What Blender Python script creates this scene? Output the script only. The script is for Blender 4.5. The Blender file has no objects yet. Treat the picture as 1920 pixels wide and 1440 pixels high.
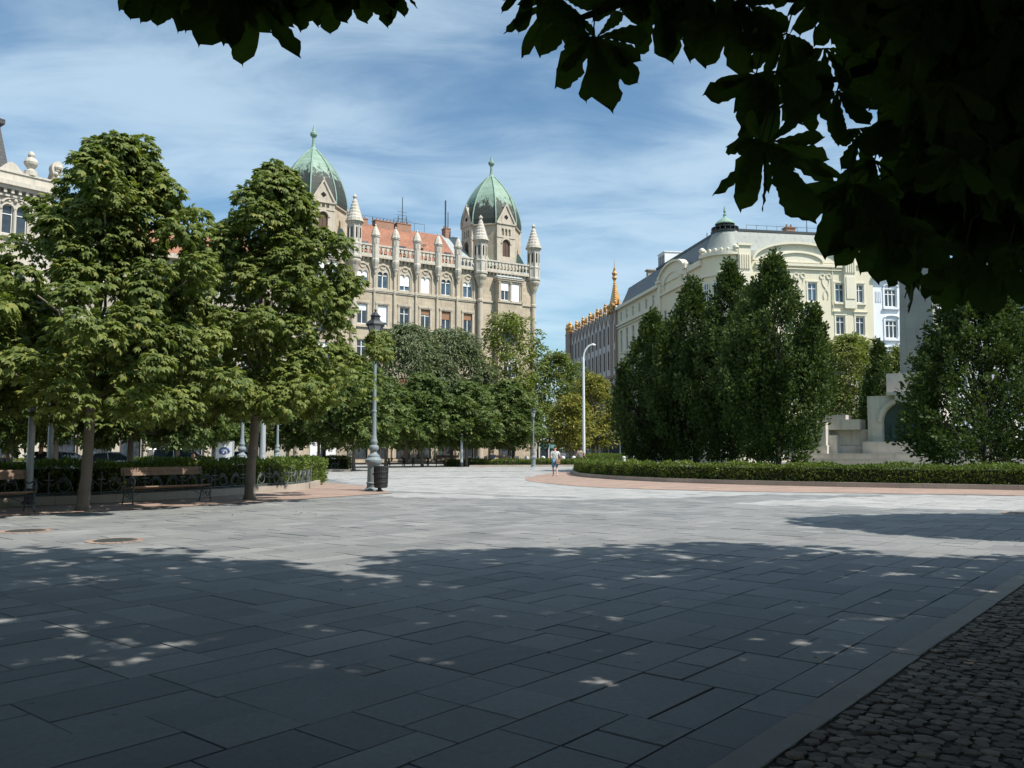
import bpy, math, random
import numpy as np
from mathutils import Vector, Matrix

R = math.radians
PI = math.pi
random.seed(7)
rng = np.random.default_rng(11)
S = bpy.context.scene
COL = S.collection

# ------------------------------------------------------------------ camera
FPX, CAMH, HOR = 1600.0, 1.5, 844.0          # focal length in photo pixels, eye height, horizon row
PITCH = math.atan((HOR - 720) / FPX)
cam = bpy.data.cameras.new('camera')
cam.lens = FPX / 1920 * 36
cam.sensor_width = 36
cam.clip_start, cam.clip_end = 0.05, 3000
camo = bpy.data.objects.new('camera', cam)
COL.objects.link(camo)
camo.location = (0, 0, CAMH)
camo.rotation_euler = (PI / 2 + PITCH, 0, 0)
S.camera = camo

# ------------------------------------------------------------------ sun, sky, exposure
SUN_AZ, SUN_EL = 118.0, 53.0                  # degrees clockwise from +Y, degrees up
SUN = Vector((math.sin(R(SUN_AZ)) * math.cos(R(SUN_EL)), math.cos(R(SUN_AZ)) * math.cos(R(SUN_EL)), math.sin(R(SUN_EL))))
sl = bpy.data.lights.new('sun', 'SUN')
sl.energy, sl.angle, sl.color = 4.6, R(0.53), (1.0, 0.955, 0.88)
so = bpy.data.objects.new('sun', sl)
COL.objects.link(so)
so.rotation_euler = SUN.to_track_quat('Z', 'Y').to_euler()
so.location = SUN * 200

W = bpy.data.worlds.new('World')
S.world = W
W.use_nodes = True
wn, wl = W.node_tree.nodes, W.node_tree.links
bg = wn['Background']
sky = wn.new('ShaderNodeTexSky')
sky.sky_type = 'NISHITA'
sky.sun_disc = False
sky.sun_elevation, sky.sun_rotation = R(SUN_EL), R(SUN_AZ)
sky.air_density, sky.dust_density, sky.ozone_density = 1.0, 0.8, 1.0
bg.inputs['Strength'].default_value = 0.105
# thin high cloud: noise over the direction projected on a flat cloud deck
tc = wn.new('ShaderNodeTexCoord')
sep = wn.new('ShaderNodeSeparateXYZ')
wl.new(tc.outputs['Generated'], sep.inputs[0])
zz = wn.new('ShaderNodeMath'); zz.operation = 'ADD'; zz.inputs[1].default_value = 0.10
wl.new(sep.outputs['Z'], zz.inputs[0])
dv = wn.new('ShaderNodeVectorMath'); dv.operation = 'DIVIDE'
cz = wn.new('ShaderNodeCombineXYZ')
for k in range(3): wl.new(zz.outputs[0], cz.inputs[k])
wl.new(tc.outputs['Generated'], dv.inputs[0]); wl.new(cz.outputs[0], dv.inputs[1])
def sky_noise(scale, stretch, rot, det, dist, off):
    mp = wn.new('ShaderNodeMapping')
    mp.inputs['Location'].default_value = off
    mp.inputs['Rotation'].default_value = (0, 0, R(rot))
    mp.inputs['Scale'].default_value = (stretch[0], stretch[1], 0.0)
    wl.new(dv.outputs[0], mp.inputs[0])
    n = wn.new('ShaderNodeTexNoise')
    n.inputs['Scale'].default_value = scale
    n.inputs['Detail'].default_value = det
    n.inputs['Roughness'].default_value = 0.60
    n.inputs['Distortion'].default_value = dist
    wl.new(mp.outputs[0], n.inputs['Vector'])
    return n.outputs['Fac']
nA = sky_noise(0.9, (1.0, 0.75), 20, 3, 0.3, (1.3, 4.1, 0))
nB = sky_noise(2.0, (0.8, 1.45), -12, 9, 0.5, (3.7, 0.6, 0))
mu = wn.new('ShaderNodeMath'); mu.operation = 'MULTIPLY_ADD'; mu.inputs[1].default_value = 0.55
wl.new(nA, mu.inputs[0])
mb_ = wn.new('ShaderNodeMath'); mb_.operation = 'MULTIPLY'; mb_.inputs[1].default_value = 0.55
wl.new(nB, mb_.inputs[0]); wl.new(mb_.outputs[0], mu.inputs[2])
cr = wn.new('ShaderNodeMapRange'); cr.interpolation_type = 'SMOOTHSTEP'
cr.inputs['From Min'].default_value, cr.inputs['From Max'].default_value = 0.39, 0.68
cr.inputs['To Max'].default_value = 0.60
wl.new(mu.outputs[0], cr.inputs['Value'])
mixc = wn.new('ShaderNodeMix'); mixc.data_type = 'RGBA'
wl.new(cr.outputs[0], mixc.inputs['Factor'])
tn = wn.new('ShaderNodeMix'); tn.data_type = 'RGBA'; tn.blend_type = 'MULTIPLY'; tn.inputs['Factor'].default_value = 1.0
wl.new(sky.outputs[0], tn.inputs['A']); tn.inputs['B'].default_value = (0.80, 1.0, 1.03, 1)
wl.new(tn.outputs['Result'], mixc.inputs['A'])
mixc.inputs['B'].default_value = (4.9, 6.2, 7.2, 1)
wl.new(mixc.outputs['Result'], bg.inputs['Color'])

vs = S.view_settings
S.display_settings.display_device = 'sRGB'
vs.view_transform, vs.look, vs.exposure, vs.gamma, vs.use_curve_mapping = 'Standard', 'None', 0.45, 1, False
S.cycles.max_bounces = 6
S.cycles.diffuse_bounces = 3
S.cycles.transparent_max_bounces = 6
S.cycles.use_denoising = True
S.cycles.caustics_reflective = S.cycles.caustics_refractive = False

# ------------------------------------------------------------------ where a pixel of the photo lies in the place
def ray(px, py):
    cx, cz = (px - 960) / FPX, (720 - py) / FPX
    return Vector((cx, math.cos(PITCH) - cz * math.sin(PITCH), math.sin(PITCH) + cz * math.cos(PITCH)))
def gp(px, py, z=0.0):                       # point on the ground
    d = ray(px, py)
    k = (z - CAMH) / d.z
    return Vector((d.x * k, d.y * k, z))
def at(px, py, Y):                           # point at depth Y
    d = ray(px, py)
    k = Y / d.y
    return Vector((d.x * k, Y, CAMH + d.z * k))
def proj(p):                                 # numpy (N,3) -> px, py, depth
    x, y, z = p[:, 0], p[:, 1], p[:, 2] - CAMH
    c, s = math.cos(PITCH), math.sin(PITCH)
    d = y * c + z * s
    v = -y * s + z * c
    dd = np.where(np.abs(d) < 1e-6, 1e-6, d)
    return 960 + FPX * x / dd, 720 - FPX * v / dd, d

# ------------------------------------------------------------------ materials
MATS = {}
def new_mat(name):
    m = bpy.data.materials.new(name)
    m.use_nodes = True
    return m, m.node_tree.nodes, m.node_tree.links, m.node_tree.nodes['Principled BSDF']
def ramp(n, l, src, stops):
    r = n.new('ShaderNodeValToRGB')
    el = r.color_ramp.elements
    while len(el) < len(stops): el.new(0.5)
    for e, (p, c) in zip(el, stops):
        e.position = p; e.color = (*c, 1) if len(c) == 3 else c
    l.new(src, r.inputs[0])
    return r.outputs[0]
def mixrgb(n, l, fac, a, b, mode='MIX'):
    m = n.new('ShaderNodeMix'); m.data_type = 'RGBA'; m.blend_type = mode
    for sock, val in (('Factor', fac), ('A', a), ('B', b)):
        if isinstance(val, (int, float)): m.inputs[sock].default_value = val
        elif isinstance(val, tuple): m.inputs[sock].default_value = (*val, 1)
        else: l.new(val, m.inputs[sock])
    return m.outputs['Result']
def noise(n, l, vec, scale, det=4, rough=0.55, dist=0.0):
    t = n.new('ShaderNodeTexNoise')
    t.inputs['Scale'].default_value = scale; t.inputs['Detail'].default_value = det
    t.inputs['Roughness'].default_value = rough; t.inputs['Distortion'].default_value = dist
    if vec is not None: l.new(vec, t.inputs['Vector'])
    return t.outputs['Fac']
def mapping(n, l, vec, scale=(1, 1, 1), rot=(0, 0, 0), loc=(0, 0, 0)):
    m = n.new('ShaderNodeMapping')
    m.inputs['Scale'].default_value = scale; m.inputs['Rotation'].default_value = rot; m.inputs['Location'].default_value = loc
    l.new(vec, m.inputs[0])
    return m.outputs[0]
def coords(n, kind='Object'):
    return n.new('ShaderNodeTexCoord').outputs[kind]
def bump(n, l, b, h, strength=0.3, dist=0.02):
    k = n.new('ShaderNodeBump')
    k.inputs['Strength'].default_value = strength; k.inputs['Distance'].default_value = dist
    l.new(h, k.inputs['Height']); l.new(k.outputs[0], b.inputs['Normal'])
def scale3(c, k): return tuple(min(1, x * k) for x in c)

def mat(name, color, rough=0.7, var=0.18, scale=3.0, fine=30.0, bmp=0.15, metal=0.0, streak=0.0, spec=0.4):
    """painted or natural surface: large blotches, fine grain, optional vertical weather streaks"""
    if name in MATS: return MATS[name]
    m, n, l, b = new_mat(name)
    co = coords(n)
    a = noise(n, l, co, scale, 5)
    f = noise(n, l, co, fine, 3)
    c = ramp(n, l, a, [(0.25, scale3(color, 1 - var)), (0.75, scale3(color, 1 + var))])
    c = mixrgb(n, l, 0.35, c, ramp(n, l, f, [(0.3, scale3(color, 1 - var)), (0.7, scale3(color, 1 + var))]))
    if streak:
        s = noise(n, l, mapping(n, l, co, (2.2, 2.2, 0.12)), 2.0, 4)
        c = mixrgb(n, l, ramp(n, l, s, [(0.5, (0, 0, 0)), (0.72, (streak,) * 3)]), c, scale3(color, 0.42))
    l.new(c, b.inputs['Base Color'])
    b.inputs['Roughness'].default_value = rough
    b.inputs['Metallic'].default_value = metal
    b.inputs['Specular IOR Level'].default_value = spec
    if bmp: bump(n, l, b, f, bmp, 0.02)
    MATS[name] = m
    return m

def ashlar(name, c1, c2, mortar, bw=0.95, rh=0.45, soft=0.5, rough=0.85, ms=0.008, streak=0.25):
    """stone blocks laid in courses on the wall's own (along, up) coordinates"""
    if name in MATS: return MATS[name]
    m, n, l, b = new_mat(name)
    uv = coords(n, 'UV')
    br = n.new('ShaderNodeTexBrick')
    l.new(uv, br.inputs['Vector'])
    br.inputs['Color1'].default_value = (*c1, 1); br.inputs['Color2'].default_value = (*c2, 1)
    br.inputs['Mortar'].default_value = (*mortar, 1)
    br.inputs['Scale'].default_value = 1.0; br.inputs['Mortar Size'].default_value = ms
    br.inputs['Mortar Smooth'].default_value = 0.3; br.inputs['Bias'].default_value = 0.0
    br.inputs['Brick Width'].default_value = bw; br.inputs['Row Height'].default_value = rh
    mid = tuple((x + y) / 2 for x, y in zip(c1, c2))
    c = mixrgb(n, l, soft, br.outputs['Color'], mid)
    a = noise(n, l, uv, 0.35, 6, 0.6)
    c = mixrgb(n, l, 0.8, c, ramp(n, l, a, [(0.3, (0.72, 0.70, 0.68)), (0.72, (1.12, 1.10, 1.06))]), 'MULTIPLY')
    s = noise(n, l, mapping(n, l, uv, (1.6, 0.10, 1)), 1.6, 5)
    c = mixrgb(n, l, ramp(n, l, s, [(0.52, (0, 0, 0)), (0.75, (streak,) * 3)]), c, scale3(mid, 0.38))
    l.new(c, b.inputs['Base Color'])
    b.inputs['Roughness'].default_value = rough
    bump(n, l, b, noise(n, l, uv, 6, 5), 0.25, 0.03)
    MATS[name] = m
    return m

def leaf_mat(name, dark, light, odd=None, trans=0.25, rough=0.5, spec=0.25):
    if name in MATS: return MATS[name]
    m, n, l, b = new_mat(name)
    g = n.new('ShaderNodeNewGeometry')
    stops = [(0.0, dark), (0.75, light)]
    if odd: stops += [(0.86, light), (1.0, odd)]
    c = ramp(n, l, g.outputs['Random Per Island'], stops)
    big = noise(n, l, coords(n), 0.7, 2)
    c = mixrgb(n, l, 0.7, c, ramp(n, l, big, [(0.3, (0.75, 0.8, 0.75)), (0.7, (1.2, 1.15, 1.0))]), 'MULTIPLY')
    l.new(c, b.inputs['Base Color'])
    b.inputs['Roughness'].default_value = rough
    b.inputs['Specular IOR Level'].default_value = spec
    t = n.new('ShaderNodeBsdfTranslucent')
    tc2 = mixrgb(n, l, 1.0, c, (1.15, 1.25, 0.55), 'MULTIPLY')
    l.new(tc2, t.inputs['Color'])
    ms = n.new('ShaderNodeMixShader'); ms.inputs[0].default_value = trans
    l.new(b.outputs[0], ms.inputs[1]); l.new(t.outputs[0], ms.inputs[2])
    l.new(ms.outputs[0], n['Material Output'].inputs['Surface'])
    MATS[name] = m
    return m

def glass_mat(name='window_glass', color=(0.03, 0.04, 0.05), rough=0.06):
    if name in MATS: return MATS[name]
    m, n, l, b = new_mat(name)
    c = ramp(n, l, noise(n, l, coords(n), 0.9, 3), [(0.3, scale3(color, 0.5)), (0.7, scale3(color, 1.8))])
    l.new(c, b.inputs['Base Color'])
    b.inputs['Roughness'].default_value = rough
    b.inputs['Specular IOR Level'].default_value = 0.7
    MATS[name] = m
    return m

# ------------------------------------------------------------------ objects
def tag(o, label=None, cat=None, group=None, kind=None):
    if label: o['label'] = label
    if cat: o['category'] = cat
    if group: o['group'] = group
    if kind: o['kind'] = kind
    return o
def thing(name, loc, label, cat, group=None, rz=0.0):
    o = bpy.data.objects.new(name, None)
    o.empty_display_size = 0.3
    COL.objects.link(o)
    o.location = loc; o.rotation_euler = (0, 0, rz)
    return tag(o, label, cat, group)
def children(o): return [c for c in bpy.data.objects if c.parent == o]
KIDS = {}
def copy_tree(o, parent=None):
    c = o.copy()
    COL.objects.link(c)
    c.parent = parent
    for ch in KIDS.get(o.name, []):
        k = copy_tree(ch, c)
        KIDS.setdefault(c.name, []).append(k)
    return c
def again(src, loc, rz=0.0, sc=(1, 1, 1), label=None, group=None):
    c = copy_tree(src)
    c.location = loc; c.rotation_euler = (0, 0, rz); c.scale = sc
    if label: c['label'] = label
    if group: c['group'] = group
    return c
def link(name, me, m, parent=None, smooth=False, label=None):
    o = bpy.data.objects.new(name, me)
    COL.objects.link(o)
    for k in (m if isinstance(m, (list, tuple)) else [m]): me.materials.append(k)
    if smooth:
        me.polygons.foreach_set('use_smooth', np.ones(len(me.polygons), dtype=bool))
    if parent is not None:
        o.parent = parent
        KIDS.setdefault(parent.name, []).append(o)
    if label: o['label'] = label
    return o
def org(parent):                              # world origin of a chain of parents (build time: no rotation yet)
    v = Vector((0, 0, 0))
    while parent is not None:
        v += Vector(parent.location); parent = parent.parent
    return v

class Frame:
    """local axes: u along a wall, w outward, z up"""
    def __init__(s, o=(0, 0, 0), u=(1, 0), n=None):
        s.o = Vector((o[0], o[1], o[2] if len(o) > 2 else 0))
        L = math.hypot(*u); s.u = Vector((u[0] / L, u[1] / L, 0))
        s.n = Vector((-s.u.y, s.u.x, 0)) if n is None else Vector((n[0], n[1], 0)).normalized()
    def __call__(s, u, w, z): return s.o + s.u * u + s.n * w + Vector((0, 0, z))
WORLD = Frame((0, 0, 0), (1, 0), (0, 1))

class MB:
    def __init__(s, fr=WORLD): s.fr, s.v, s.f, s.uv, s.mi = fr, [], [], [], []
    def add(s, pts, faces, mi=0):
        b = len(s.v)
        for p in pts:
            s.v.append(s.fr(*p)); s.uv.append((p[0] + p[1], p[2]))
        for f in faces: s.f.append(tuple(b + i for i in f)); s.mi.append(mi)
        return s
    def box(s, u0, u1, w0, w1, z0, z1, mi=0):
        p = [(u, w, z) for z in (z0, z1) for w in (w0, w1) for u in (u0, u1)]
        return s.add(p, [(0, 2, 3, 1), (4, 5, 7, 6), (0, 1, 5, 4), (2, 6, 7, 3), (0, 4, 6, 2), (1, 3, 7, 5)], mi)
    def taper(s, a, b, z0, z1, mi=0):          # a, b = (u0,u1,w0,w1) below and above
        p = [(a[i], a[2 + j], z0) for j in (0, 1) for i in (0, 1)] + [(b[i], b[2 + j], z1) for j in (0, 1) for i in (0, 1)]
        return s.add(p, [(0, 2, 3, 1), (4, 5, 7, 6), (0, 1, 5, 4), (2, 6, 7, 3), (0, 4, 6, 2), (1, 3, 7, 5)], mi)
    def quad(s, *p, mi=0): return s.add(p, [tuple(range(len(p)))], mi)
    def prism(s, poly, w0, w1, mi=0):          # poly of (u, z) pushed along w
        n = len(poly)
        p = [(u, w0, z) for u, z in poly] + [(u, w1, z) for u, z in poly]
        return s.add(p, [tuple(range(n)), tuple(range(2 * n - 1, n - 1, -1))] + [(i, (i + 1) % n, n + (i + 1) % n, n + i) for i in range(n)], mi)
    def slab(s, poly, z0, z1, mi=0):           # poly of (u, w) pushed along z
        n = len(poly)
        p = [(u, w, z0) for u, w in poly] + [(u, w, z1) for u, w in poly]
        return s.add(p, [tuple(range(n - 1, -1, -1)), tuple(range(n, 2 * n))] + [(i, (i + 1) % n, n + (i + 1) % n, n + i) for i in range(n)], mi)
    def lathe(s, u, w, prof, seg=12, a0=0.0, mi=0, flat=1.0):
        p, f = [], []
        for r, z in prof:
            for k in range(seg):
                a = a0 + 2 * PI * k / seg
                p.append((u + r * math.cos(a), w + r * math.sin(a) * flat, z))
        for i in range(len(prof) - 1):
            for k in range(seg):
                k2 = (k + 1) % seg
                f.append((i * seg + k, i * seg + k2, (i + 1) * seg + k2, (i + 1) * seg + k))
        f.append(tuple(range(seg - 1, -1, -1)))
        f.append(tuple((len(prof) - 1) * seg + k for k in range(seg)))
        return s.add(p, f, mi)
    def tube(s, path, r, seg=6, mi=0):
        path = [Vector(p) for p in path]
        rs = r if isinstance(r, (list, tuple)) else [r] * len(path)
        p, f = [], []
        ref = None
        for i, c in enumerate(path):
            t = (path[min(i + 1, len(path) - 1)] - path[max(i - 1, 0)])
            t = t.normalized() if t.length > 1e-9 else Vector((0, 0, 1))
            if ref is None: ref = t.orthogonal().normalized()
            ref = (ref - t * ref.dot(t))
            ref = ref.normalized() if ref.length > 1e-6 else t.orthogonal().normalized()
            o = t.cross(ref)
            for k in range(seg):
                a = 2 * PI * k / seg
                p.append(tuple(c + (ref * math.cos(a) + o * math.sin(a)) * rs[i]))
        for i in range(len(path) - 1):
            for k in range(seg):
                k2 = (k + 1) % seg
                f.append((i * seg + k, i * seg + k2, (i + 1) * seg + k2, (i + 1) * seg + k))
        f.append(tuple(range(seg - 1, -1, -1)))
        f.append(tuple((len(path) - 1) * seg + k for k in range(seg)))
        return s.add(p, f, mi)
    def ball(s, u, w, z, r, seg=10, rings=6, mi=0, sz=1.0):
        pr = [(max(0.004, r * math.sin(PI * i / rings)), z - r * sz * math.cos(PI * i / rings)) for i in range(rings + 1)]
        return s.lathe(u, w, pr, seg, mi=mi)
    def arch_fill(s, u0, u1, zs, zt, w0, w1, n=8, k=1.0):   # plate u0..u1, zs..zt with a round-headed opening springing at zs
        c, r = (u0 + u1) / 2, (u1 - u0) / 2
        for i in range(n):
            a, b = PI - PI * i / n, PI - PI * (i + 1) / n
            ua, za = c + r * math.cos(a), zs + r * k * math.sin(a)
            ub, zb = c + r * math.cos(b), zs + r * k * math.sin(b)
            s.add([(ua, w0, za), (ub, w0, zb), (ub, w0, zt), (ua, w0, zt), (ua, w1, za), (ub, w1, zb), (ub, w1, zt), (ua, w1, zt)],
                  [(0, 1, 2, 3), (4, 7, 6, 5), (0, 4, 5, 1)])
        return s
    def arch_band(s, c, zs, r0, r1, w0, w1, n=10, k=1.0, a0=0.0, a1=PI):     # raised arch moulding
        for i in range(n):
            a, b = a0 + (a1 - a0) * i / n, a0 + (a1 - a0) * (i + 1) / n
            q = [(c + r * math.cos(t), zs + r * k * math.sin(t)) for t in (a, b) for r in (r0, r1)]
            s.prism([q[0], q[1], q[3], q[2]], w0, w1)
        return s
    def wall(s, u0, u1, z0, z1, holes=(), w=0.0, depth=0.3, mi=0):
        """a wall face with rectangular openings and their reveals; holes = (u0,u1,z0,z1)"""
        us = sorted({u0, u1, *[h[0] for h in holes], *[h[1] for h in holes]})
        zs = sorted({z0, z1, *[h[2] for h in holes], *[h[3] for h in holes]})
        us = [x for x in us if u0 - 1e-6 <= x <= u1 + 1e-6]; zs = [x for x in zs if z0 - 1e-6 <= x <= z1 + 1e-6]
        for a, b in zip(us, us[1:]):
            for c, d in zip(zs, zs[1:]):
                mu_, mz = (a + b) / 2, (c + d) / 2
                if any(h[0] < mu_ < h[1] and h[2] < mz < h[3] for h in holes): continue
                s.quad((a, w, c), (b, w, c), (b, w, d), (a, w, d), mi=mi)
        for a, b, c, d in holes:
            e = w - depth
            s.quad((a, w, c), (a, e, c), (a, e, d), (a, w, d), mi=mi); s.quad((b, w, c), (b, w, d), (b, e, d), (b, e, c), mi=mi)
            s.quad((a, w, d), (a, e, d), (b, e, d), (b, w, d), mi=mi); s.quad((a, w, c), (b, w, c), (b, e, c), (a, e, c), mi=mi)
        return s
    def build(s, name, m, parent=None, smooth=False, label=None):
        me = bpy.data.meshes.new(name)
        o = org(parent)
        me.from_pydata([tuple(v - o) for v in s.v], [], s.f)
        uvl = me.uv_layers.new(name='UVMap')
        li = np.zeros(len(me.loops), dtype=np.int32)
        me.loops.foreach_get('vertex_index', li)
        uvl.data.foreach_set('uv', np.array(s.uv, dtype=np.float32)[li].ravel())
        if any(s.mi): me.polygons.foreach_set('material_index', np.array(s.mi, dtype=np.int32))
        return link(name, me, m, parent, smooth, label)

def np_mesh(name, V, F, m, parent=None, mi=None, smooth=False, label=None):
    """V (N,3), F (M,k) all faces of k corners"""
    me = bpy.data.meshes.new(name)
    k = F.shape[1]
    V = np.asarray(V, dtype=np.float64) - np.array(org(parent))
    me.vertices.add(len(V)); me.vertices.foreach_set('co', V.astype(np.float32).ravel())
    me.loops.add(F.size); me.loops.foreach_set('vertex_index', F.astype(np.int32).ravel())
    me.polygons.add(len(F)); me.polygons.foreach_set('loop_start', np.arange(0, F.size, k, dtype=np.int32))
    if mi is not None: me.polygons.foreach_set('material_index', np.asarray(mi, dtype=np.int32))
    me.update(calc_edges=True)
    if not smooth: me.polygons.foreach_set('use_smooth', np.zeros(len(F), dtype=bool))
    return link(name, me, m, parent, smooth, label)

def bez(pts, n=10):                           # smooth path through points (Catmull-Rom)
    P = [Vector(p) for p in pts]
    P = [P[0] * 2 - P[1]] + P + [P[-1] * 2 - P[-2]]
    out = []
    for i in range(1, len(P) - 2):
        for k in range(n):
            t = k / n
            a, b, c, d = P[i - 1], P[i], P[i + 1], P[i + 2]
            out.append(0.5 * ((2 * b) + (c - a) * t + (2 * a - 5 * b + 4 * c - d) * t * t + (3 * b - a - 3 * c + d) * t ** 3))
    out.append(P[-2])
    return out
# ================================================================== ground, paving, beds
M_paving = None
def paving_mat(name, c0, c1, c2):
    m, n, l, b = new_mat(name)
    g = n.new('ShaderNodeNewGeometry')
    c = ramp(n, l, g.outputs['Random Per Island'], [(0.0, c0), (0.5, c1), (0.9, c1), (1.0, c2)])
    co = coords(n)
    c = mixrgb(n, l, 0.85, c, ramp(n, l, noise(n, l, co, 0.55, 6, 0.6), [(0.3, (0.80, 0.80, 0.80)), (0.7, (1.14, 1.14, 1.13))]), 'MULTIPLY')
    c = mixrgb(n, l, 0.8, c, ramp(n, l, noise(n, l, co, 26, 6, 0.7), [(0.3, (0.80, 0.80, 0.80)), (0.7, (1.16, 1.16, 1.16))]), 'MULTIPLY')
    sp = noise(n, l, co, 3.1, 6, 0.7, 0.6)
    c = mixrgb(n, l, ramp(n, l, sp, [(0.56, (0, 0, 0)), (0.72, (0.45,) * 3)]), c, scale3(c1, 0.6))
    vo = n.new('ShaderNodeTexVoronoi'); vo.inputs['Scale'].default_value = 1.5; l.new(co, vo.inputs['Vector'])
    c = mixrgb(n, l, ramp(n, l, vo.outputs['Distance'], [(0.030, (0.55,) * 3), (0.042, (0, 0, 0))]), c, scale3(c1, 0.38))
    wr = noise(n, l, co, 1.1, 8, 0.75, 1.2)
    c = mixrgb(n, l, ramp(n, l, wr, [(0.58, (0, 0, 0)), (0.66, (0.28,) * 3)]), c, scale3(c1, 1.45))
    l.new(c, b.inputs['Base Color'])
    b.inputs['Roughness'].default_value = 0.72
    b.inputs['Specular IOR Level'].default_value = 0.3
    bump(n, l, b, noise(n, l, co, 60, 5, 0.7), 0.25, 0.006)
    return m
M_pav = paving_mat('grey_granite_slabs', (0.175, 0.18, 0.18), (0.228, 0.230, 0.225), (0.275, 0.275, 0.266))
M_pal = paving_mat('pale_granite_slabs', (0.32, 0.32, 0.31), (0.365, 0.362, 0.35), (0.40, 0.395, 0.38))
M_kerb = mat('kerb_granite', (0.31, 0.285, 0.25), 0.85, 0.16, 2.5, 90, 0.3)
M_joint = mat('dark_joint_soil', (0.035, 0.034, 0.032), 0.95, 0.3, 4, 60)
M_asph = mat('asphalt', (0.06, 0.06, 0.062), 0.9, 0.2, 1.0, 80)

# one sheet to the horizon
mb = MB(); mb.quad((-900, -60, -0.03), (900, -60, -0.03), (900, 1500, -0.03), (-900, 1500, -0.03))
tag(mb.build('ground', M_joint), kind='structure')

A = Vector((0.635, 0.773, 0)); B = Vector((0.773, -0.635, 0))     # the two directions of the slab courses
def ab(p): return (p.dot(A), p.dot(B))
def inside(poly, x, y):
    r = np.zeros(len(x), dtype=bool)
    n = len(poly)
    for i in range(n):
        x1, y1 = poly[i][0], poly[i][1]; x2, y2 = poly[(i + 1) % n][0], poly[(i + 1) % n][1]
        c = ((y1 > y) != (y2 > y)) & (x < (x2 - x1) * (y - y1) / (y2 - y1 + 1e-12) + x1)
        r ^= c
    return r
KB = ab(gp(1680, 1240))[1]            # kerb line (edge of the cobbled tree bed), constant along B
KBI = KB - 0.10; KBO = KB + 0.10

# slabs: courses along A, 0.42 wide, lengths mixed, each a thin stone with its own tilt
rowh = 0.84
rows = np.arange(KBI - 0.30, KBI - 75, -rowh)
cen, hl, hw = [], [], []
r2 = np.random.default_rng(5)
for i, b0 in enumerate(rows):
    wdt = 0.30 if i == 0 else rowh
    bc = (KBI - 0.15) if i == 0 else (b0 + rowh / 2 - rowh)
    if i > 0: bc = KBI - 0.30 - (i - 0.5) * rowh
    a = -30.0 - r2.random() * 0.8
    while a < 115:
        L = r2.choice([0.5, 0.66, 0.85, 0.85, 1.0])
        q = r2.random()
        cut = None if (i == 0 or q < 0.16) else (0.42 if q < 0.6 else r2.choice([0.30, 0.54]))
        for lo_, hi_ in (((0, wdt),) if cut is None else ((0, cut), (cut, wdt))):
            mid_ = bc - wdt / 2 + (lo_ + hi_) / 2
            if hi_ - lo_ > 0.45 and L > 0.9 or (cut is not None and r2.random() < 0.12):
                k_ = r2.choice([0.4, 0.5, 0.6]) * L
                cen += [(a + k_ / 2, mid_), (a + k_ + (L - k_) / 2, mid_)]; hl += [k_ / 2, (L - k_) / 2]; hw += [(hi_ - lo_) / 2] * 2
            else:
                cen.append((a + L / 2, mid_)); hl.append(L / 2); hw.append((hi_ - lo_) / 2)
        a += L
cen = np.array(cen); hl = np.array(hl); hw = np.array(hw)
X = cen[:, 0] * A.x + cen[:, 1] * B.x; Y = cen[:, 0] * A.y + cen[:, 1] * B.y
keep = (Y > -6) & (Y < 92) & (X > -62) & (X < 60) & (np.abs(X) < 14 + Y * 0.9)
cen, hl, hw, X, Y = cen[keep], hl[keep], hw[keep], X[keep], Y[keep]
N = len(X)
gap = 0.0035 + 0.003 * r2.random(N)
gap = np.where(r2.random(N) < 0.22, gap + 0.006, gap)
zb = r2.normal(0, 0.0016, N)
ta, tb = r2.normal(0, 0.0022, N), r2.normal(0, 0.0022, N)
sg = np.array([(-1, -1), (1, -1), (1, 1), (-1, 1)], dtype=float)
V = np.zeros((N, 8, 3))
for k in range(4):
    da, db = sg[k, 0] * (hl - gap), sg[k, 1] * (hw - gap)
    aa, bb = cen[:, 0] + da, cen[:, 1] + db
    V[:, k, 0] = aa * A.x + bb * B.x; V[:, k, 1] = aa * A.y + bb * B.y
    V[:, k, 2] = zb + da * ta + db * tb
    V[:, k + 4] = V[:, k]; V[:, k + 4, 2] = -0.028
base = (np.arange(N) * 8)[:, None, None]
ff = np.array([(0, 1, 2, 3), (0, 4, 5, 1), (1, 5, 6, 2), (2, 6, 7, 3), (3, 7, 4, 0)])
F = (base + ff[None]).reshape(-1, 4)
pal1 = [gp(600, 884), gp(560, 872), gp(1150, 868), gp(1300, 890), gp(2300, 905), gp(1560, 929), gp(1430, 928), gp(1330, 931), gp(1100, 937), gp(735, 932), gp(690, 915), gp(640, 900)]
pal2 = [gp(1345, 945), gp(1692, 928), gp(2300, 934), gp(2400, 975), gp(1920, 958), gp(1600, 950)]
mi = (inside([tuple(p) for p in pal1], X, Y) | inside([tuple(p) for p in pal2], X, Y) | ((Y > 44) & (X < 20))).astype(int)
# two courses of dark slabs run through the far, pale part of the square
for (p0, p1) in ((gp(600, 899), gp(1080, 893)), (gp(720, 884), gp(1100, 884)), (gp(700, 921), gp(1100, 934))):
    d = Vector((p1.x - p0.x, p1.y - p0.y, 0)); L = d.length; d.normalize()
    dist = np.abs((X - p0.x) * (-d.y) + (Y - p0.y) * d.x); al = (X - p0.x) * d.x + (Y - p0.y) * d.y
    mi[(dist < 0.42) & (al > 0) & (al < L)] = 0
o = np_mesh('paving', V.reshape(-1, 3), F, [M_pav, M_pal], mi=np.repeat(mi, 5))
tag(o, kind='structure')

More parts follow.
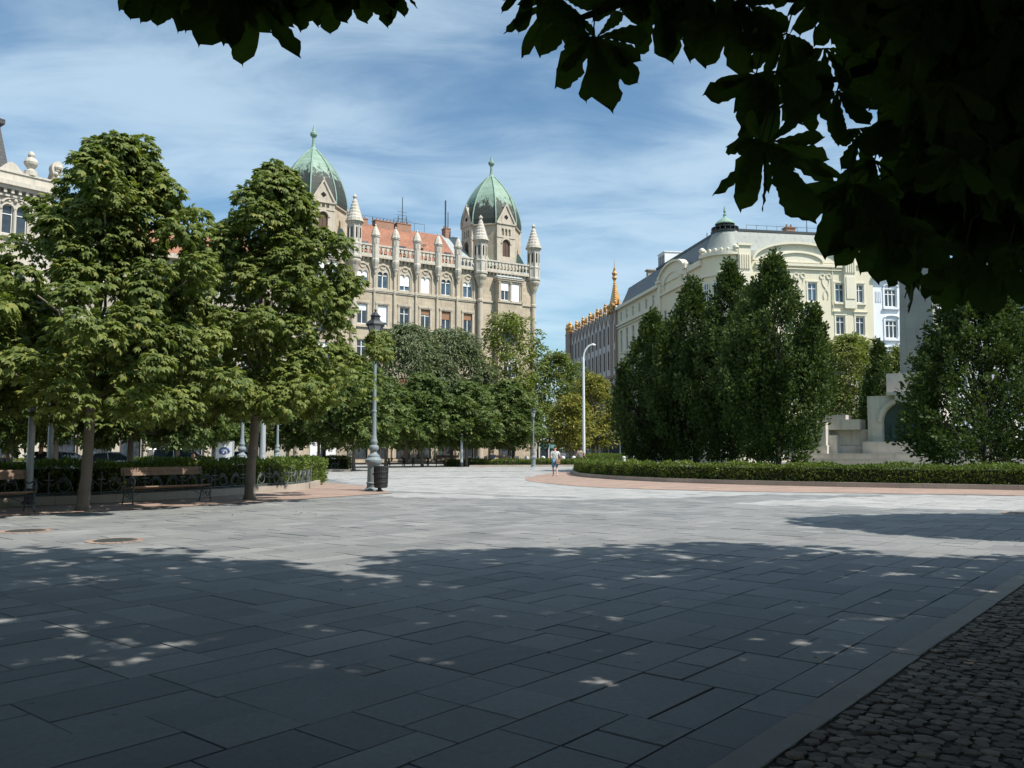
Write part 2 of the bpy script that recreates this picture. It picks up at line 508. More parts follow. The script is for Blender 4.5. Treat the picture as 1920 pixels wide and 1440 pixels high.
# kerb strip along the cobbled bed: one row of long granite pieces
mb = MB(Frame((0, 0, 0), (A.x, A.y), (B.x, B.y)))
a = -6.0
while a < 30:
    L = random.choice([0.9, 1.0, 1.1])
    dz = random.uniform(-0.004, 0.004)
    mb.box(a + 0.003, a + L - 0.003, KBI + random.uniform(0, .006), KBO - random.uniform(0, .01), -0.02, 0.006 + dz)
    a += L
tag(mb.build('kerb_strip', M_kerb), kind='structure')

# cobbled bed beyond the kerb: rough split stones
st = 0.088
na, nb = 290, 116
ga, gb = np.meshgrid(np.arange(na), np.arange(nb), indexing='ij')
ga, gb = ga.ravel(), gb.ravel()
ca = -6.0 + (ga + 0.5 * (gb % 2)) * st + r2.normal(0, 0.014, len(ga)); cb = KBO + 0.065 + gb * st * 0.93 + r2.normal(0, 0.012, len(ga))
n = len(ca)
nc = 6
ang = np.linspace(0, 2 * PI, nc, endpoint=False)[None] + r2.normal(0, 0.16, (n, nc)) + r2.random((n, 1)) * 6
rad = st * 0.5 * (1 + r2.normal(0, 0.10, (n, nc))) * 1.10
V = np.zeros((n, nc * 2 + 1, 3))
top = 0.003 + r2.normal(0, 0.0035, n)
for j, (k, dz) in enumerate(((1.0, -0.016), (0.93, 0.0))):
    aa = ca[:, None] + np.cos(ang) * rad * k; bb = cb[:, None] + np.sin(ang) * rad * k
    V[:, j * nc:(j + 1) * nc, 0] = aa * A.x + bb * B.x; V[:, j * nc:(j + 1) * nc, 1] = aa * A.y + bb * B.y
    V[:, j * nc:(j + 1) * nc, 2] = (top[:, None] + dz) + r2.normal(0, 0.0025, (n, nc))
V[:, -1, 0] = ca * A.x + cb * B.x; V[:, -1, 1] = ca * A.y + cb * B.y; V[:, -1, 2] = top + 0.002
fs = []
for k in range(nc):
    k2 = (k + 1) % nc
    fs += [(k, k2, nc + k2), (k, nc + k2, nc + k), (nc + k, nc + k2, 2 * nc)]
F = ((np.arange(n) * (2 * nc + 1))[:, None, None] + np.array(fs)[None]).reshape(-1, 3)
def cobble_mat():
    m, n_, l, b = new_mat('split_cobbles')
    g = n_.new('ShaderNodeNewGeometry')
    c = ramp(n_, l, g.outputs['Random Per Island'], [(0, (0.10, 0.078, 0.058)), (0.6, (0.165, 0.127, 0.094)), (1, (0.28, 0.22, 0.165))])
    c = mixrgb(n_, l, 0.8, c, ramp(n_, l, noise(n_, l, coords(n_), 45, 5), [(0.3, (0.7, 0.7, 0.7)), (0.7, (1.2, 1.2, 1.2))]), 'MULTIPLY')
    l.new(c, b.inputs['Base Color']); b.inputs['Roughness'].default_value = 0.85
    bump(n_, l, b, noise(n_, l, coords(n_), 70, 4), 0.5, 0.006)
    return m
_m = MB(Frame((0, 0, 0), (A.x, A.y), (B.x, B.y))); _m.quad((-6.2, KBO - .02, -.007), (30, KBO - .02, -.007), (30, KBO + 10, -.007), (-6.2, KBO + 10, -.007))
tag(_m.build('cobble_sand', mat('gritty_sand', (0.075, 0.060, 0.046), 0.95, 0.5, 7, 70, 0.6)), kind='structure')
tag(np_mesh('cobbled_bed', V.reshape(-1, 3), F, cobble_mat()), kind='structure')

# red brick walks round the two beds
def brick_walk_mat():
    m, n_, l, b = new_mat('red_clinker')
    co = mapping(n_, l, coords(n_), (1, 1, 1), (0, 0, R(39)))
    br = n_.new('ShaderNodeTexBrick'); l.new(co, br.inputs['Vector'])
    br.inputs['Color1'].default_value = (0.285, 0.19, 0.15, 1); br.inputs['Color2'].default_value = (0.35, 0.25, 0.205, 1)
    br.inputs['Mortar'].default_value = (0.27, 0.21, 0.17, 1); br.inputs['Scale'].default_value = 1
    br.inputs['Brick Width'].default_value = 0.22; br.inputs['Row Height'].default_value = 0.11; br.inputs['Mortar Size'].default_value = 0.007
    c = mixrgb(n_, l, 0.8, br.outputs['Color'], ramp(n_, l, noise(n_, l, coords(n_), 0.8, 6), [(0.3, (0.78, 0.8, 0.8)), (0.7, (1.18, 1.15, 1.1))]), 'MULTIPLY')
    l.new(c, b.inputs['Base Color']); b.inputs['Roughness'].default_value = 0.85
    bump(n_, l, b, noise(n_, l, coords(n_), 40, 4), 0.3, 0.005)
    return m
M_red = brick_walk_mat()
def curve_pts(pix, z=0.0, n=6): return [Vector((p.x, p.y, z)) for p in bez([gp(*q) for q in pix], n)]
L_in = [(-420, 985), (0, 952), (190, 944), (350, 935), (480, 926), (560, 920), (598, 913)]          # kerb foot of the left bed
L_out = [(-420, 1010), (0, 970), (190, 959), (350, 950), (480, 942), (600, 934), (735, 925)]
pi_, po_ = curve_pts(L_in), curve_pts(L_out)
mb = MB()
for (a0, a1, b0, b1) in zip(pi_, pi_[1:], po_, po_[1:]):
    mb.quad((a0.x, a0.y, .012), (b0.x, b0.y, .012), (b1.x, b1.y, .012), (a1.x, a1.y, .012))
e0, e1 = pi_[-1], po_[-1]
pz = [gp(598, 913), gp(603, 905), gp(640, 908), gp(690, 912), gp(735, 925)]
mb.add([(p.x, p.y, .012) for p in pz], [tuple(range(5))])
tag(mb.build('brick_walk', M_red), kind='structure')
R_in = [(1072, 884), (1074, 889), (1090, 894), (1180, 901), (1350, 908), (1600, 914), (1920, 920), (2300, 929), (2700, 940)]
R_out = [(985, 897), (990, 902), (1040, 908), (1120, 914), (1340, 921), (1600, 925), (1920, 930), (2300, 941), (2700, 955)]
pi_, po_ = curve_pts(R_in), curve_pts(R_out)
mb = MB()
for (a0, a1, b0, b1) in zip(pi_, pi_[1:], po_, po_[1:]):
    mb.quad((a0.x, a0.y, .012), (b0.x, b0.y, .012), (b1.x, b1.y, .012), (a1.x, a1.y, .012))
q = [gp(1072, 884), gp(985, 897), gp(1010, 891), gp(1045, 886)]
mb.add([(p.x, p.y, .012) for p in q], [(0, 1, 2, 3)])
tag(mb.build('brick_walk', M_red), kind='structure')

# raised stone edging round the beds
M_edge = ashlar('bed_edging_stone', (0.36, 0.31, 0.26), (0.44, 0.39, 0.33), (0.2, 0.17, 0.14), 0.8, 1.0, 0.4, ms=0.01)
def edging(pts, h, w, side, name='kerb'):
    mb = MB()
    acc = 0
    for i, (a, b) in enumerate(zip(pts, pts[1:])):
        d = (b - a).normalized(); nrm = Vector((-d.y, d.x, 0)) * side
        q = [a, b, b + nrm * w, a + nrm * w]
        base_ = len(mb.v)
        L = (b - a).length
        for k, p in enumerate(q):
            for z in (-0.02, h):
                mb.v.append(Vector((p.x, p.y, z))); mb.uv.append((acc + (L if k in (1, 2) else 0), z))
        acc += L
        g = lambda k, t: base_ + k * 2 + t
        for fa in ((g(0, 0), g(1, 0), g(1, 1), g(0, 1)), (g(0, 1), g(1, 1), g(2, 1), g(3, 1)), (g(3, 0), g(3, 1), g(2, 1), g(2, 0)), (g(0, 0), g(0, 1), g(3, 1), g(3, 0)), (g(1, 0), g(2, 0), g(2, 1), g(1, 1))):
            mb.f.append(fa); mb.mi.append(0)
    return tag(mb.build(name, M_edge), kind='structure')
left_kerb = curve_pts(L_in) + [gp(604, 906), gp(560, 897), gp(480, 893)]
edging(left_kerb, 0.24, 0.22, 1)
right_kerb = curve_pts(R_in[::-1]) + [gp(1085, 880), gp(1150, 876)]
edging(right_kerb, 0.20, 0.2, -1)

# soil and lawn inside the beds
M_soil = mat('bed_soil', (0.07, 0.055, 0.04), 0.95, 0.3, 3, 40)
def sheet(name, pts, z, m, kind='structure'):
    mb = MB(); mb.add([(p.x, p.y, z) for p in pts], [tuple(range(len(pts)))])
    return tag(mb.build(name, m), kind=kind)
M_lawn = mat('lawn_green', (0.075, 0.12, 0.03), 0.9, 0.35, 1.2, 40, 0.4)
isl = curve_pts(R_in, n=3)
sheet('lawn', [p + Vector((0.05, 0.1, 0)) for p in isl] + [Vector((60, 22, 0)), Vector((75, 70, 0)), Vector((34, 84, 0)), Vector((12, 68, 0)), gp(1150, 876)], 0.10, M_lawn)
lb = curve_pts(L_in, n=3)
sheet('bed_soil', lb + [gp(604, 906), Vector((-14, 44, 0)), Vector((-26, 40, 0)), Vector((-26, 22, 0))], 0.08, M_soil)
# streets round the square
mb = MB()
mb.quad((-120, 92, -.012), (200, 92, -.012), (200, 420, -.012), (-120, 420, -.012))
mb.quad((-140, 10, -.012), (-62, 10, -.012), (-62, 92, -.012), (-140, 92, -.012))
mb.quad((60, -20, -.012), (200, -20, -.012), (200, 92, -.012), (60, 92, -.012))
tag(mb.build('street', M_asph), kind='structure')
# ================================================================== buildings
M_stone = ashlar('warm_limestone', (0.44, 0.365, 0.27), (0.54, 0.47, 0.365), (0.31, 0.255, 0.195), 0.95, 0.44, 0.22, streak=0.5)
M_trim = mat('weathered_trim_stone', (0.50, 0.44, 0.355), 0.85, 0.22, 1.3, 14, 0.3, streak=0.5)
M_white_stone = mat('pale_turret_stone', (0.53, 0.49, 0.42), 0.85, 0.2, 1.6, 12, 0.3, streak=0.6)
M_white = mat('white_painted_wood', (0.80, 0.80, 0.78), 0.5, 0.05, 2, 20, 0.05)
M_blindw = mat('white_roller_blind', (0.82, 0.83, 0.84), 0.6, 0.04, 2, 20, 0.05)
M_blindb = mat('brown_roller_blind', (0.30, 0.16, 0.09), 0.7, 0.15, 2, 20, 0.1)
M_brownw = mat('dark_brown_joinery', (0.10, 0.055, 0.035), 0.6, 0.2, 2, 20, 0.1)
M_glass = glass_mat()
M_glassb = glass_mat('blue_window_glass', (0.05, 0.085, 0.12), 0.05)
M_dark = mat('dark_interior', (0.012, 0.011, 0.010), 0.9, 0.2, 1, 10, 0)
M_iron = mat('dark_iron', (0.045, 0.055, 0.055), 0.55, 0.25, 3, 40, 0.15)
M_zinc = mat('zinc_sheet', (0.36, 0.40, 0.40), 0.55, 0.15, 0.6, 9, 0.1, streak=0.3)
M_brick = ashlar('chimney_brick', (0.30, 0.15, 0.10), (0.38, 0.22, 0.15), (0.3, 0.25, 0.2), 0.25, 0.08, 0.4)

def tile_mat():
    m, n, l, b = new_mat('red_roof_tiles')
    uv = coords(n, 'UV')
    br = n.new('ShaderNodeTexBrick'); l.new(uv, br.inputs['Vector'])
    br.inputs['Color1'].default_value = (0.27, 0.125, 0.078, 1); br.inputs['Color2'].default_value = (0.36, 0.19, 0.125, 1)
    br.inputs['Mortar'].default_value = (0.24, 0.09, 0.05, 1); br.inputs['Scale'].default_value = 1
    br.inputs['Brick Width'].default_value = 0.22; br.inputs['Row Height'].default_value = 0.24; br.inputs['Mortar Size'].default_value = 0.02
    c = mixrgb(n, l, 0.9, br.outputs['Color'], ramp(n, l, noise(n, l, uv, 0.5, 6), [(0.3, (0.78, 0.76, 0.74)), (0.7, (1.15, 1.1, 1.08))]), 'MULTIPLY')
    l.new(c, b.inputs['Base Color']); b.inputs['Roughness'].default_value = 0.85
    bump(n, l, b, br.outputs['Fac'], 0.4, 0.03)
    return m
M_tile = tile_mat()
def copper_mat(zbot, zfade):
    """verdigris sheets with black run-off stains low on the dome, ragged at the top"""
    m, n, l, b = new_mat('verdigris_copper')
    uv = coords(n, 'UV'); ob = coords(n)
    br = n.new('ShaderNodeTexBrick'); l.new(uv, br.inputs['Vector'])
    br.inputs['Color1'].default_value = (0.16, 0.26, 0.195, 1); br.inputs['Color2'].default_value = (0.31, 0.41, 0.33, 1)
    br.inputs['Mortar'].default_value = (0.13, 0.20, 0.155, 1); br.inputs['Scale'].default_value = 1
    br.inputs['Brick Width'].default_value = 0.8; br.inputs['Row Height'].default_value = 0.42; br.inputs['Mortar Size'].default_value = 0.02
    c = mixrgb(n, l, 0.5, br.outputs['Color'], ramp(n, l, noise(n, l, ob, 0.9, 6), [(0.3, (0.19, 0.23, 0.15)), (0.5, (0.20, 0.31, 0.24)), (0.7, (0.31, 0.41, 0.335))]))
    sp = n.new('ShaderNodeSeparateXYZ'); l.new(ob, sp.inputs[0])
    mr = n.new('ShaderNodeMapRange'); l.new(sp.outputs['Z'], mr.inputs['Value'])
    mr.inputs['From Min'].default_value, mr.inputs['From Max'].default_value = zbot, zfade
    mr.inputs['To Min'].default_value, mr.inputs['To Max'].default_value = 0.46, -0.16
    ns = noise(n, l, mapping(n, l, ob, (1.5, 1.5, 0.45)), 1.5, 7, 0.75)
    ad = n.new('ShaderNodeMath'); ad.operation = 'ADD'; l.new(ns, ad.inputs[0]); l.new(mr.outputs[0], ad.inputs[1])
    c = mixrgb(n, l, ramp(n, l, ad.outputs[0], [(0.525, (0, 0, 0)), (0.575, (0.96,) * 3)]), c, (0.018, 0.022, 0.018))
    l.new(c, b.inputs['Base Color']); b.inputs['Roughness'].default_value = 0.7
    bump(n, l, b, br.outputs['Fac'], 0.25, 0.03)
    return m
M_copper_plain = mat('green_copper', (0.22, 0.33, 0.265), 0.7, 0.2, 1.5, 12, 0.15)

def window(bld, fr, u0, u1, z0, z1, w=0.0, depth=0.24, fm=None, blind=0.0, bm=None, mull=1, transom=0.68, gm=None, name='window', bar=0.075):
    fm = fm or M_white; gm = gm or M_glass
    e = w - depth
    mb = MB(fr); b = bar
    a0, a1 = e + 0.02, e + 0.085
    mb.box(u0, u0 + b, a0, a1, z0, z1); mb.box(u1 - b, u1, a0, a1, z0, z1)
    mb.box(u0 + b, u1 - b, a0, a1, z0, z0 + b); mb.box(u0 + b, u1 - b, a0, a1, z1 - b, z1)
    for k in range(mull):
        c = u0 + (u1 - u0) * (k + 1) / (mull + 1)
        mb.box(c - b * 0.6, c + b * 0.6, a0, a1 - 0.004, z0 + b, z1 - b)
    if transom:
        zt = z0 + (z1 - z0) * transom
        mb.box(u0 + b, u1 - b, a0 + 0.002, a1 + 0.006, zt - b * 0.5, zt + b * 0.5)
    f = mb.build(name, fm, bld)
    MB(fr).quad((u0, e + 0.03, z0), (u1, e + 0.03, z0), (u1, e + 0.03, z1), (u0, e + 0.03, z1)).build('pane', gm, f)
    if blind > 0:
        MB(fr).box(u0 + 0.02, u1 - 0.02, e + 0.092, e + 0.12, z1 - (z1 - z0) * blind, z1 - 0.01).build('blind', bm or M_blindw, f)
    return f

# ---------------------------------------------------------------- the domed corner building
DF = Frame((2.7, 115.0, 0), (-0.846, -0.533), (0.533, -0.846))
p0 = DF(16, -6, 0)
db = thing('domed_building', p0, 'sand coloured stone palace with two green copper domes and white turrets', 'building')
SEC = 25.85; END = 33.2
top_c = [9.98, 13.16, 16.08, 18.95, 21.9, 24.55]
cols = [11.63, 14.5, 17.47, 20.4, 23.06]
big = [0.0, 8.33, SEC, 32.3]
WH = 0.68
holes = []
for c in top_c:
    holes.append((c - WH, c + WH, 21.25, 23.62)); holes.append((c - 0.65, c + 0.65, 16.7, 19.15))
    holes.append((c - 0.65, c + 0.65, 12.2, 14.8)); holes.append((c - 0.65, c + 0.65, 7.6, 10.4)); holes.append((c - 0.95, c + 0.95, 0.4, 4.9))
mb = MB(DF)
mb.wall(8.33, SEC, 0, 25.1, holes, 0.0, 0.30)
mb.quad((0, -14, 0), (END, -14, 0), (END, -14, 25.1), (0, -14, 25.1))
mb.quad((0, 0.3, 0), (0, -14, 0), (0, -14, 25.1), (0, 0.3, 25.1)); mb.quad((END, 0.3, 0), (END, -14, 0), (END, -14, 25.1), (END, 0.3, 25.1))
mb.box(0.02, END - 0.02, -13.9, -0.32, 24.9, 25.08)
mb.build('wall', M_stone, db)
# tower fronts, standing 0.3 m proud
for (a, b) in ((0.0, 8.33), (SEC, END)):
    cc = (a + b) / 2
    hl_ = [(cc - 1.15, cc + 1.15, 15.2, 18.3), (cc - 1.0, cc + 1.0, 11.0, 14.0), (cc - 1.0, cc + 1.0, 6.5, 9.6), (cc - 1.3, cc + 1.3, 0.3, 4.9)]
    mb = MB(DF)
    mb.wall(a, b, 0, 25.1, hl_[3:], 0.3, 0.5)
    mb.quad((b, 0.3, 0), (b, 0, 0), (b, 0, 25.1), (b, 0.3, 25.1)); mb.quad((a, 0.3, 0), (a, 0, 0), (a, 0, 25.1), (a, 0.3, 25.1))
    mb.build('tower_front', M_stone, db)
    mb = MB(DF)
    mb.arch_fill(cc - 1.15, cc + 1.15, 17.15, 18.32, 0.9, 1.14)
    mb.arch_band(cc, 17.15, 1.18, 1.42, 1.152, 1.28, 14)
    mb.arch_band(cc, 17.15, 1.5, 1.66, 1.152, 1.22, 14)
    mb.box(cc - 1.85, cc - 1.2, 1.152, 1.26, 16.9, 17.14); mb.box(cc + 1.2, cc + 1.85, 1.152, 1.26, 16.9, 17.14)
    mb.build('arch_moulding', M_trim, db)
    window(db, DF, cc - 1.1, cc + 1.1, 15.25, 18.25, 1.15, 0.25, mull=2, blind=0, fm=M_brownw)
    for (z0, z1) in ((11.0, 14.0), (6.5, 9.6)): window(db, DF, cc - 0.97, cc + 0.97, z0, z1, 1.15, 0.25, mull=2, blind=random.choice([0, 0.4]))
    window(db, DF, cc - 1.27, cc + 1.27, 0.3, 4.9, 0.3, 0.45, mull=2, fm=M_brownw, name='shop_window')
    # projecting bay below the parapet
    q0, q1 = cc - 1.9, cc + 1.9
    mb = MB(DF)
    mb.wall(q0, q1, 6.0, 24.0, [(cc - 1.45, cc - 0.2, 21.2, 23.55), (cc + 0.2, cc + 1.45, 21.2, 23.55)] + hl_[:3], 1.15, 0.28)
    for x in (q0, q1): mb.quad((x, 0.3, 6.0), (x, 1.15, 6.0), (x, 1.15, 24.0), (x, 0.3, 24.0))
    mb.taper((q0 + .3, q1 - .3, 0.3, 0.45), (q0, q1, 0.3, 1.15), 5.2, 6.0)
    bay = mb.build('bay', M_stone, db)
    mb = MB(DF)
    mb.box(q0 - 0.18, q1 + 0.18, 0.3, 1.38, 24.0, 24.22); mb.box(q0 - 0.1, q1 + 0.1, 0.3, 1.28, 23.78, 23.998)
    for x in (q0 + 0.12, cc, q1 - 0.12): mb.lathe(x, 1.2, [(0.16, 21.1), (0.16, 21.25), (0.10, 21.35), (0.10, 23.3), (0.17, 23.5), (0.17, 23.65)], 10)
    mb.box(q0 - 0.08, q1 + 0.08, 1.152, 1.28, 20.9, 21.15)
    mb.build('bay_moulding', M_trim, bay)
    MB(DF).taper((q0 - 0.22, q1 + 0.22, 0.3, 1.45), (q0 + .1, q1 - .1, 0.3, 0.7), 24.222, 24.6).build('bay_roof', M_zinc, bay)
    window(bay, DF, cc - 1.43, cc - 0.22, 21.22, 23.53, 1.15, 0.22, blind=1.0 if a == 0 else 0.3)
    window(bay, DF, cc + 0.22, cc + 1.43, 21.22, 23.53, 1.15, 0.22, blind=0.45)
# string courses
mb = MB(DF)
mb.box(8.7, SEC - .4, 0.002, 0.16, 20.85, 21.1); mb.box(8.7, SEC - .4, 0.002, 0.10, 20.7, 20.848)
mb.build('string_course', M_trim, db)
for q_ in ((8.7, SEC - .4, 0.002, 0.14, 11.2, 11.45), (8.7, SEC - .4, 0.002, 0.2, 5.5, 5.9), (0.5, 2.0, .302, .45, 20.85, 21.1), (6.2, 7.9, .302, .45, 20.85, 21.1), (SEC + .5, SEC + 1.6, .302, .45, 20.85, 21.1), (SEC + 5.7, END, .302, .45, 20.85, 21.1), (0.5, 7.9, .302, .45, 4.95, 5.19), (SEC + .5, END, .302, .45, 4.95, 5.19)):
    mb = MB(DF); mb.box(*q_); mb.build('string_course', M_trim, db)
# corbel table under the parapet
mb = MB(DF)
for (a, b, w) in ((8.9, SEC - .6, 0.0), (0.7, 7.7, 0.3), (SEC + .7, END - .5, 0.3)):
    mb.box(a, b, w + 0.002, w + 0.42, 24.86, 25.08)
    k = a + 0.2
    while k < b - 0.2:
        mb.taper((k - .1, k + .1, w + .002, w + .08), (k - .12, k + .12, w + .002, w + .36), 24.4, 24.858); k += 0.55
mb.build('corbel_table', M_trim, db)
# pierced white parapet
def parapet(a, b, w, z0=25.09, h=1.42):
    mb = MB(DF)
    t0, t1 = w + 0.10, w + 0.32
    mb.box(a, b, t0 - .05, t1 + .06, z0, z0 + 0.24); mb.box(a, b, t0 - .05, t1 + .08, z0 + h - 0.2, z0 + h)
    n = max(2, round((b - a) / 0.52)); s = (b - a) / n
    for k in range(n):
        u = a + s * k; c = u + s / 2
        mb.box(u, u + 0.07, t0, t1, z0 + 0.24, z0 + 0.62); mb.box(u + s - 0.07, u + s, t0, t1, z0 + 0.24, z0 + 0.62)
        mb.arch_fill(u + 0.07, u + s - 0.07, z0 + 0.62, z0 + 0.88, t0, t1, 6, 1.2)
        mb.box(u, u + 0.069, t0, t1, z0 + 0.62, z0 + 0.88); mb.box(u + s - 0.069, u + s, t0, t1, z0 + 0.62, z0 + 0.88)
        mb.box(u, u + 0.16, t0, t1, z0 + 0.88, z0 + h - 0.2); mb.box(u + s - 0.16, u + s, t0, t1, z0 + 0.88, z0 + h - 0.2)
    return mb.build('parapet', M_white_stone, db)
edges = [8.33 + .75] + [x for c in cols for x in (c - .42, c + .42)] + [SEC - .75]
for a, b in zip(edges[::2], edges[1::2]): parapet(a, b, 0.0)
parapet(0.75, 7.6, 0.3); parapet(SEC + .75, 31.6, 0.3)
# small turrets with the shafts below them
for c in cols:
    mb = MB(DF); w = 0.32
    mb.lathe(c, w, [(0.12, 23.0), (0.16, 23.3), (0.30, 23.6), (0.30, 23.75), (0.46, 24.3), (0.50, 24.6), (0.44, 24.75), (0.44, 27.3), (0.54, 27.42), (0.54, 27.6)], 8, PI / 8)
    for k in range(8):
        a = PI / 8 * 2 * k
        mb.box(c + .42 * math.cos(a) - .05, c + .42 * math.cos(a) + .05, w + .42 * math.sin(a) - .05, w + .42 * math.sin(a) + .05, 26.6, 27.25)
    t = mb.build('turret', M_white_stone, db)
    MB(DF).lathe(c, w, [(0.60, 27.6), (0.55, 27.7), (0.40, 28.2), (0.22, 28.6), (0.10, 28.75), (0.13, 28.9), (0.05, 29.05)], 8, PI / 8).build('turret_roof', M_white_stone, t)
    MB(DF).lathe(c, 0.10, [(0.15, 0.5), (0.15, 20.6), (0.20, 20.8), (0.20, 21.1), (0.13, 21.2), (0.13, 23.2)], 8).build('shaft', M_trim, db)
# big turrets on the tower corners
for c in big:
    w = 0.45
    mb = MB(DF)
    mb.lathe(c, w, [(0.75, 24.3), (0.92, 24.5), (0.92, 24.75), (0.84, 24.85), (0.84, 26.0), (0.90, 26.1), (0.90, 26.25), (0.80, 26.35), (0.80, 28.5), (0.95, 28.65), (0.95, 28.85)], 8, PI / 8)
    for k in range(8):
        a = PI / 4 * k; a_ = a + PI / 8
        x, y = c + .8 * math.cos(a_), w + .8 * math.sin(a_)
        mb.lathe(x, y, [(0.09, 26.4), (0.09, 28.45)], 6)
        x, y = c + .84 * math.cos(a_), w + .84 * math.sin(a_)
        mb.lathe(x, y, [(0.07, 24.85), (0.07, 25.9)], 5)
    t = mb.build('turret', M_white_stone, db)
    mb = MB(DF)
    for k in range(8):                                   # dark slits between the little columns
        a = PI / 4 * k
        x, y = c + .745 * math.cos(a), w + .745 * math.sin(a)
        mb.lathe(x, y, [(0.10, 26.9), (0.10, 28.0), (0.03, 28.2)], 6)
    mb.build('slit', M_dark, t)
    pr = [(1.12, 28.85), (1.10, 29.0)]
    for k in range(6):
        z = 29.0 + k * 0.42; r = 1.0 - 0.13 * k
        pr += [(r, z + .02), (r - .02, z + .30), (r - .09, z + .38), (r - 0.12, z + .42)]
    pr += [(0.20, 31.55), (0.16, 31.7), (0.27, 31.9), (0.27, 32.0), (0.10, 32.2), (0.02, 32.35)]
    MB(DF).lathe(c, w, pr, 14).build('turret_roof', M_white_stone, t)
    MB(DF).lathe(c, w - .05, [(0.30, 22.6), (0.34, 22.8), (0.5, 23.2), (0.62, 23.6), (0.80, 23.95), (0.86, 24.15), (0.80, 24.3)], 12).build('corbel', M_trim, db)
    MB(DF).lathe(c, w - .1, [(0.42, 0), (0.42, 5), (0.36, 5.2), (0.36, 20.7), (0.44, 20.85), (0.44, 21.1), (0.33, 21.2), (0.33, 22.7)], 12).build('shaft', M_trim, db)
# windows of the main front
look = {0: (0.38, M_blindw), 1: (0.0, None), 2: (1.0, M_blindw), 3: (0.75, M_blindw), 4: (0.0, None), 5: (0.5, M_blindw)}
look2 = {0: (0.34, M_blindb), 1: (0.42, M_blindb), 2: (0.26, M_blindb), 3: (0.0, None), 4: (0.85, M_blindw), 5: (0.3, M_blindw)}
for i, c in enumerate(top_c):
    f = window(db, DF, c - WH, c + WH, 21.25, 23.6, 0, 0.26, blind=look[i][0], bm=look[i][1], gm=M_glassb, bar=0.09)
    mb = MB(DF)                                            # twin arch head in stone with hood mould and roundel
    mb.arch_fill(c - WH, c - 0.04, 22.95, 23.62, -0.16, -0.01, 8); mb.arch_fill(c + 0.04, c + WH, 22.95, 23.62, -0.16, -0.01, 8)
    mb.box(c - 0.04, c + 0.04, -0.16, -0.01, 22.95, 23.62)
    mb.arch_band(c, 23.1, 0.86, 1.0, 0.002, 0.12, 12, 1.15)
    mb.arch_band(c, 23.95, 0.28, 0.40, 0.002, 0.07, 14, 1.0, 0, 2 * PI)
    mb.box(c - 1.0, c - 0.86, 0.002, 0.10, 21.1, 23.1); mb.box(c + 0.86, c + 1.0, 0.002, 0.10, 21.1, 23.1)
    mb.build('window_surround', M_trim, db)
    window(db, DF, c - .63, c + .63, 16.72, 19.13, 0, 0.24, blind=look2[i][0], bm=look2[i][1], gm=M_glass)
    mb = MB(DF)
    mb.box(c - .9, c - .652, 0.002, 0.07, 16.5, 19.3); mb.box(c + .652, c + .9, 0.002, 0.07, 16.5, 19.3)
    mb.box(c - .95, c + .95, 0.002, 0.12, 19.302, 19.55); mb.box(c - .95, c + .95, 0.002, 0.2, 16.3, 16.498)
    k = -0.85
    while k < 0.86: mb.box(c + k - .05, c + k + .05, 0.072, 0.11, 19.16, 19.26); k += 0.17
    mb.build('window_surround', M_trim, db)
    for (z0, z1) in ((12.22, 14.78), (7.62, 10.38)):
        window(db, DF, c - .63, c + .63, z0, z1, 0, 0.24, blind=random.choice([0, 0.3, 0.9]), bm=random.choice([M_blindw, M_blindb]))
    window(db, DF, c - .93, c + .93, 0.42, 4.88, 0, 0.26, fm=M_brownw, name='shop_window')
mb = MB(DF)
for u in (28.3, 30.2): mb.box(u - .62, u + .62, .302, .36, .25, 2.3); mb.box(u - .7, u + .7, .302, .40, 2.302, 2.4)
mb.build('white_door', M_blindw, db)
# roof of the main range
RZ = 30.9
mb = MB(DF)
p = [(-0.55, 25.1), (-6.8, RZ), (-13.2, 25.1)]
mb.add([(10.4, w, z) for w, z in p] + [(SEC - .5, w, z) for w, z in p], [(0, 1, 4, 3), (1, 2, 5, 4), (0, 2, 1), (3, 4, 5)])
mb.uv = [(pp[0], pp[1] * 1.3) for pp in [(10.4, 0), (10.4, 6.6), (10.4, 13), (SEC, 0), (SEC, 6.6), (SEC, 13)]]
rf = mb.build('roof', M_tile, db)
mb = MB(DF)
mb.add([(8.0, w, z + .02) for w, z in p] + [(10.39, w, z + .02) for w, z in p], [(0, 1, 4, 3), (1, 2, 5, 4), (0, 2, 1), (3, 4, 5)])
mb.build('metal_roof', M_zinc, db)
# chimneys, aerials, ridge rail
for (u, L, h) in ((24.6, 0.9, 0.7), (22.3, 1.9, 0.5), (19.0, 2.6, 0.55), (16.2, 2.0, 0.6), (9.6, 0.8, 0.9)):
    mb = MB(DF); mb.box(u - L / 2, u + L / 2, -7.4, -6.3, RZ - .5, RZ + h); mb.box(u - L / 2 - .06, u + L / 2 + .06, -7.46, -6.24, RZ + h + .002, RZ + h + .12)
    for k in range(int(L / .5) + 1): mb.lathe(u - L / 2 + .25 + k * .5, -6.85, [(0.11, RZ + h + .12), (0.09, RZ + h + .45)], 8)
    mb.build('chimney', M_brick, rf)
mb = MB(DF)
for u in np.arange(13, 25.5, 1.5): mb.tube([(u, -6.7, RZ), (u, -6.7, RZ + 1.1)], 0.025, 5)
mb.tube([(13, -6.7, RZ + 1.08), (25.4, -6.7, RZ + 1.08)], 0.025, 5)
mb.build('ridge_rail', M_iron, rf)
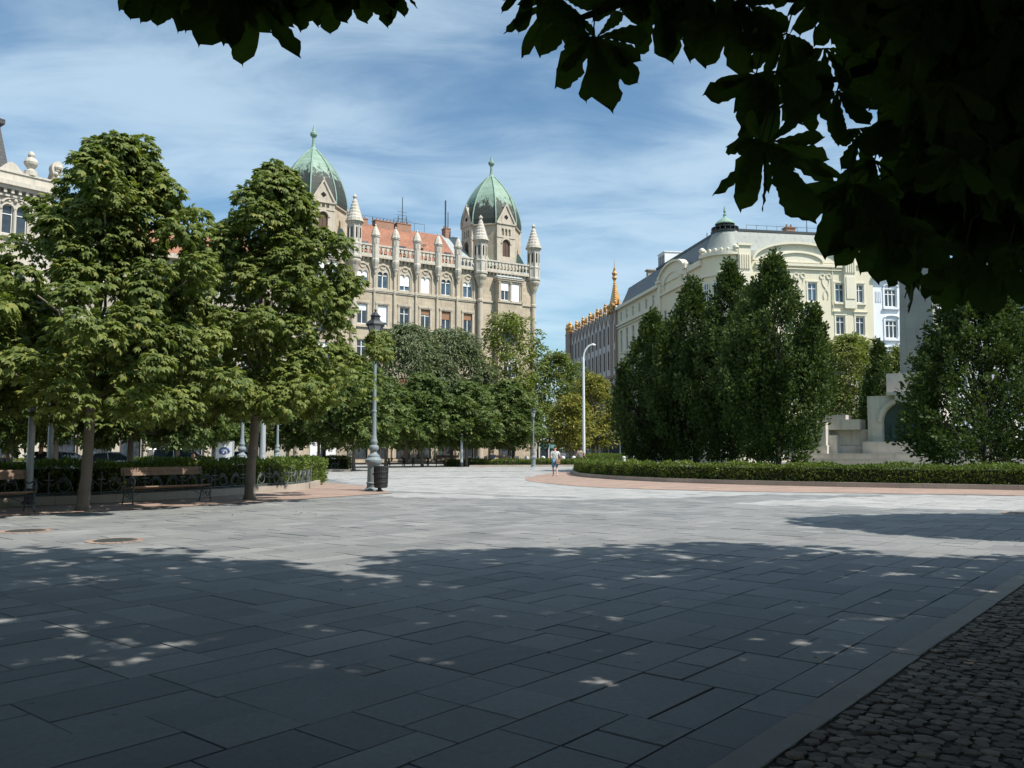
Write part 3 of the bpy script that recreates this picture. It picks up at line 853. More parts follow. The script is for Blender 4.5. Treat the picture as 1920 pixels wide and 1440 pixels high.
for (u, h, arms) in ((24.8, 2.6, 2), (22.6, 2.0, 0), (16.2, 4.4, 3), (15.6, 1.8, 2), (16.8, 1.8, 2), (9.7, 5.0, 0), (9.3, 3.4, 0)):
    mb = MB(DF); mb.tube([(u, -6.9, RZ), (u, -6.9, RZ + h)], [0.07, 0.05], 6)
    for k in range(arms): mb.tube([(u - .7, -6.9, RZ + 1.5 + k * .45 - (.6 if h < 2 else 0)), (u + .7, -6.9, RZ + 1.5 + k * .45 - (.6 if h < 2 else 0))], 0.03, 5)
    if u == 9.7: mb.tube([(u, -6.9, RZ + 1.2), (u, -6.9, RZ + 5)], 0.11, 6)
    mb.build('aerial', M_iron, rf)
mb = MB(DF); mb.lathe(14.9, -3.0, [(0.02, 28.0), (0.3, 28.05), (0.42, 28.2)], 12); mb.tube([(14.9, -3.0, 27.2), (14.9, -3.0, 28.05)], 0.03, 5)
mb.build('satellite_dish', M_white, rf)
for u in (23.5, 18.4, 11.9):
    mb = MB(DF); mb.taper((u - .45, u + .45, -2.9, -1.6), (u - .4, u + .4, -2.8, -1.9), 26.6, 27.35); mb.build('skylight', M_glass, rf)
# domes
M_copA = copper_mat(30.6, 37.2)
def dome(uc, dz, k=1.0):
    w0 = -4.1; Rr = 4.05 * k; ap = Rr * math.cos(PI / 8)
    z0 = 31.8 + dz
    mb = MB(DF)
    mb.lathe(uc, w0, [(Rr * .97, 25.0), (Rr * .97, z0 - .25), (Rr * 1.03, z0 - .12), (Rr * 1.03, z0 + .02)], 8, PI / 8)
    dr = mb.build('drum', M_stone, db)
    prof = [(4.15, 0), (4.2, .7), (4.08, 1.5), (3.84, 2.4), (3.52, 3.3), (3.14, 4.2), (2.66, 5.0), (2.08, 5.8), (1.48, 6.5), (0.92, 7.1), (0.5, 7.5)]
    prof = [(r * k, z0 + .03 + z * k) for r, z in prof]
    mb = MB(DF); mb.lathe(uc, w0, prof, 8, PI / 8)
    uv = []                                                  # panel coordinates follow each gore
    for i, (r, z) in enumerate(prof):
        for kk in range(8): uv.append((kk * 2.0 + (0 if i % 1 == 0 else 0), z))
    d = mb.build('dome', M_copA, db)
    mb = MB(DF)
    for kk in range(8):
        a = PI / 8 + kk * PI / 4
        mb.tube([(uc + (r + .03) * math.cos(a), w0 + (r + .03) * math.sin(a), z) for r, z in prof], 0.10, 5)
    mb.build('rib', M_copper_plain, d)
    zt = prof[-1][1]
    MB(DF).lathe(uc, w0, [(0.62 * k, zt - .1), (0.42, zt + .15), (0.26, zt + .4), (0.19, zt + .8), (0.17, zt + 1.6), (0.26, zt + 1.7), (0.44, zt + 1.95), (0.44, zt + 2.2), (0.24, zt + 2.35), (0.12, zt + 2.8), (0.02, zt + 3.3)], 10).build('finial', M_copper_plain, d)
    # gabled stone fronts on three faces
    for ang in (PI / 2, 0.0, PI):
        c, s_ = math.cos(ang), math.sin(ang)
        nrm = DF.u * c + DF.n * s_
        o = DF(uc, w0, 0)
        g = Frame((o.x, o.y, 0), (-nrm.y, nrm.x), (nrm.x, nrm.y))
        hw_ = 1.42
        mb = MB(g)
        mb.wall(-hw_, hw_, 25.0, z0 + .1, [(-.58, .58, 27.4, 29.75), (-.72, -.36, 30.25, 31.25), (-.18, .18, 30.25, 31.25), (.36, .72, 30.25, 31.25)], ap + .18, 0.22)
        for x in (-hw_, hw_): mb.quad((x, ap - .3, 25), (x, ap + .18, 25), (x, ap + .18, z0 + .1), (x, ap - .3, z0 + .1))
        mb.prism([(-hw_ - .05, z0 + .1), (hw_ + .05, z0 + .1), (0, z0 + 2.75)], ap - 2.2, ap + .2)
        gb = mb.build('gable', M_trim, db)
        mb = MB(g)
        mb.arch_fill(-.58, .58, 29.15, 29.76, ap + .0, ap + .17, 8)
        mb.arch_band(0, 29.15, .62, .84, ap + .182, ap + .28, 10)
        for x in (-.54, 0, .54): mb.arch_fill(x - .18, x + .18, 31.05, 31.26, ap + .02, ap + .17, 6)
        mb.box(-hw_, hw_, ap + .182, ap + .26, 29.95, 30.1)
        mb.box(-hw_ - .08, hw_ + .08, ap + .202, ap + .32, z0 + .0, z0 + .16)
        for sx in (-1, 1):                                   # raking coping
            mb.prism([(sx * (hw_ + .16), z0 + .12), (sx * (hw_ - .08), z0 + .12), (0, z0 + 2.58), (0, z0 + 2.95)], ap + .202, ap + .34)
        mb.lathe(0, ap + .2, [(0.12, z0 + 2.8), (0.16, z0 + 3.0), (0.03, z0 + 3.15)], 6)
        mb.build('gable_moulding', M_trim, gb)
        mb = MB(g)
        for (x, y) in ((-.16, 0), (.16, 0), (0, .16), (0, -.16)): mb.prism([(x + .17 * math.cos(t), z0 + 1.0 + y + .17 * math.sin(t)) for t in np.linspace(0, 2 * PI, 11)[:-1]], ap + .1, ap + .206 + abs(x) * .01)
        mb.build('quatrefoil', M_dark, gb)
        window(gb, g, -.56, .56, 27.42, 29.73, ap + .18, 0.2, fm=M_brownw, gm=M_brownw, mull=1, transom=0)
        mb = MB(g)
        for x in (-.54, 0, .54): mb.quad((x - .18, ap - .03, 30.25), (x + .18, ap - .03, 30.25), (x + .18, ap - .03, 31.25), (x - .18, ap - .03, 31.25))
        mb.build('blind_arch', M_stone, gb)
    mb = MB(DF)                                              # green flashings at the foot of the drum
    for a in (PI / 4, 3 * PI / 4):
        x, y = uc + 3.9 * k * math.cos(a), w0 + 3.9 * k * math.sin(a)
        mb.taper((x - .9, x + .9, y - .9, y + .9), (x - .2, x + .2, y - .8, y - .3), 25.9, 28.4)
    mb.build('flashing', M_copper_plain, dr)
dome(4.0, 0.0, 1.0)
dome(29.55, -1.0, 1.0)

# ---------------------------------------------------------------- the red roofed house joined to it on the left
M_house = ashlar('house_render', (0.40, 0.36, 0.30), (0.48, 0.44, 0.37), (0.33, 0.3, 0.25), 1.3, 0.5, 0.3, streak=0.35)
rh = thing('red_roofed_house', DF(48, -5, 0), 'pale house with a red tiled roof mostly hidden behind the chestnut trees', 'building')
mb = MB(DF); holes = []
cs = [36 + 1.6 + i * 3.05 for i in range(9)]
for c in cs:
    for z0, z1 in ((18.0, 20.4), (13.5, 16.2), (8.6, 11.6)): holes.append((c - .65, c + .65, z0, z1))
    holes.append((c - 1.0, c + 1.0, 0.2, 4.6))
mb.wall(33.2, 64, 0, 22.3, holes, -0.2, 0.3)
mb.quad((64, -.2, 0), (64, -12, 0), (64, -12, 22.3), (64, -.2, 22.3)); mb.quad((33.25, -12, 0), (64, -12, 0), (64, -12, 22.3), (33.25, -12, 22.3))
mb.build('wall', M_house, rh)
mb = MB(DF); mb.box(33.3, 64.3, -.198, .5, 22.0, 22.5); mb.box(33.3, 64.2, -.198, .1, 5.6, 6.0); mb.box(33.3, 64.2, -.198, .05, 12.6, 12.9)
for i in range(10):
    u = 36 + i * 3.05
    mb.box(u - .35, u + .35, -.198, .12, 0, 5.59)
mb.build('cornice', M_trim, rh)
for c in cs:
    for z0, z1 in ((18.0, 20.4), (13.5, 16.2), (8.6, 11.6)): window(rh, DF, c - .63, c + .63, z0 + .02, z1 - .02, -.2, .24, blind=random.choice([0, 0, .4]))
    window(rh, DF, c - .98, c + .98, .22, 4.58, -.2, .26, fm=M_brownw, name='shop_window')
mb = MB(DF)
p = [(0.4, 22.5), (-6.0, 26.4), (-12.2, 22.5)]
mb.add([(33.4, w, z) for w, z in p] + [(64.2, w, z) for w, z in p], [(0, 1, 4, 3), (1, 2, 5, 4), (0, 2, 1), (3, 4, 5)])
mb.uv = [(33, 0), (33, 7.6), (33, 15), (64, 0), (64, 7.6), (64, 15)]
rf = mb.build('roof', M_tile, rh)
for u in (38, 45, 55):
    mb = MB(DF); mb.box(u - .7, u + .7, -6.6, -5.5, 25.6, 27.4); mb.build('chimney', M_brick, rf)

# ---------------------------------------------------------------- the cream building at the left edge
LF = Frame((-38.7, 70.0, 0), (-0.635, -0.773), (0.773, -0.635))
M_lime = ashlar('pale_limestone', (0.46, 0.42, 0.35), (0.54, 0.495, 0.42), (0.36, 0.33, 0.28), 1.3, 0.55, 0.5, streak=0.3)
M_limet = mat('pale_limestone_trim', (0.52, 0.475, 0.40), 0.85, 0.14, 1.5, 14, 0.3, streak=0.4)
M_slate = ashlar('dark_slate', (0.035, 0.037, 0.042), (0.06, 0.062, 0.068), (0.015, 0.015, 0.018), 0.4, 0.3, 0.2, 0.6, 0.03)
lbld = thing('cream_palace', LF(12, -6, 0), 'ornate cream palace with urns and dark slate tower roof at the left edge', 'building')
mb = MB(LF); holes = []
lc = [2.6 + i * 3.6 for i in range(6)]
for c in lc:
    for z0, z1 in ((18.9, 21.3), (13.2, 16.2), (7.6, 10.8)):
        holes += [(c - .95, c - .12, z0, z1), (c + .12, c + .95, z0, z1)]
    holes.append((c - 1.0, c + 1.0, .3, 4.6))
mb.wall(0, 24, 0, 22.9, holes, 0, .35)
mb.quad((0, 0, 0), (0, -16, 0), (0, -16, 22.9), (0, 0, 22.9)); mb.quad((24, 0, 0), (24, -16, 0), (24, -16, 22.9), (24, 0, 22.9)); mb.quad((0, -16, 0), (24, -16, 0), (24, -16, 22.9), (0, -16, 22.9)); mb.quad((0, 0, 22.9), (24, 0, 22.9), (24, -16, 22.9), (0, -16, 22.9))
mb.build('wall', M_lime, lbld)
mb = MB(LF)
mb.box(-.75, 24.2, .002, .75, 22.75, 23.1); mb.box(-.6, 24.2, .002, .5, 22.5, 22.748); mb.box(-.35, 24.2, .002, .22, 21.9, 22.1)
k = .1
while k < 23: mb.box(k, k + .22, .002, .42, 22.15, 22.498); k += .55
mb.box(-.72, 0, -16, .002, 22.75, 23.1); mb.box(-.2, 24, .002, .18, 12.2, 12.5); mb.box(-.2, 24, .002, .25, 5.6, 6.0)
mb.box(-.15, 1.1, .002, .15, 6.0, 21.9)
mb.box(.1, .45, .15, .55, 21.3, 22.15); mb.lathe(.28, .5, [(.25, 21.2), (.28, 21.4), (.2, 21.6)], 8)
mb.build('cornice', M_limet, lbld)
mb = MB(LF)
mb.box(-.4, 24, -.35, .3, 23.1, 23.85); mb.box(-.5, 24.05, -.4, .4, 23.852, 24.0)
pts = [(2.2, 24.0)] + [(2.2 + .3 * i, 24.0 + .75 * math.sin(PI * i / 6) ** 1.3) for i in range(1, 6)] + [(4.0, 24.0)]
mb.prism(pts, -.3, .32)
mb.build('parapet', M_limet, lbld)
MB(LF).lathe(1.55, 0, [(.5, 24.0), (.5, 24.4), (.3, 24.5), (.25, 24.6), (.5, 24.95), (.55, 25.15), (.45, 25.4), (.2, 25.55), (.28, 25.75), (.22, 25.95), (.05, 26.1)], 12).build('urn', M_limet, lbld)
mb = MB(LF)                                                   # corner scroll with carved leaf
mb.prism([(-.45 + .5 * math.cos(t) * (1 - t / 14), 25.1 + .62 * math.sin(t)) for t in np.linspace(-.5, 4.2, 16)] + [(.2, 23.9), (-.5, 23.6)], -.3, .35)
mb.lathe(-.45, .35, [(.28, 25.0), (.34, 25.15), (.28, 25.3)], 10)
for k in range(5): mb.ball(-.4 + .12 * math.sin(k * 2), .36, 24.9 - k * .3, .2 - k * .02, 8, 5)
mb.build('scroll', M_limet, lbld)
mb = MB(LF); mb.taper((2.8, 8.8, -7, -.8), (3.5, 8.1, -6.3, -1.5), 23.9, 28.2); mb.box(3.2, 8.4, -6.6, -1.2, 28.202, 28.6); mb.taper((3.35, 8.25, -6.4, -1.4), (4.2, 7.4, -5.5, -2.3), 28.602, 29.6)
mb.build('tower_roof', M_slate, lbld)
for c in lc:
    for z0, z1 in ((18.9, 21.3), (13.2, 16.2), (7.6, 10.8)):
        for s_ in (-1, 1):
            window(lbld, LF, c + s_ * .535 - .4, c + s_ * .535 + .4, z0 + .02, z1 - .02, 0, .26, mull=0, bar=.06, gm=M_glass)
        mb = MB(LF)
        for s_ in (-1, 1):
            mb.arch_fill(c + s_ * .535 - .415, c + s_ * .535 + .415, z1 - .42, z1 + .01, -.15, -.01)
            mb.arch_band(c + s_ * .535, z1 - .42, .44, .56, .002, .1, 8)
        mb.box(c - 1.2, c + 1.2, .002, .25, z0 - .3, z0 - .05); mb.lathe(c, .02, [(.09, z0), (.09, z1 - .4), (.14, z1 - .3)], 8)
        mb.arch_band(c, z1 + .1, .9, 1.1, .002, .16, 8, .45)
        mb.ball(c, .08, z1 + .35, .16, 8, 5); mb.ball(c - .45, .06, z1 + .26, .11, 8, 5); mb.ball(c + .45, .06, z1 + .26, .11, 8, 5)
        mb.build('window_surround', M_limet, lbld)
    window(lbld, LF, c - .98, c + .98, .32, 4.58, 0, .26, fm=M_brownw, name='shop_window')

# ---------------------------------------------------------------- the cream corner building on the right
YR = Frame((24.5, 103.0, 0), (0.985, 0.174), (0.174, -0.985))
oL = YR(0, -3.2, 0)
YL = Frame((oL.x, oL.y, 0), (-0.174, 0.985), (-0.985, -0.174))
M_cream = mat('cream_stucco', (0.72, 0.66, 0.50), 0.85, 0.05, 0.5, 14, 0.15, streak=0.12)
M_cream2 = mat('cream_moulding', (0.74, 0.69, 0.55), 0.85, 0.05, 0.8, 14, 0.15, streak=0.15)
M_pzinc = mat('pale_zinc_roof', (0.27, 0.29, 0.265), 0.6, 0.12, 0.5, 6, 0.08, streak=0.45)
M_dslate = mat('grey_slate_roof', (0.13, 0.145, 0.15), 0.55, 0.2, 0.5, 8, 0.1, streak=0.3)
yb = thing('cream_corner_building', YR(10, -8, 0), 'cream stucco corner building with rounded corner, curved gables and grey mansard roof', 'building')
CZ = 24.9
rc = [6.6, 9.9, 13.2, 16.9, 19.6]
rows_z = ((20.0, 22.3), (15.9, 18.2), (11.6, 14.2), (7.2, 10.0))
holes = [(c - .6, c + .6, a, b) for c in rc for a, b in rows_z] + [(c - 1, c + 1, .3, 4.6) for c in rc]
mb = MB(YR); mb.wall(3.2, 21.5, 0, CZ, holes, 0, .3)
mb.quad((21.5, 0, 0), (21.5, -14, 0), (21.5, -14, CZ), (21.5, 0, CZ))
holesL = []
lcs = [1.9, 6.6, 10, 13.4, 18.2, 21.4, 24.6, 27.8, 31.0, 34.0]
for i, c in enumerate(lcs):
    for a, b in ((17.6, 21.2), (12.2, 15.2), (7.2, 10.2)): holesL.append((c - .6, c + .6, a, b))
    if i > 3: holesL.append((c - .5, c + .5, 22.7, 24.2))
    holesL.append((c - 1, c + 1, .3, 4.6))
mbl = MB(YL); mbl.wall(0, 35.8, 0, CZ, holesL, 0, .3); mbl.quad((35.8, 0, 0), (35.8, -14, 0), (35.8, -14, CZ), (35.8, 0, CZ))
w1 = mb.build('wall', M_cream, yb); mbl.build('wall', M_cream, yb)
mb = MB(YR)
arc = [(3.2 + 3.2 * math.cos(t), -3.2 + 3.2 * math.sin(t)) for t in np.linspace(PI / 2, PI, 15)]
for a, b in zip(arc, arc[1:]): mb.quad((a[0], a[1], 0), (b[0], b[1], 0), (b[0], b[1], CZ + 1.0), (a[0], a[1], CZ + 1.0))
cw = mb.build('rounded_corner', M_cream, yb, smooth=True)
for z0, z1 in ((19.6, 22.2), (15, 17.6), (10.5, 13.2), (6.4, 9.2)):
    for t in (PI * .61, PI * .75, PI * .89):
        x, y = 3.2 + 3.2 * math.cos(t), -3.2 + 3.2 * math.sin(t)
        o = YR(x, y, 0); nn = YR.u * math.cos(t) + YR.n * math.sin(t)
        window(cw, Frame((o.x, o.y, 0), (-nn.y, nn.x), (nn.x, nn.y)), -.42, .42, z0, z1, .16, .1, gm=M_glassb)
def rings(mb, r, z0, z1, a0=PI / 2, a1=PI, n=14, r0=3.2):
    ts = np.linspace(a0, a1, n + 1)
    for t, q in zip(ts, ts[1:]):
        pt = [(3.2 + rr * math.cos(x), -3.2 + rr * math.sin(x)) for x in (t, q) for rr in (r0, r)]
        mb.slab([pt[0], pt[1], pt[3], pt[2]], z0, z1)
mb = MB(YR)
rings(mb, 3.6, CZ + .6, CZ + 1.05, r0=3.0); rings(mb, 3.42, 23.0, 23.35, r0=3.202); rings(mb, 3.38, 18.7, 18.9, r0=3.202); rings(mb, 3.5, 5.4, 5.9, r0=3.202)
mb.build('corner_moulding', M_cream2, yb)
def seg_arch(mb, c, hw_, z0, rise, w0, w1, n=16, below=0.0):
    pts = [(c + hw_ * math.cos(PI - PI * i / n), z0 + rise * math.sin(PI * i / n)) for i in range(n + 1)]
    mb.prism(([(c - hw_, z0 - below)] if below else []) + pts + ([(c + hw_, z0 - below)] if below else []), w0, w1)
def seg_band(mb, c, hw_, z0, rise, t, w0, w1, n=16):
    for i in range(n):
        a, b = PI - PI * i / n, PI - PI * (i + 1) / n
        q = [(c + (hw_ + e) * math.cos(x), z0 + (rise + e) * math.sin(x)) for x in (a, b) for e in (0, t)]
        mb.prism([q[0], q[1], q[3], q[2]], w0, w1)
# right front ornament
mb = MB(YR)
seg_arch(mb, 11.4, 6.0, CZ, 2.2, -.5, 0.05); seg_band(mb, 11.4, 6.0, CZ, 2.2, .28, -.5, .42); seg_band(mb, 11.4, 3.2, CZ - .1, 1.2, .18, .052, .25)
mb.box(8.6, 14.2, .052, .12, CZ - .1, CZ + .1)
mb.box(5.6, 17.2, .002, .3, CZ - .55, CZ - .25); mb.box(5.6, 17.2, .002, .22, CZ - .95, CZ - .85)
mb.box(17.4, 21.5, -.5, .3, CZ - .2, CZ + .1); mb.box(17.5, 21.5, -.4, .05, CZ + .1, CZ + 1.0); mb.box(17.4, 21.5, -.5, .2, CZ + 1.0, CZ + 1.25)
seg_band(mb, 19.4, 2.0, CZ + 1.25, .9, .2, -.4, .12); seg_arch(mb, 19.4, 2.0, CZ + 1.25, .9, -.4, .02)
for x in (3.3, 17.4):                                          # console pilasters
    mb.box(x, x + 1.6, .002, .38, 19.2, CZ + 1.7); mb.box(x - .15, x + 1.75, -.1, .55, CZ + 1.702, CZ + 2.0)
    for k in range(5): mb.box(x + .1 + k * .3, x + .26 + k * .3, .382, .52, CZ - 1.2, CZ + .6)
    mb.box(x + .2, x + 1.4, .382, .46, 20.4, 23.2)
mb.build('gable', M_cream2, yb)
mb = MB(YR)
for c in rc:
    for i, (a, b) in enumerate(rows_z):
        mb.box(c - .85, c + .85, .002, .24, a - .28, a - .06)
        mb.box(c - .82, c - .62, .002, .06, a - .05, b + .15); mb.box(c + .62, c + .82, .002, .06, a - .05, b + .15)
        mb.box(c - .85, c + .85, .002, .09, b + .152, b + .32)
        if i == 1: mb.taper((c - .8, c + .8, .002, .10), (c - 1.0, c + 1.0, .002, .22), b + .33, b + .6)
mb.box(3.4, 21.5, .002, .22, 14.75, 15.1); mb.box(3.4, 21.5, .002, .3, 5.4, 5.9)
for c in (11.5, 15.0):                                          # looping stucco relief beside the top windows
    for s_ in (-1, 1):
        mb.tube([(c + s_ * .55 * math.sin(t * 1.2) * (1 - t * .1), .03, 23.4 - t * .7) for t in np.linspace(0, 4.4, 18)], .07, 5)
        mb.arch_band(c + s_ * .45, 23.2, .25, .36, .002, .1, 8, 1, 0, 2 * PI)
mb.tube([(16.9 - 1.9 * math.cos(t) * .5, .04, 14.4 + .4 * math.sin(t * 2)) for t in np.linspace(0, PI, 10)], .07, 5)
mb.build('stucco_trim', M_cream2, yb)
for c in rc:
    for j, (a, b) in enumerate(rows_z): window(yb, YR, c - .58, c + .58, a + .02, b - .02, 0, .22, gm=M_glassb if j == 0 else M_glass, transom=.7)
    window(yb, YR, c - .98, c + .98, .32, 4.58, 0, .26, fm=M_brownw, name='shop_window')
mb = MB(YR); mb.tube([(15.9, .12, 24.4), (15.9, .12, 18.8)], .06, 6); mb.tube([(15.2, .1, 24.6), (15.9, .12, 24.2)], .06, 6)
mb.build('drainpipe', M_cream2, yb)
# left front ornament
mb = MB(YL)
seg_arch(mb, 10, 5.0, CZ + .3, 2.0, -.4, .15, below=.3); seg_band(mb, 10, 5.0, CZ + .3, 2.0, .3, -.4, .5); seg_band(mb, 10, 3.4, CZ - .8, 1.8, .2, .152, .3)
mb.box(4.8, 15.2, .002, .3, 23.4, 23.7); mb.box(15.2, 35.8, .002, .5, CZ - .1, CZ + .35); mb.box(15.2, 35.8, .002, .35, 22.0, 22.3); mb.box(15.2, 35.8, .002, .25, 21.6, 21.75)
mb.box(0, 35.8, .002, .3, 5.4, 5.9)
for x in (4.4, 14.6):
    mb.box(x, x + .9, .002, .35, 6, CZ + .4); mb.box(x - .2, x + 1.1, -.2, .6, CZ + .402, CZ + .8); mb.ball(x + .45, .2, CZ + 1.0, .4, 8, 6)
for i, c in enumerate(lcs):
    for a, b in ((17.6, 21.2), (12.2, 15.2), (7.2, 10.2)): mb.box(c - .8, c + .8, .002, .2, a - .25, a - .03)
mb.box(-.05, 4.2, .002, .35, CZ - .2, CZ + .5)
mb.build('gable', M_cream2, yb)
for i, c in enumerate(lcs):
    for a, b in ((17.6, 21.2), (12.2, 15.2), (7.2, 10.2)): window(yb, YL, c - .58, c + .58, a + .02, b - .02, 0, .22)
    if i > 3: window(yb, YL, c - .48, c + .48, 22.72, 24.18, 0, .2)
    window(yb, YL, c - .98, c + .98, .32, 4.58, 0, .26, fm=M_brownw, name='shop_window')
# roofs
mb = MB(YR)
rp = [(-.35, CZ), (-.6, 26.3), (-1.0, 27.3), (-1.35, 28.3), (-1.6, 28.95), (-7, 29.3)]
mb.add([(u, w, z) for w, z in rp for u in (3.2, 21.5)], [(2 * i, 2 * i + 1, 2 * i + 3, 2 * i + 2) for i in range(5)])
mb.add([(21.48, w, z) for w, z in rp + [(-7, CZ)]], [tuple(range(7))])
rf = mb.build('roof', M_pzinc, yb)
mb = MB(YR); mb.box(4.2, 21.5, -1.9, -1.5, 28.9, 29.2)
for u in np.arange(6, 21.5, 1.4): mb.tube([(u, -3, 29.0), (u, -3, 30.2)], .025, 5)
mb.tube([(6, -3, 30.15), (21, -3, 30.15)], .025, 5)
mb.tube([(15.2, -4.5, 29.3), (15.2, -4.5, 33.2)], [.06, .03], 5)
mb.build('ridge', M_iron, rf)
for u, L in ((13.2, 1.3), (18.2, 1.2)):
    mb = MB(YR); mb.box(u - L / 2, u + L / 2, -6, -5, 29, 30.6); mb.box(u - L / 2 - .1, u + L / 2 + .1, -6.1, -4.9, 30.602, 30.75)
    for k in (-.3, .3): mb.lathe(u + k, -5.5, [(.16, 30.75), (.12, 31.2)], 8)
    mb.build('chimney', M_brick, rf)
mb = MB(YL)
rp = [(-.35, CZ + .1), (-.7, 26.3), (-1.2, 27.3), (-1.6, 28.2), (-1.9, 28.95), (-8, 29.2)]
mb.add([(u, w, z - (.3 if u else 0)) for w, z in rp for u in (0, 35.8)], [(2 * i, 2 * i + 1, 2 * i + 3, 2 * i + 2) for i in range(5)])
rl = mb.build('roof', M_dslate, yb)
mb = MB(YL); mb.box(0, 22, -2.2, -1.8, 28.8, 29.1)
for u in np.arange(1, 22, 1.6): mb.tube([(u, -4.2, 29.1), (u, -4.2, 30.0)], .025, 5)
mb.tube([(1, -4.2, 29.95), (21, -4.2, 29.95)], .025, 5)
for u, h in ((9, 2.4), (15, 1.7)): mb.tube([(u, -4.6, 29), (u, -4.6, 29 + h)], .06, 5); mb.box(u - .1, u + .1, -4.75, -4.62, 29.6, 30.4)
mb.build('ridge', M_iron, rl)
mb = MB(YL)
for k in range(4): mb.box(19.2 + k * .72, 19.86 + k * .72, -5.6, -2.2, 28.9 , 31.0)
mb.box(19.1, 22.1, -5.7, -2.1, 31.002, 31.15); mb.box(19.1, 22.1, -5.7, -2.1, 28.75, 28.898)
ac = mb.build('air_conditioner', M_white, rl)
mb = MB(YL)
for k in range(4): mb.box(19.3 + k * .72, 19.76 + k * .72, -2.21, -2.17, 29.2, 30.7)
mb.tube([(19.4, -2.4, 28.75), (19.4, -2.4, 27)], .06, 5); mb.tube([(21.9, -2.4, 28.75), (21.9, -2.4, 27)], .06, 5)
mb.build('grille', M_dslate, ac)
mb = MB(YL); mb.box(25.5, 26.4, -4.6, -1.8, 26.5, 29.5); mb.box(25.3, 26.6, -4.8, -1.6, 29.502, 29.7); mb.build('chimney', M_house, rl)
for u in (5, 12, 16.5):
    mb = MB(YL); mb.taper((u - .6, u + .6, -2.6, -1.2), (u - .5, u + .5, -2.6, -1.8), 26.4, 27.5); mb.build('skylight', M_glassb, rl)
mb = MB(YR)
mb.lathe(3.2, -3.2, [(3.15, CZ + 1.0), (2.8, CZ + 1.35), (2.45, CZ + 2.0), (2.1, CZ + 2.9), (1.8, 28.5), (1.62, 28.97)], 28)
cd = mb.build('corner_roof', M_pzinc, yb, smooth=True)
mb = MB(YR); mb.lathe(3.2, -3.2, [(1.75, 28.9), (1.8, 29.15), (1.4, 29.18), (1.4, 29.3), (1.1, 29.4), (1.05, 29.42)], 24)
for k in range(12): mb.lathe(3.2 + 1.0 * math.cos(k * PI / 6), -3.2 + 1.0 * math.sin(k * PI / 6), [(.10, 29.4), (.08, 30.1)], 6)
for k in range(16): mb.lathe(3.2 + 1.65 * math.cos(k * PI / 8), -3.2 + 1.65 * math.sin(k * PI / 8), [(.07, 29.15), (.06, 29.6)], 5)
mb.lathe(3.2, -3.2, [(1.7, 29.6), (1.7, 29.67), (1.55, 29.69)], 24)
mb.build('lantern', M_iron, cd)
MB(YR).lathe(3.2, -3.2, [(1.25, 30.1), (1.25, 30.22), (1.0, 30.5), (.6, 30.8), (.28, 31.0), (.18, 31.2), (.24, 31.4), (.08, 31.55), (.18, 31.8), (.03, 32.5)], 16).build('cap', M_copper_plain, cd)
for (t, s_) in [(t, .22) for t in np.linspace(PI / 2 + .1, PI - .1, 7)] + [(PI / 2 + .05, .42), (PI * .95, .42)]:
    mb = MB(YR); x, y = 3.2 + 3.4 * math.cos(t), -3.2 + 3.4 * math.sin(t)
    mb.lathe(x, y, [(s_ * .7, CZ + 1.05), (s_ * .5, CZ + 1.05 + s_ * .3), (s_, CZ + 1.05 + s_ * .9), (s_ * .9, CZ + 1.05 + s_ * 1.5), (s_ * .3, CZ + 1.05 + s_ * 2.0)], 9)
    mb.build('acroterion', M_cream2, yb)

# ---------------------------------------------------------------- the gold crested building beyond it
M_lilac = mat('lilac_grey_render', (0.60, 0.55, 0.52), 0.85, 0.08, 0.7, 12, 0.2, streak=0.3)
M_umber = mat('brown_clay_pilaster', (0.30, 0.22, 0.17), 0.8, 0.2, 1.2, 14, 0.2)
M_gold = mat('gold_glazed_ceramic', (0.55, 0.31, 0.10), 0.4, 0.35, 2.0, 18, 0.25, metal=0.3)
gbd = thing('gold_crested_building', YL(52, -6, 0), 'lilac grey building with wavy parapet and golden ceramic crests and spire', 'building')
G0, G1 = 35.85, 71.0
gw = [37.3, 41.2] + [43.85 + 2.55 * i for i in range(10)]
holes = []
for c in gw:
    holes += [(c - .55, c + .55, 19.6, 22.9), (c - .55, c + .55, 15.2, 18.6), (c - .55, c + .55, 10.2, 13.2), (c - .6, c + .6, 5.6, 8.8), (c - .8, c + .8, .4, 4.2)]
mb = MB(YL); mb.wall(G0, G1, 0, 25.0, holes, .1, .2)
mb.quad((G1, .1, 0), (G1, -14, 0), (G1, -14, 25), (G1, .1, 25)); mb.quad((G0, .1, 0), (G0, -14, 0), (G0, -14, 25), (G0, .1, 25)); mb.box(G0, G1, -14, -.3, 24.8, 25)
mb.build('wall', M_lilac, gbd)
mb = MB(YL)
for c in gw:
    for b in (22.9, 18.6): mb.arch_fill(c - .55, c + .55, b - .55, b + .01, 0.0, .098)
mb.build('arch_head', M_lilac, gbd)
pil = [39.2] + [45.1 - 2.55 + 2.55 * i for i in range(12)]
mb = MB(YL)
for i, c in enumerate(pil):
    hw_ = .75 if i == 0 else .13
    mb.box(c - hw_, c + hw_, .102, .19, 0, 25.6)
mb.box(G0, G0 + .5, .102, .4, 0, 25.4); mb.box(G1 - 3.6, G1, .102, .5, 0, 25.6)
for a, b in zip([39.6] + pil[1:], pil[1:]): 
    pass
mb.build('pilaster', M_umber, gbd)
mb = MB(YL)
for c in gw:                                                       # zigzag net of mouldings on the frieze
    mb.tube([(c - 1.1, .14, 23.0), (c - .5, .14, 24.2), (c, .14, 25.2), (c + .5, .14, 24.2), (c + 1.1, .14, 23.0)], .09, 5)
mb.box(G0, G1, .102, .3, 13.8, 14.2); mb.box(G0, G1, .102, .22, 9.4, 9.7)
mb.build('moulding', M_umber, gbd)
mb = MB(YL)
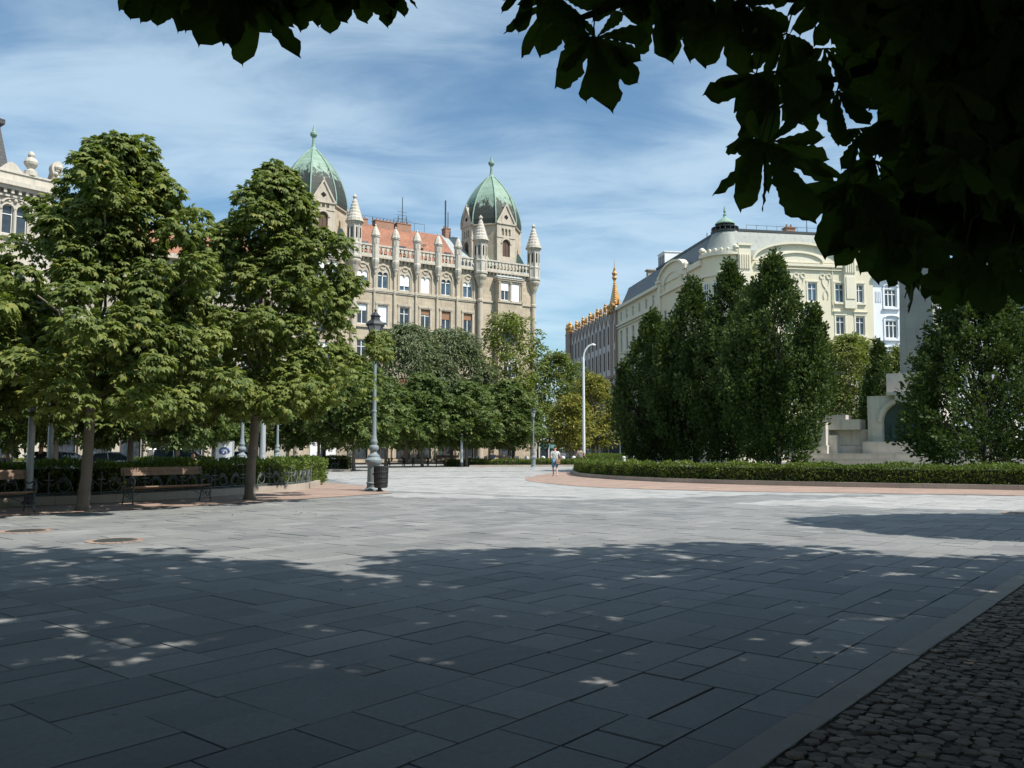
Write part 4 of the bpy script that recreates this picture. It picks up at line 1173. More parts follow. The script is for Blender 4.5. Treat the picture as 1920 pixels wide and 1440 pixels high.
for c in gw:
    mb.prism([(c - 1.05, 25.0), (c + 1.05, 25.0)] + [(c + 1.05 * math.cos(t), 25.0 + .9 * math.sin(t)) for t in np.linspace(0, PI, 9)[1:-1]], -.25, .11)
mb.build('parapet', M_lilac, gbd)
def gold_knob(mb, u, w, z, s):
    mb.lathe(u, w, [(.25 * s, z), (.32 * s, z + .15 * s), (.2 * s, z + .35 * s), (.34 * s, z + .6 * s), (.36 * s, z + .8 * s), (.2 * s, z + 1.05 * s), (.26 * s, z + 1.25 * s), (.05 * s, z + 1.6 * s)], 8)
for i, c in enumerate(pil):
    mb = MB(YL)
    s_ = 1.0 if i % 2 else .75
    gold_knob(mb, c, .2, 25.6, s_)
    for k in (-1, 1):
        mb.tube([(c + k * .15, .25, 25.7), (c + k * .5, .3, 25.9), (c + k * .6, .3, 26.3), (c + k * .42, .3, 26.45)], [.14, .13, .1, .05], 6)
        mb.ball(c + k * .25, .45, 25.2, .2, 7, 5)
    mb.build('gold_crest', M_gold, gbd)
for c in gw[3::2]:
    mb = MB(YL); mb.ball(c, .2, 26.05, .3, 8, 5); mb.tube([(c - .5, .1, 25.8), (c, .1, 26.2), (c + .5, .1, 25.8)], .1, 5); mb.build('gold_crest', M_gold, gbd)
mb = MB(YL)
for u0_ in (68, 69.2, 70.4): gold_knob(mb, u0_, .2, 25.6, 1.3)
mb.build('gold_crest', M_gold, gbd)
# spire
su, sw = 38.9, -.4
mb = MB(YL)
mb.taper((su - .95, su + .95, sw - .8, sw + .5), (su - .12, su + .12, sw - .12, sw + .12), 26.3, 30.6)
sp_ = mb.build('spire', M_gold, gbd)
mb = MB(YL)
for k in range(11):
    t = k / 10; r = 1.25 * (1 - t) + .18
    for sx in (-1, 1):
        mb.ball(su + sx * r, sw + .35 * (1 - t), 26.2 + 4.2 * t, .26 - .16 * t, 7, 5)
for k in range(7): mb.ball(su - 1.6 + k * .53, sw + .7, 25.9 + .35 * math.sin(k * 2.2), .34, 8, 5)
for k in range(5): mb.ball(su - 1.1 + k * .55, sw + .8, 25.2 + .25 * math.cos(k * 2.5), .3, 8, 5)
for sx in (-1, 1): mb.tube([(su + sx * 1.2, sw, 26.0), (su + sx * 1.9, sw, 26.2), (su + sx * 2.2, sw, 26.8), (su + sx * 1.8, sw, 27.1)], [.24, .2, .14, .06], 6)
mb.build('gold_crest', M_gold, sp_)
mb = MB(YL)
mb.lathe(su, sw, [(.2, 30.5), (.45, 30.9), (.3, 31.3), (.5, 31.7), (.25, 32.1), (.15, 32.5)], 8)
for sx in (-1, 1): mb.tube([(su, sw, 31.5), (su + sx * .55, sw, 31.7), (su + sx * .85, sw, 31.4)], [.12, .1, .03], 5); mb.tube([(su, sw, 32.1), (su + sx * .4, sw, 32.5), (su + sx * .3, sw, 32.8)], [.1, .08, .04], 5)
mb.tube([(su, sw, 32.4), (su, sw, 34.2)], [.06, .03], 5)
mb.build('finial', M_gold, sp_)
for i, c in enumerate(gw):
    for z0, z1 in ((19.6, 22.9), (15.2, 18.6), (10.2, 13.2), (5.6, 8.8)):
        window(gbd, YL, c - .53, c + .53, z0 + .02, z1 - .02, .1, .14, fm=M_umber, transom=.6, mull=1)
    window(gbd, YL, c - .78, c + .78, .42, 4.18, .1, .28, fm=M_umber, name='shop_window')
mb = MB(YL)
mb.add([(40, -.5, 25.1), (G1, -.5, 25.1), (G1, -6, 27.8), (40, -6, 27.8), (G0, -3, 27.5), (G0, -6, 29.6), (G0, -.5, 25.1)], [(0, 1, 2, 3), (6, 0, 3, 5)])
grf = mb.build('roof', M_tile, gbd)
mb = MB(YL)
for u in np.arange(28.5, 36, 1.1): mb.lathe(u, -7.5, [(.28, 28.8), (.3, 29.8), (.15, 30.1), (.25, 30.4), (.04, 30.8)], 6)
mb.build('ridge_crest', M_gold, grf)

# ---------------------------------------------------------------- white house and glazed block to the right
wb = thing('white_house', YR(28, -6, 0), 'white stucco town house with triple windows beside the cream corner building', 'building')
M_wst = mat('white_stucco', (0.80, 0.82, 0.86), 0.8, 0.03, 0.6, 14, 0.1, streak=0.1)
wc = [24.0, 28.0, 32.0]
zr = ((19.6, 21.9), (15.6, 17.9), (11.4, 14.0), (7.0, 9.8))
holes = [(c - .85, c + .85, a, b) for c in wc for a, b in zr] + [(c - 1.2, c + 1.2, .3, 4.6) for c in wc]
mb = MB(YR); mb.wall(21.52, 34.2, 0, 23.6, holes, -.12, .3); mb.quad((34.2, -.12, 0), (34.2, -12, 0), (34.2, -12, 23.6), (34.2, -.12, 23.6)); mb.box(21.6, 34.2, -12, -.45, 23.4, 23.58)
mb.build('wall', M_wst, wb)
mb = MB(YR)
mb.box(21.52, 34.3, -.118, .4, 23.2, 23.7)
for c in wc:
    for a, b in zr:
        mb.box(c - 1.15, c + 1.15, -.118, .16, a - .3, a - .05); mb.box(c - 1.1, c - .87, -.118, -.02, a, b + .3); mb.box(c + .87, c + 1.1, -.118, -.02, a, b + .3)
        seg_band(mb, c, .95, b + .32, .25, .14, -.118, .08, 8)
    for k in range(4): mb.box(c - 2.1 + k * .22, c - 2.0 + k * .22, -.118, -.05, 20.2, 21.6)
mb.build('stucco_trim', M_wst, wb)
for c in wc:
    for a, b in zr: window(wb, YR, c - .83, c + .83, a + .02, b - .02, -.12, .2, mull=2, transom=.72, bar=.1)
    window(wb, YR, c - 1.18, c + 1.18, .32, 4.58, -.12, .26, fm=M_brownw, name='shop_window')
mb = MB(YR); mb.add([(21.6, .3, 23.7), (34.2, .3, 23.7), (34.2, -5, 27), (21.6, -5, 27)], [(0, 1, 2, 3)]); mb.build('roof', M_dslate, wb)
ob = thing('office_block', YR(46, -6, 0), 'pale office block with bands of bluish windows behind the right hand hornbeam', 'building')
oc = [36.0 + i * 2.4 for i in range(10)]
zr2 = [(1.2 + 3.6 * i, 3.4 + 3.6 * i) for i in range(7)]
M_off = mat('office_render', (0.50, 0.51, 0.52), 0.8, 0.05, 0.6, 14, 0.1, streak=0.2)
mb = MB(YR); mb.wall(34.25, 60, 0, 26.5, [(c - .95, c + .95, a, b) for c in oc for a, b in zr2], .1, .25)
mb.quad((34.25, .1, 0), (34.25, -12, 0), (34.25, -12, 26.5), (34.25, .1, 26.5)); mb.quad((60, .1, 0), (60, -12, 0), (60, -12, 26.5), (60, .1, 26.5)); mb.box(34.3, 60, -12, -.2, 26.3, 26.48)
mb.build('wall', M_off, ob)
for c in oc:
    for a, b in zr2: window(ob, YR, c - .93, c + .93, a + .02, b - .02, .1, .18, gm=M_glassb, transom=0, mull=1)
mb = MB(YR); mb.box(34.2, 60.2, .1, .5, 26.502, 26.9); mb.box(34.2, 60.2, -12, .098, 26.502, 26.7); mb.build('cornice', M_wst, ob)
# ================================================================== trees, hedges
M_bark = mat('chestnut_bark', (0.19, 0.155, 0.125), 0.9, 0.3, 3, 22, 0.7)
M_barkd = mat('dark_bark', (0.05, 0.042, 0.035), 0.9, 0.3, 3, 22, 0.6)
M_lf_ch = leaf_mat('chestnut_leaf', (0.080, 0.120, 0.032), (0.20, 0.242, 0.066), (0.31, 0.29, 0.085), 0.36)
M_lf_ch2 = leaf_mat('chestnut_leaf_far', (0.06, 0.098, 0.030), (0.12, 0.165, 0.047), (0.18, 0.19, 0.06), 0.30)
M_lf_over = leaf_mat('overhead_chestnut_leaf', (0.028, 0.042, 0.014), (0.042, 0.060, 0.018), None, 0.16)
M_lf_hb = leaf_mat('hornbeam_leaf', (0.034, 0.058, 0.020), (0.082, 0.118, 0.036), (0.125, 0.155, 0.05), 0.24, 0.6, 0.15)
M_lf_ac = leaf_mat('acacia_leaf', (0.11, 0.138, 0.082), (0.19, 0.225, 0.13), None, 0.25)
M_lf_yg = leaf_mat('yellow_green_leaf', (0.10, 0.145, 0.036), (0.21, 0.25, 0.06), (0.30, 0.30, 0.085), 0.3)
M_lf_pl = leaf_mat('plane_leaf', (0.10, 0.145, 0.048), (0.20, 0.24, 0.08), (0.30, 0.29, 0.12), 0.34)
M_lf_ye = leaf_mat('turning_leaf', (0.14, 0.17, 0.045), (0.30, 0.28, 0.07), (0.48, 0.35, 0.09), 0.3)
M_lf_ol = leaf_mat('olive_leaf', (0.115, 0.145, 0.042), (0.235, 0.26, 0.075), None, 0.32)
M_lf_hg = leaf_mat('hedge_leaf', (0.07, 0.11, 0.022), (0.145, 0.20, 0.04), (0.21, 0.235, 0.06), 0.28)
M_hcore = mat('hedge_twigs', (0.018, 0.022, 0.010), 0.95, 0.3, 5, 30, 0.3)

def norm(v): return v / np.maximum(np.linalg.norm(v, axis=1, keepdims=True), 1e-9)
def palmate(nl=7, two=True, droop=0.30, wid=0.40):
    """a hand-shaped leaf: leaflets round the end of the stalk, longest in the middle; leaf points along +Y, face +Z"""
    V, F = [], []
    for i in range(nl):
        t = (i / (nl - 1) - 0.5) * 2
        a = t * R(118)
        L = 1.0 - 0.50 * abs(t) ** 1.5
        d = np.array([math.sin(a), math.cos(a), 0]); s = np.array([d[1], -d[0], 0])
        w = wid * L * 0.5
        P = lambda l, sd, z: d * L * l + s * sd + np.array([0, 0, z])
        b = len(V)
        zz = -droop * L
        if two:
            V += [P(.04, 0, 0), P(.62, -w, zz * .42 - .03), P(1, 0, zz), P(.62, w, zz * .42 - .03), P(.60, 0, zz * .35 + .05)]
            F += [(b, b + 4, b + 2, b + 1), (b, b + 3, b + 2, b + 4)]
        else:
            V += [P(.04, 0, 0), P(.62, -w, zz * .4), P(1, 0, zz), P(.62, w, zz * .4)]
            F += [(b, b + 3, b + 2, b + 1)]
    return np.array(V), np.array(F)
def leaf1(wid=0.55, fold=0.12):
    V = np.array([(0, 0, 0), (-wid / 2, .5, fold), (0, 1, 0), (wid / 2, .5, fold)], dtype=float)
    return V, np.array([(0, 3, 2, 1)])
def cloud(tmpl, pos, axis, nor, size):
    TV, TF = tmpl
    y = norm(axis); z = norm(nor - y * np.sum(nor * y, axis=1, keepdims=True)); x = np.cross(y, z)
    P = pos[:, None] + size[:, None, None] * (TV[None, :, 0:1] * x[:, None] + TV[None, :, 1:2] * y[:, None] + TV[None, :, 2:3] * z[:, None])
    F = TF[None] + (np.arange(len(pos)) * len(TV))[:, None, None]
    return P.reshape(-1, 3), F.reshape(-1, TF.shape[1])
def merge(*parts):
    Vs, Fs, Ms, o = [], [], [], 0
    for V, F, m in parts:
        Vs.append(V); Fs.append(F + o); Ms.append(np.full(len(F), m)); o += len(V)
    return np.concatenate(Vs), np.concatenate(Fs), np.concatenate(Ms)
def clump_leaves(c, rad, n, g, flat=0.75, up=0.45):
    """leaves on the shell of one bough; c (K,3), rad (K,), n leaves each"""
    K = len(c)
    d = norm(g.normal(size=(K * n, 3)) + np.array([0, 0, up]))
    rr = np.repeat(rad, n) * (0.55 + 0.5 * g.random(K * n) ** 0.6)
    p = np.repeat(c, n, axis=0) + d * rr[:, None] * np.array([1, 1, flat])
    return p, d
def limb(mb, a, b, r0, r1, g, sag=0.15, n=5, seg=6):
    a, b = Vector(a), Vector(b)
    pts = []
    for i in range(n + 1):
        t = i / n
        p = a.lerp(b, t) + Vector((g.normal() * .05, g.normal() * .05, math.sin(t * PI) * sag))
        pts.append(tuple(p))
    mb.tube(pts, [r0 + (r1 - r0) * i / n for i in range(n + 1)], seg)

def make_tree(name, loc, label, cat, group, h, z0, prof, n_cl, cl_r, n_lf, lf, tmpl, leaf_m, bark_m, trunk_r, seed, droop=0.5, lean=(0, 0), up=0.45, flat=0.75, shell=0.62, fork=0.4, nl=14, smooth=False, lob=0.12, tpow=0.92, mess=.38, rag=.07):
    g = np.random.default_rng(seed)
    root = thing(name, loc, label, cat, group)
    lo = Vector(loc)
    # trunk with root flare, slight bends and limbs that reach the boughs
    mb = MB()
    zt = z0 + (h - z0) * 0.55
    k = [(0, 0)]
    for i in range(7): k.append((k[-1][0] + g.normal() * .02 + lean[0] / 24, k[-1][1] + g.normal() * .03 + lean[1] / 7))
    path = [(lo.x + k[i][0], lo.y + k[i][1], lo.z - .05 + (zt + .05) * i / 7) for i in range(8)]
    path.insert(1, (lo.x + k[0][0] * .9, lo.y, lo.z + .18))
    rad = [trunk_r * 1.5] + [trunk_r * 1.12] + [trunk_r * (1.0 - .62 * (i / 7) ** 1.3) for i in range(1, 8)]
    mb.tube(path, rad, 12)
    # boughs
    t = (np.arange(n_cl) + g.random(n_cl)) / n_cl
    t = t ** tpow
    Rz = np.interp(t, [q[0] for q in prof], [q[1] for q in prof])
    az = np.arange(n_cl) * 2.39996 + g.normal(0, .35, n_cl)
    Rz = Rz * (1 + lob * np.sin(2 * az + 9 * t + seed) + lob * .8 * np.sin(3 * az - 14 * t + 2 * seed))
    Rz = Rz * (1 + rag * g.normal(0, 1, n_cl))
    rr = Rz * np.clip(shell + (1 - shell) * g.random(n_cl) ** 0.7, 0, 1) * np.where(g.random(n_cl) < .18, .45, 1.0)
    c = np.stack([lo.x + lean[0] * t + rr * np.cos(az), lo.y + lean[1] * t + rr * np.sin(az), lo.z + z0 + (h - z0) * t - 0.12 * rr], axis=1)
    crad = cl_r * (0.6 + 0.8 * g.random(n_cl)) * (0.65 + 0.35 * np.clip(Rz / max(q[1] for q in prof), 0, 1))
    p, d = clump_leaves(c, crad, n_lf, g, flat, up)
    out = np.repeat(np.stack([np.cos(az), np.sin(az), np.zeros(n_cl)], axis=1), n_lf, axis=0)
    ax = norm(d * np.array([1, 1, .35]) + .5 * out + g.normal(0, mess, d.shape) + np.array([0, 0, -droop]))
    no = norm(d * .55 + np.array([0, 0, .75]) + g.normal(0, mess * .9, d.shape))
    sz = lf * (0.7 + 0.55 * g.random(len(p)))
    V, F = cloud(tmpl, p, ax, no, sz)
    for i in np.linspace(0, n_cl - 1, nl).astype(int):
        f = min(0.97, max(.46, fork + .5 * t[i])); j = f * 7
        a = path[min(8, int(j) + 1)]
        limb(mb, a, tuple(c[i]), trunk_r * (.5 - .25 * t[i]), .018, g)
    mb.build('trunk', bark_m, root, smooth=True)
    np_mesh('crown', V, F, leaf_m, root)
    return root

T_near, T_far, T_leaf = palmate(7, True, .62, .46), palmate(5, False, .3, .5), leaf1()
GL = 'horse chestnuts along the left bed'
make_tree('horse_chestnut', gp(155, 957), 'tall horse chestnut with twin-lobed top, its trunk between the two near benches', 'tree', GL, 9.35, 2.75,
          [(0, 1.9), (.12, 3.0), (.3, 3.1), (.45, 2.4), (.6, 1.8), (.82, 1.35), (.93, 0.95), (1, .4)], 180, .54, 84, .172, T_near, M_lf_ch, M_bark, .14, 21, tpow=1.35, mess=.34, droop=.2, lean=(.75, 0), shell=.7, lob=.26, rag=.16)
make_tree('horse_chestnut', gp(468, 937), 'conical horse chestnut with bare trunk beside the right end of the bench', 'tree', GL, 10.2, 2.85,
          [(0, 2.1), (.12, 3.3), (.3, 3.55), (.52, 2.6), (.76, 1.4), (.92, .75), (1, .25)], 225, .56, 84, .172, T_near, M_lf_ch, M_bark, .145, 34, tpow=1.3, mess=.34, droop=.2, lean=(.65, 0), shell=.7, lob=.24, rag=.15)
make_tree('horse_chestnut', (-14.6, 19.2, 0), 'horse chestnut whose trunk is out of frame, lower boughs hanging in at the left edge', 'tree', GL, 6.2, 2.6,
          [(0, 2.0), (.15, 3.2), (.4, 3.1), (.65, 2.5), (.85, 1.6), (1, .6)], 145, .56, 80, .172, T_near, M_lf_ch, M_bark, .15, 40, tpow=1.2, mess=.34, droop=.2, lob=.15)

# second row and far row: two grown patterns, copied
GB = 'round chestnuts in the rows farther back'
fprof = [(0, 1.7), (.2, 2.7), (.45, 2.8), (.7, 2.2), (.9, 1.2), (1, .4)]
P1 = gp(663, 883)
fa = make_tree('chestnut_tree', (P1.x, P1.y, 0), 'round chestnut just right of the gap in the left hedges, behind the big lamp post', 'tree', GB, 8.0, 2.1, fprof, 110, .8, 44, .36, T_far, M_lf_ch2, M_bark, .13, 51)
P2 = at(250, 700, 38)
fb = make_tree('chestnut_tree', (P2.x, P2.y, 0), 'chestnut with pale trunk rising behind the hedge between the two front chestnuts', 'tree', GB, 7.4, 2.2, fprof, 110, .8, 44, .36, T_far, M_lf_ch2, M_bark, .14, 52)
rows_ = [  # px, depth, height factor, source, label
    (338, 50, 1.0, 'a', 'dark trunked chestnut behind the bench backrest, in front of the white van'),
    (25, 34, 1.0, 'a', 'chestnut in the second row behind the pair of grey poles, near the left edge'),
    (110, 47, 1.05, 'b', 'chestnut in the second row seen under the front left chestnut, beside the cars'),
    (415, 58, 1.0, 'b', 'chestnut standing next to the poster panel behind the left hedge'),
    (520, 64, 1.0, 'a', 'chestnut behind the three pale posts beyond the left hedge'),
    (600, 70, 1.0, 'b', 'chestnut in front of the white doors of the domed building'),
    (725, 74, 1.0, 'b', 'shaded chestnut directly right of the big lamp post, above the dark tables'),
    (793, 76, 1.02, 'a', 'chestnut with low branches in front of the shop fronts, mid row'),
    (875, 78, 1.0, 'b', 'chestnut in the middle of the far row, behind the thin dark post'),
    (954, 82, 1.0, 'a', 'last chestnut of the far row, next to the far lamp post'),
    (918, 92, 1.1, 'b', 'chestnut standing behind the stone bollards, second line of the far row')]
for i, (px, Y, s, w, lab) in enumerate(rows_):
    q = at(px, 700, Y)
    again(fa if w == 'a' else fb, (q.x, Y, 0), i * 1.7 + .4, (s, s, s), lab, GB)

def bl_tree(name, px, Y, top, label, prof_w, z0, leaf_m, seed, group=None, n_cl=170, cl_r=1.15, n_lf=100, lf=.36, tr=.22, tmpl=None, **kw):
    q = at(px, 700, Y); h = (HOR - top) * Y / FPX + CAMH
    prof = [(0, .55 * prof_w), (.2, .9 * prof_w), (.45, prof_w), (.7, .85 * prof_w), (.9, .5 * prof_w), (1, .2 * prof_w)]
    return make_tree(name, (q.x, Y, 0), label, 'tree', group, h, z0, prof, n_cl, cl_r, n_lf, lf, tmpl or leaf1(.5), leaf_m, M_bark, tr, seed, **kw)
bl_tree('acacia_tree', 762, 92, 612, 'grey green feathery acacia just right of the big lamp head, before the domed building', 5.2, 2.6, M_lf_ac, 61, 'acacias before the domed building', lf=.46, tmpl=leaf1(.36), n_lf=120, droop=.8)
bl_tree('acacia_tree', 848, 95, 622, 'grey green feathery acacia below the middle windows of the domed building', 5.0, 2.6, M_lf_ac, 62, 'acacias before the domed building', lf=.46, tmpl=leaf1(.36), n_lf=120, droop=.8)
bl_tree('leafy_tree', 955, 99, 590, 'yellow green tree with open top before the right tower of the domed building', 4.7, 2.6, M_lf_yg, 63, n_cl=130, lf=.42, n_lf=80)
bl_tree('plane_tree', 1046, 104, 664, 'light green plane tree left of the white street light', 4.0, 2.6, M_lf_pl, 64, n_cl=130, cl_r=.95, lf=.40, n_lf=90)
bl_tree('turning_tree', 1112, 96, 705, 'yellowing tree behind the white street light', 2.9, 2.0, M_lf_ye, 65, 'yellowing trees by the street light', n_cl=120, cl_r=.9, lf=.36, n_lf=80)
bl_tree('turning_tree', 1070, 92, 745, 'low yellowing tree above the walking people', 2.2, 1.7, M_lf_ye, 66, 'yellowing trees by the street light', n_cl=90, cl_r=.8, lf=.34, n_lf=80)
bl_tree('olive_green_tree', 1594, 86, 632, 'soft olive green tree filling the gap between hornbeams and monument', 4.6, 1.4, M_lf_ol, 67, n_cl=190, cl_r=1.1, lf=.36, n_lf=110)
bl_tree('shrub', 1690, 84, 650, 'soft green shrubby tree tucked against the tall monument pillar', 2.2, 1.2, M_lf_ol, 68, n_cl=90, cl_r=.85, lf=.34, n_lf=90)
bl_tree('shrub', 1548, 92, 668, 'dark shrub just right of the tallest hornbeam', 2.4, 0.8, M_lf_ac, 69, n_cl=90, cl_r=.95, lf=.34, n_lf=90)

# fastigiate hornbeams: steep shoots, each clothed with small leaves
def hornbeam(px, Y, top, rad, label, seed, n_sh=760, n_lf=50, steep=0.22, z0=.4, group='upright hornbeams on the lawn', lf=.215, prof=None, spread=1.0, tr=.16, shl=(.9, 1.9)):
    g = np.random.default_rng(seed)
    q = at(px, 700, Y); h = (HOR - top) * Y / FPX + CAMH
    root = thing('hornbeam', (q.x, Y, 0.1), label, 'tree', group)
    prof = prof or [(0, .40), (.1, .74), (.26, .98), (.38, 1.0), (.55, .78), (.72, .48), (.87, .21), (1, .03)]
    t = g.random(n_sh) ** 1.05
    Rz = (rad if steep > .5 else rad * .97) * np.interp(t, [k[0] for k in prof], [k[1] for k in prof])
    az = g.random(n_sh) * 2 * PI
    # a third of the shoots gather into side leaders with tips of their own
    nsp = 9
    sa, sr, sh = g.random(nsp) * 2 * PI, rad * (.38 + .42 * g.random(nsp)), .40 + .40 * g.random(nsp)
    sh = sh * (1 - .30 * (sr / rad - .34))
    who = g.integers(0, nsp, n_sh); is_s = g.random(n_sh) < .46
    lob = 1 + .16 * np.sin(az * 3 + seed) + .10 * np.sin(az * 5 + t * 9)
    rr = Rz * lob * (0.35 + 0.65 * g.random(n_sh) ** .45)
    base = np.stack([q.x + rr * np.cos(az), Y + rr * np.sin(az), .1 + z0 + (h - z0) * t * .93], axis=1)
    ts = sh[who] * (1 - (1 - .35 * g.random(n_sh)) * g.random(n_sh) ** 1.3 * .62)
    rs = .62 * np.clip((sh[who] - ts) / .30, .06, 1.0) * g.random(n_sh) ** .5
    bs = np.stack([q.x + sr[who] * np.cos(sa[who]) + rs * np.cos(az), Y + sr[who] * np.sin(sa[who]) + rs * np.sin(az), .1 + z0 + (h - z0) * ts * .93], axis=1)
    if steep < .5:
        base = np.where(is_s[:, None], bs, base); t = np.where(is_s, ts, t)
    L = (shl[0] + (shl[1] - shl[0]) * g.random(n_sh)) * (1 - .35 * t)
    tilt = steep * (0.4 + 1.0 * g.random(n_sh)) * spread
    d = np.stack([np.cos(az) * np.sin(tilt), np.sin(az) * np.sin(tilt), np.cos(tilt)], axis=1) + g.normal(0, .07, (n_sh, 3))
    d = norm(d)
    s = g.random((n_sh, n_lf))
    off = g.normal(0, 1, (n_sh, n_lf, 3)); off -= d[:, None] * np.sum(off * d[:, None], axis=2, keepdims=True)
    off = off / np.maximum(np.linalg.norm(off, axis=2, keepdims=True), 1e-6)
    wdt = (.20 * (1 - .75 * s) + .03) * (.6 + .8 * g.random((n_sh, n_lf)))
    p = (base[:, None] + d[:, None] * (L[:, None] * s)[..., None] + off * wdt[..., None]).reshape(-1, 3)
    ax = norm((d[:, None] * .8 + off * .8).reshape(-1, 3) + g.normal(0, .25, p.shape))
    no = norm((off * .6).reshape(-1, 3) + np.array([0, 0, .5]) + g.normal(0, .5, p.shape))
    V, F = cloud(leaf1(.58, .08), p, ax, no, lf * (.7 + .6 * g.random(len(p))))
    mb = MB()
    mb.tube([(q.x, Y, .05), (q.x + .03, Y, .5), (q.x, Y + .04, h * .35), (q.x, Y, h * .8)], [tr * 1.2, tr, tr * .7, .03], 9)
    for i in range(0, n_sh, max(1, n_sh // 46)):
        limb(mb, (q.x, Y, .3 + base[i, 2] * .45), tuple(base[i] + d[i] * L[i] * .6), .05, .012, g, -.1, 4, 5)
    mb.build('trunk', M_barkd, root, smooth=True)
    np_mesh('crown', V, F, M_lf_hb, root)
    return root
hornbeam(1222, 60, 588, 3.3, 'lowest and leftmost upright hornbeam of the dense group', 71)
hornbeam(1300, 57, 520, 3.2, 'second upright hornbeam from the left, narrow pointed tip before the cream facade', 72)
hornbeam(1372, 54, 484, 3.2, 'third upright hornbeam of the dense group, its tip against the rounded corner', 73)
hornbeam(1455, 49, 470, 3.25, 'tallest upright hornbeam of the dense group, rightmost of it', 74, n_sh=880)
hornbeam(1255, 64, 600, 3.0, 'upright hornbeam half hidden behind the left pair of the group', 75)
hornbeam(1418, 62, 520, 2.8, 'upright hornbeam half hidden behind the tallest pair of the group', 76)
hornbeam(1650, 72, 640, 1.7, 'small dark hornbeam standing left of the monument pillar', 77, group=None, n_sh=420)
hornbeam(1838, 39, 515, 3.2, 'broad airy hornbeam with sweeping side boughs and visible trunk, before the monument', 78, n_sh=760, n_lf=60, steep=.85, z0=.6, group=None, lf=.185,
         prof=[(0, .6), (.08, .98), (.25, 1.0), (.5, .74), (.75, .42), (1, .06)], shl=(1.0, 1.9), tr=.13)

# hedges: a twiggy core and clipped leaf skin along a path
def hedge(name, pts, wid, z0, z1, label, seed, dens=420, lf=.10, group='clipped hedges round the beds', m=None, rnd=.16):
    g = np.random.default_rng(seed)
    P = np.array([(p.x, p.y) for p in pts]); seg = np.diff(P, axis=0); L = np.linalg.norm(seg, axis=1)
    cum = np.concatenate([[0], np.cumsum(L)]); T = cum[-1]
    per = wid + 2 * (z1 - z0)
    n = int(T * per * dens)
    s = g.random(n) * T; i = np.clip(np.searchsorted(cum, s) - 1, 0, len(L) - 1)
    f = (s - cum[i]) / L[i]; c = P[i] + seg[i] * f[:, None]
    d = seg[i] / L[i][:, None]; nr = np.stack([-d[:, 1], d[:, 0]], axis=1)
    q = g.random(n) * per
    hh = z1 - z0
    lat = np.where(q < hh, -wid / 2, np.where(q < hh + wid, q - hh - wid / 2, wid / 2))
    z = np.where(q < hh, z0 + q, np.where(q < hh + wid, z1, z1 - (q - hh - wid)))
    e = np.clip((np.abs(lat) - (wid / 2 - rnd)) / rnd, 0, 1); e2 = np.clip((z - (z1 - rnd)) / rnd, 0, 1)
    z = z - np.where(q < hh, 0, np.where(q > hh + wid, 0, e * e * rnd * .6))
    lat = lat - np.sign(lat) * np.where((q < hh) | (q > hh + wid), e2 * e2 * rnd * .6, 0)
    wob = .06 * np.sin(s * 1.9 + seed) + .05 * np.sin(s * 4.7 + lat * 5)
    z = z + np.where((q > hh) & (q < hh + wid), wob, 0)
    lat = lat + np.where((q < hh) | (q > hh + wid), wob * np.sign(lat) * .7, 0)
    side = np.where(q < hh, -1, np.where(q > hh + wid, 1, 0))
    out = np.stack([nr[:, 0] * side, nr[:, 1] * side, (side == 0) * 1.0], axis=1)
    ins = g.random(n) ** 2 * .14
    p = np.stack([c[:, 0] + nr[:, 0] * lat, c[:, 1] + nr[:, 1] * lat, z], axis=1) - out * ins[:, None] + g.normal(0, .02, (n, 3))
    ax = norm(out * .8 + np.array([0, 0, .5]) + g.normal(0, .55, (n, 3)))
    no = norm(out * .4 + np.array([0, 0, .5]) + g.normal(0, .6, (n, 3)))
    ext = np.where(g.random(n) < .04, 1.5, 1.0)
    V, F = cloud(leaf1(.5, .08), p, ax, no, lf * (.6 + .8 * g.random(n)) * ext)
    # the two ends
    mb = MB()
    a = wid / 2 - .13
    for j in range(len(L)):
        dd = seg[j] / L[j]; nn = np.array([-dd[1], dd[0]])
        A_, B_ = P[j], P[j + 1]
        q_ = [A_ + nn * a, A_ - nn * a, B_ - nn * a, B_ + nn * a]
        mb.add([(x[0], x[1], zz) for zz in (z0, z1 - .13) for x in q_], [(4, 5, 6, 7), (0, 1, 5, 4), (1, 2, 6, 5), (2, 3, 7, 6), (3, 0, 4, 7)])
    ne = int(wid * hh * dens)
    ends = []
    for (pt, dd) in ((P[0], -seg[0] / L[0]), (P[-1], seg[-1] / L[-1])):
        nn = np.array([-dd[1], dd[0]])
        la = (g.random(ne) - .5) * wid; ze = z0 + g.random(ne) * hh
        bul = .18 * (1 - (2 * la / wid) ** 2)
        pe = np.stack([pt[0] + nn[0] * la + dd[0] * bul, pt[1] + nn[1] * la + dd[1] * bul, ze], axis=1) + g.normal(0, .03, (ne, 3))
        oe = np.array([dd[0], dd[1], 0])
        ends.append(cloud(leaf1(.5, .08), pe, norm(oe * .8 + np.array([0, 0, .5]) + g.normal(0, .5, (ne, 3))), norm(oe * .4 + np.array([0, 0, .5]) + g.normal(0, .6, (ne, 3))), lf * (.6 + .8 * g.random(ne))))
    cv = np.array([tuple(v) for v in mb.v]); cf = np.array(mb.f)
    V, F, mi = merge((V, F, 0), (cv, cf, 1), (ends[0][0], ends[0][1], 0), (ends[1][0], ends[1][1], 0))
    return tag(np_mesh(name, V, F, [m or M_lf_hg, M_hcore], mi=mi), label, 'hedge', group)
def offset(pts, d):
    out = []
    for i, p in enumerate(pts):
        a, b = pts[max(0, i - 1)], pts[min(len(pts) - 1, i + 1)]
        t = (b - a).normalized()
        out.append(p + Vector((-t.y, t.x, 0)) * d)
    return out
LK = curve_pts(L_in, n=4)
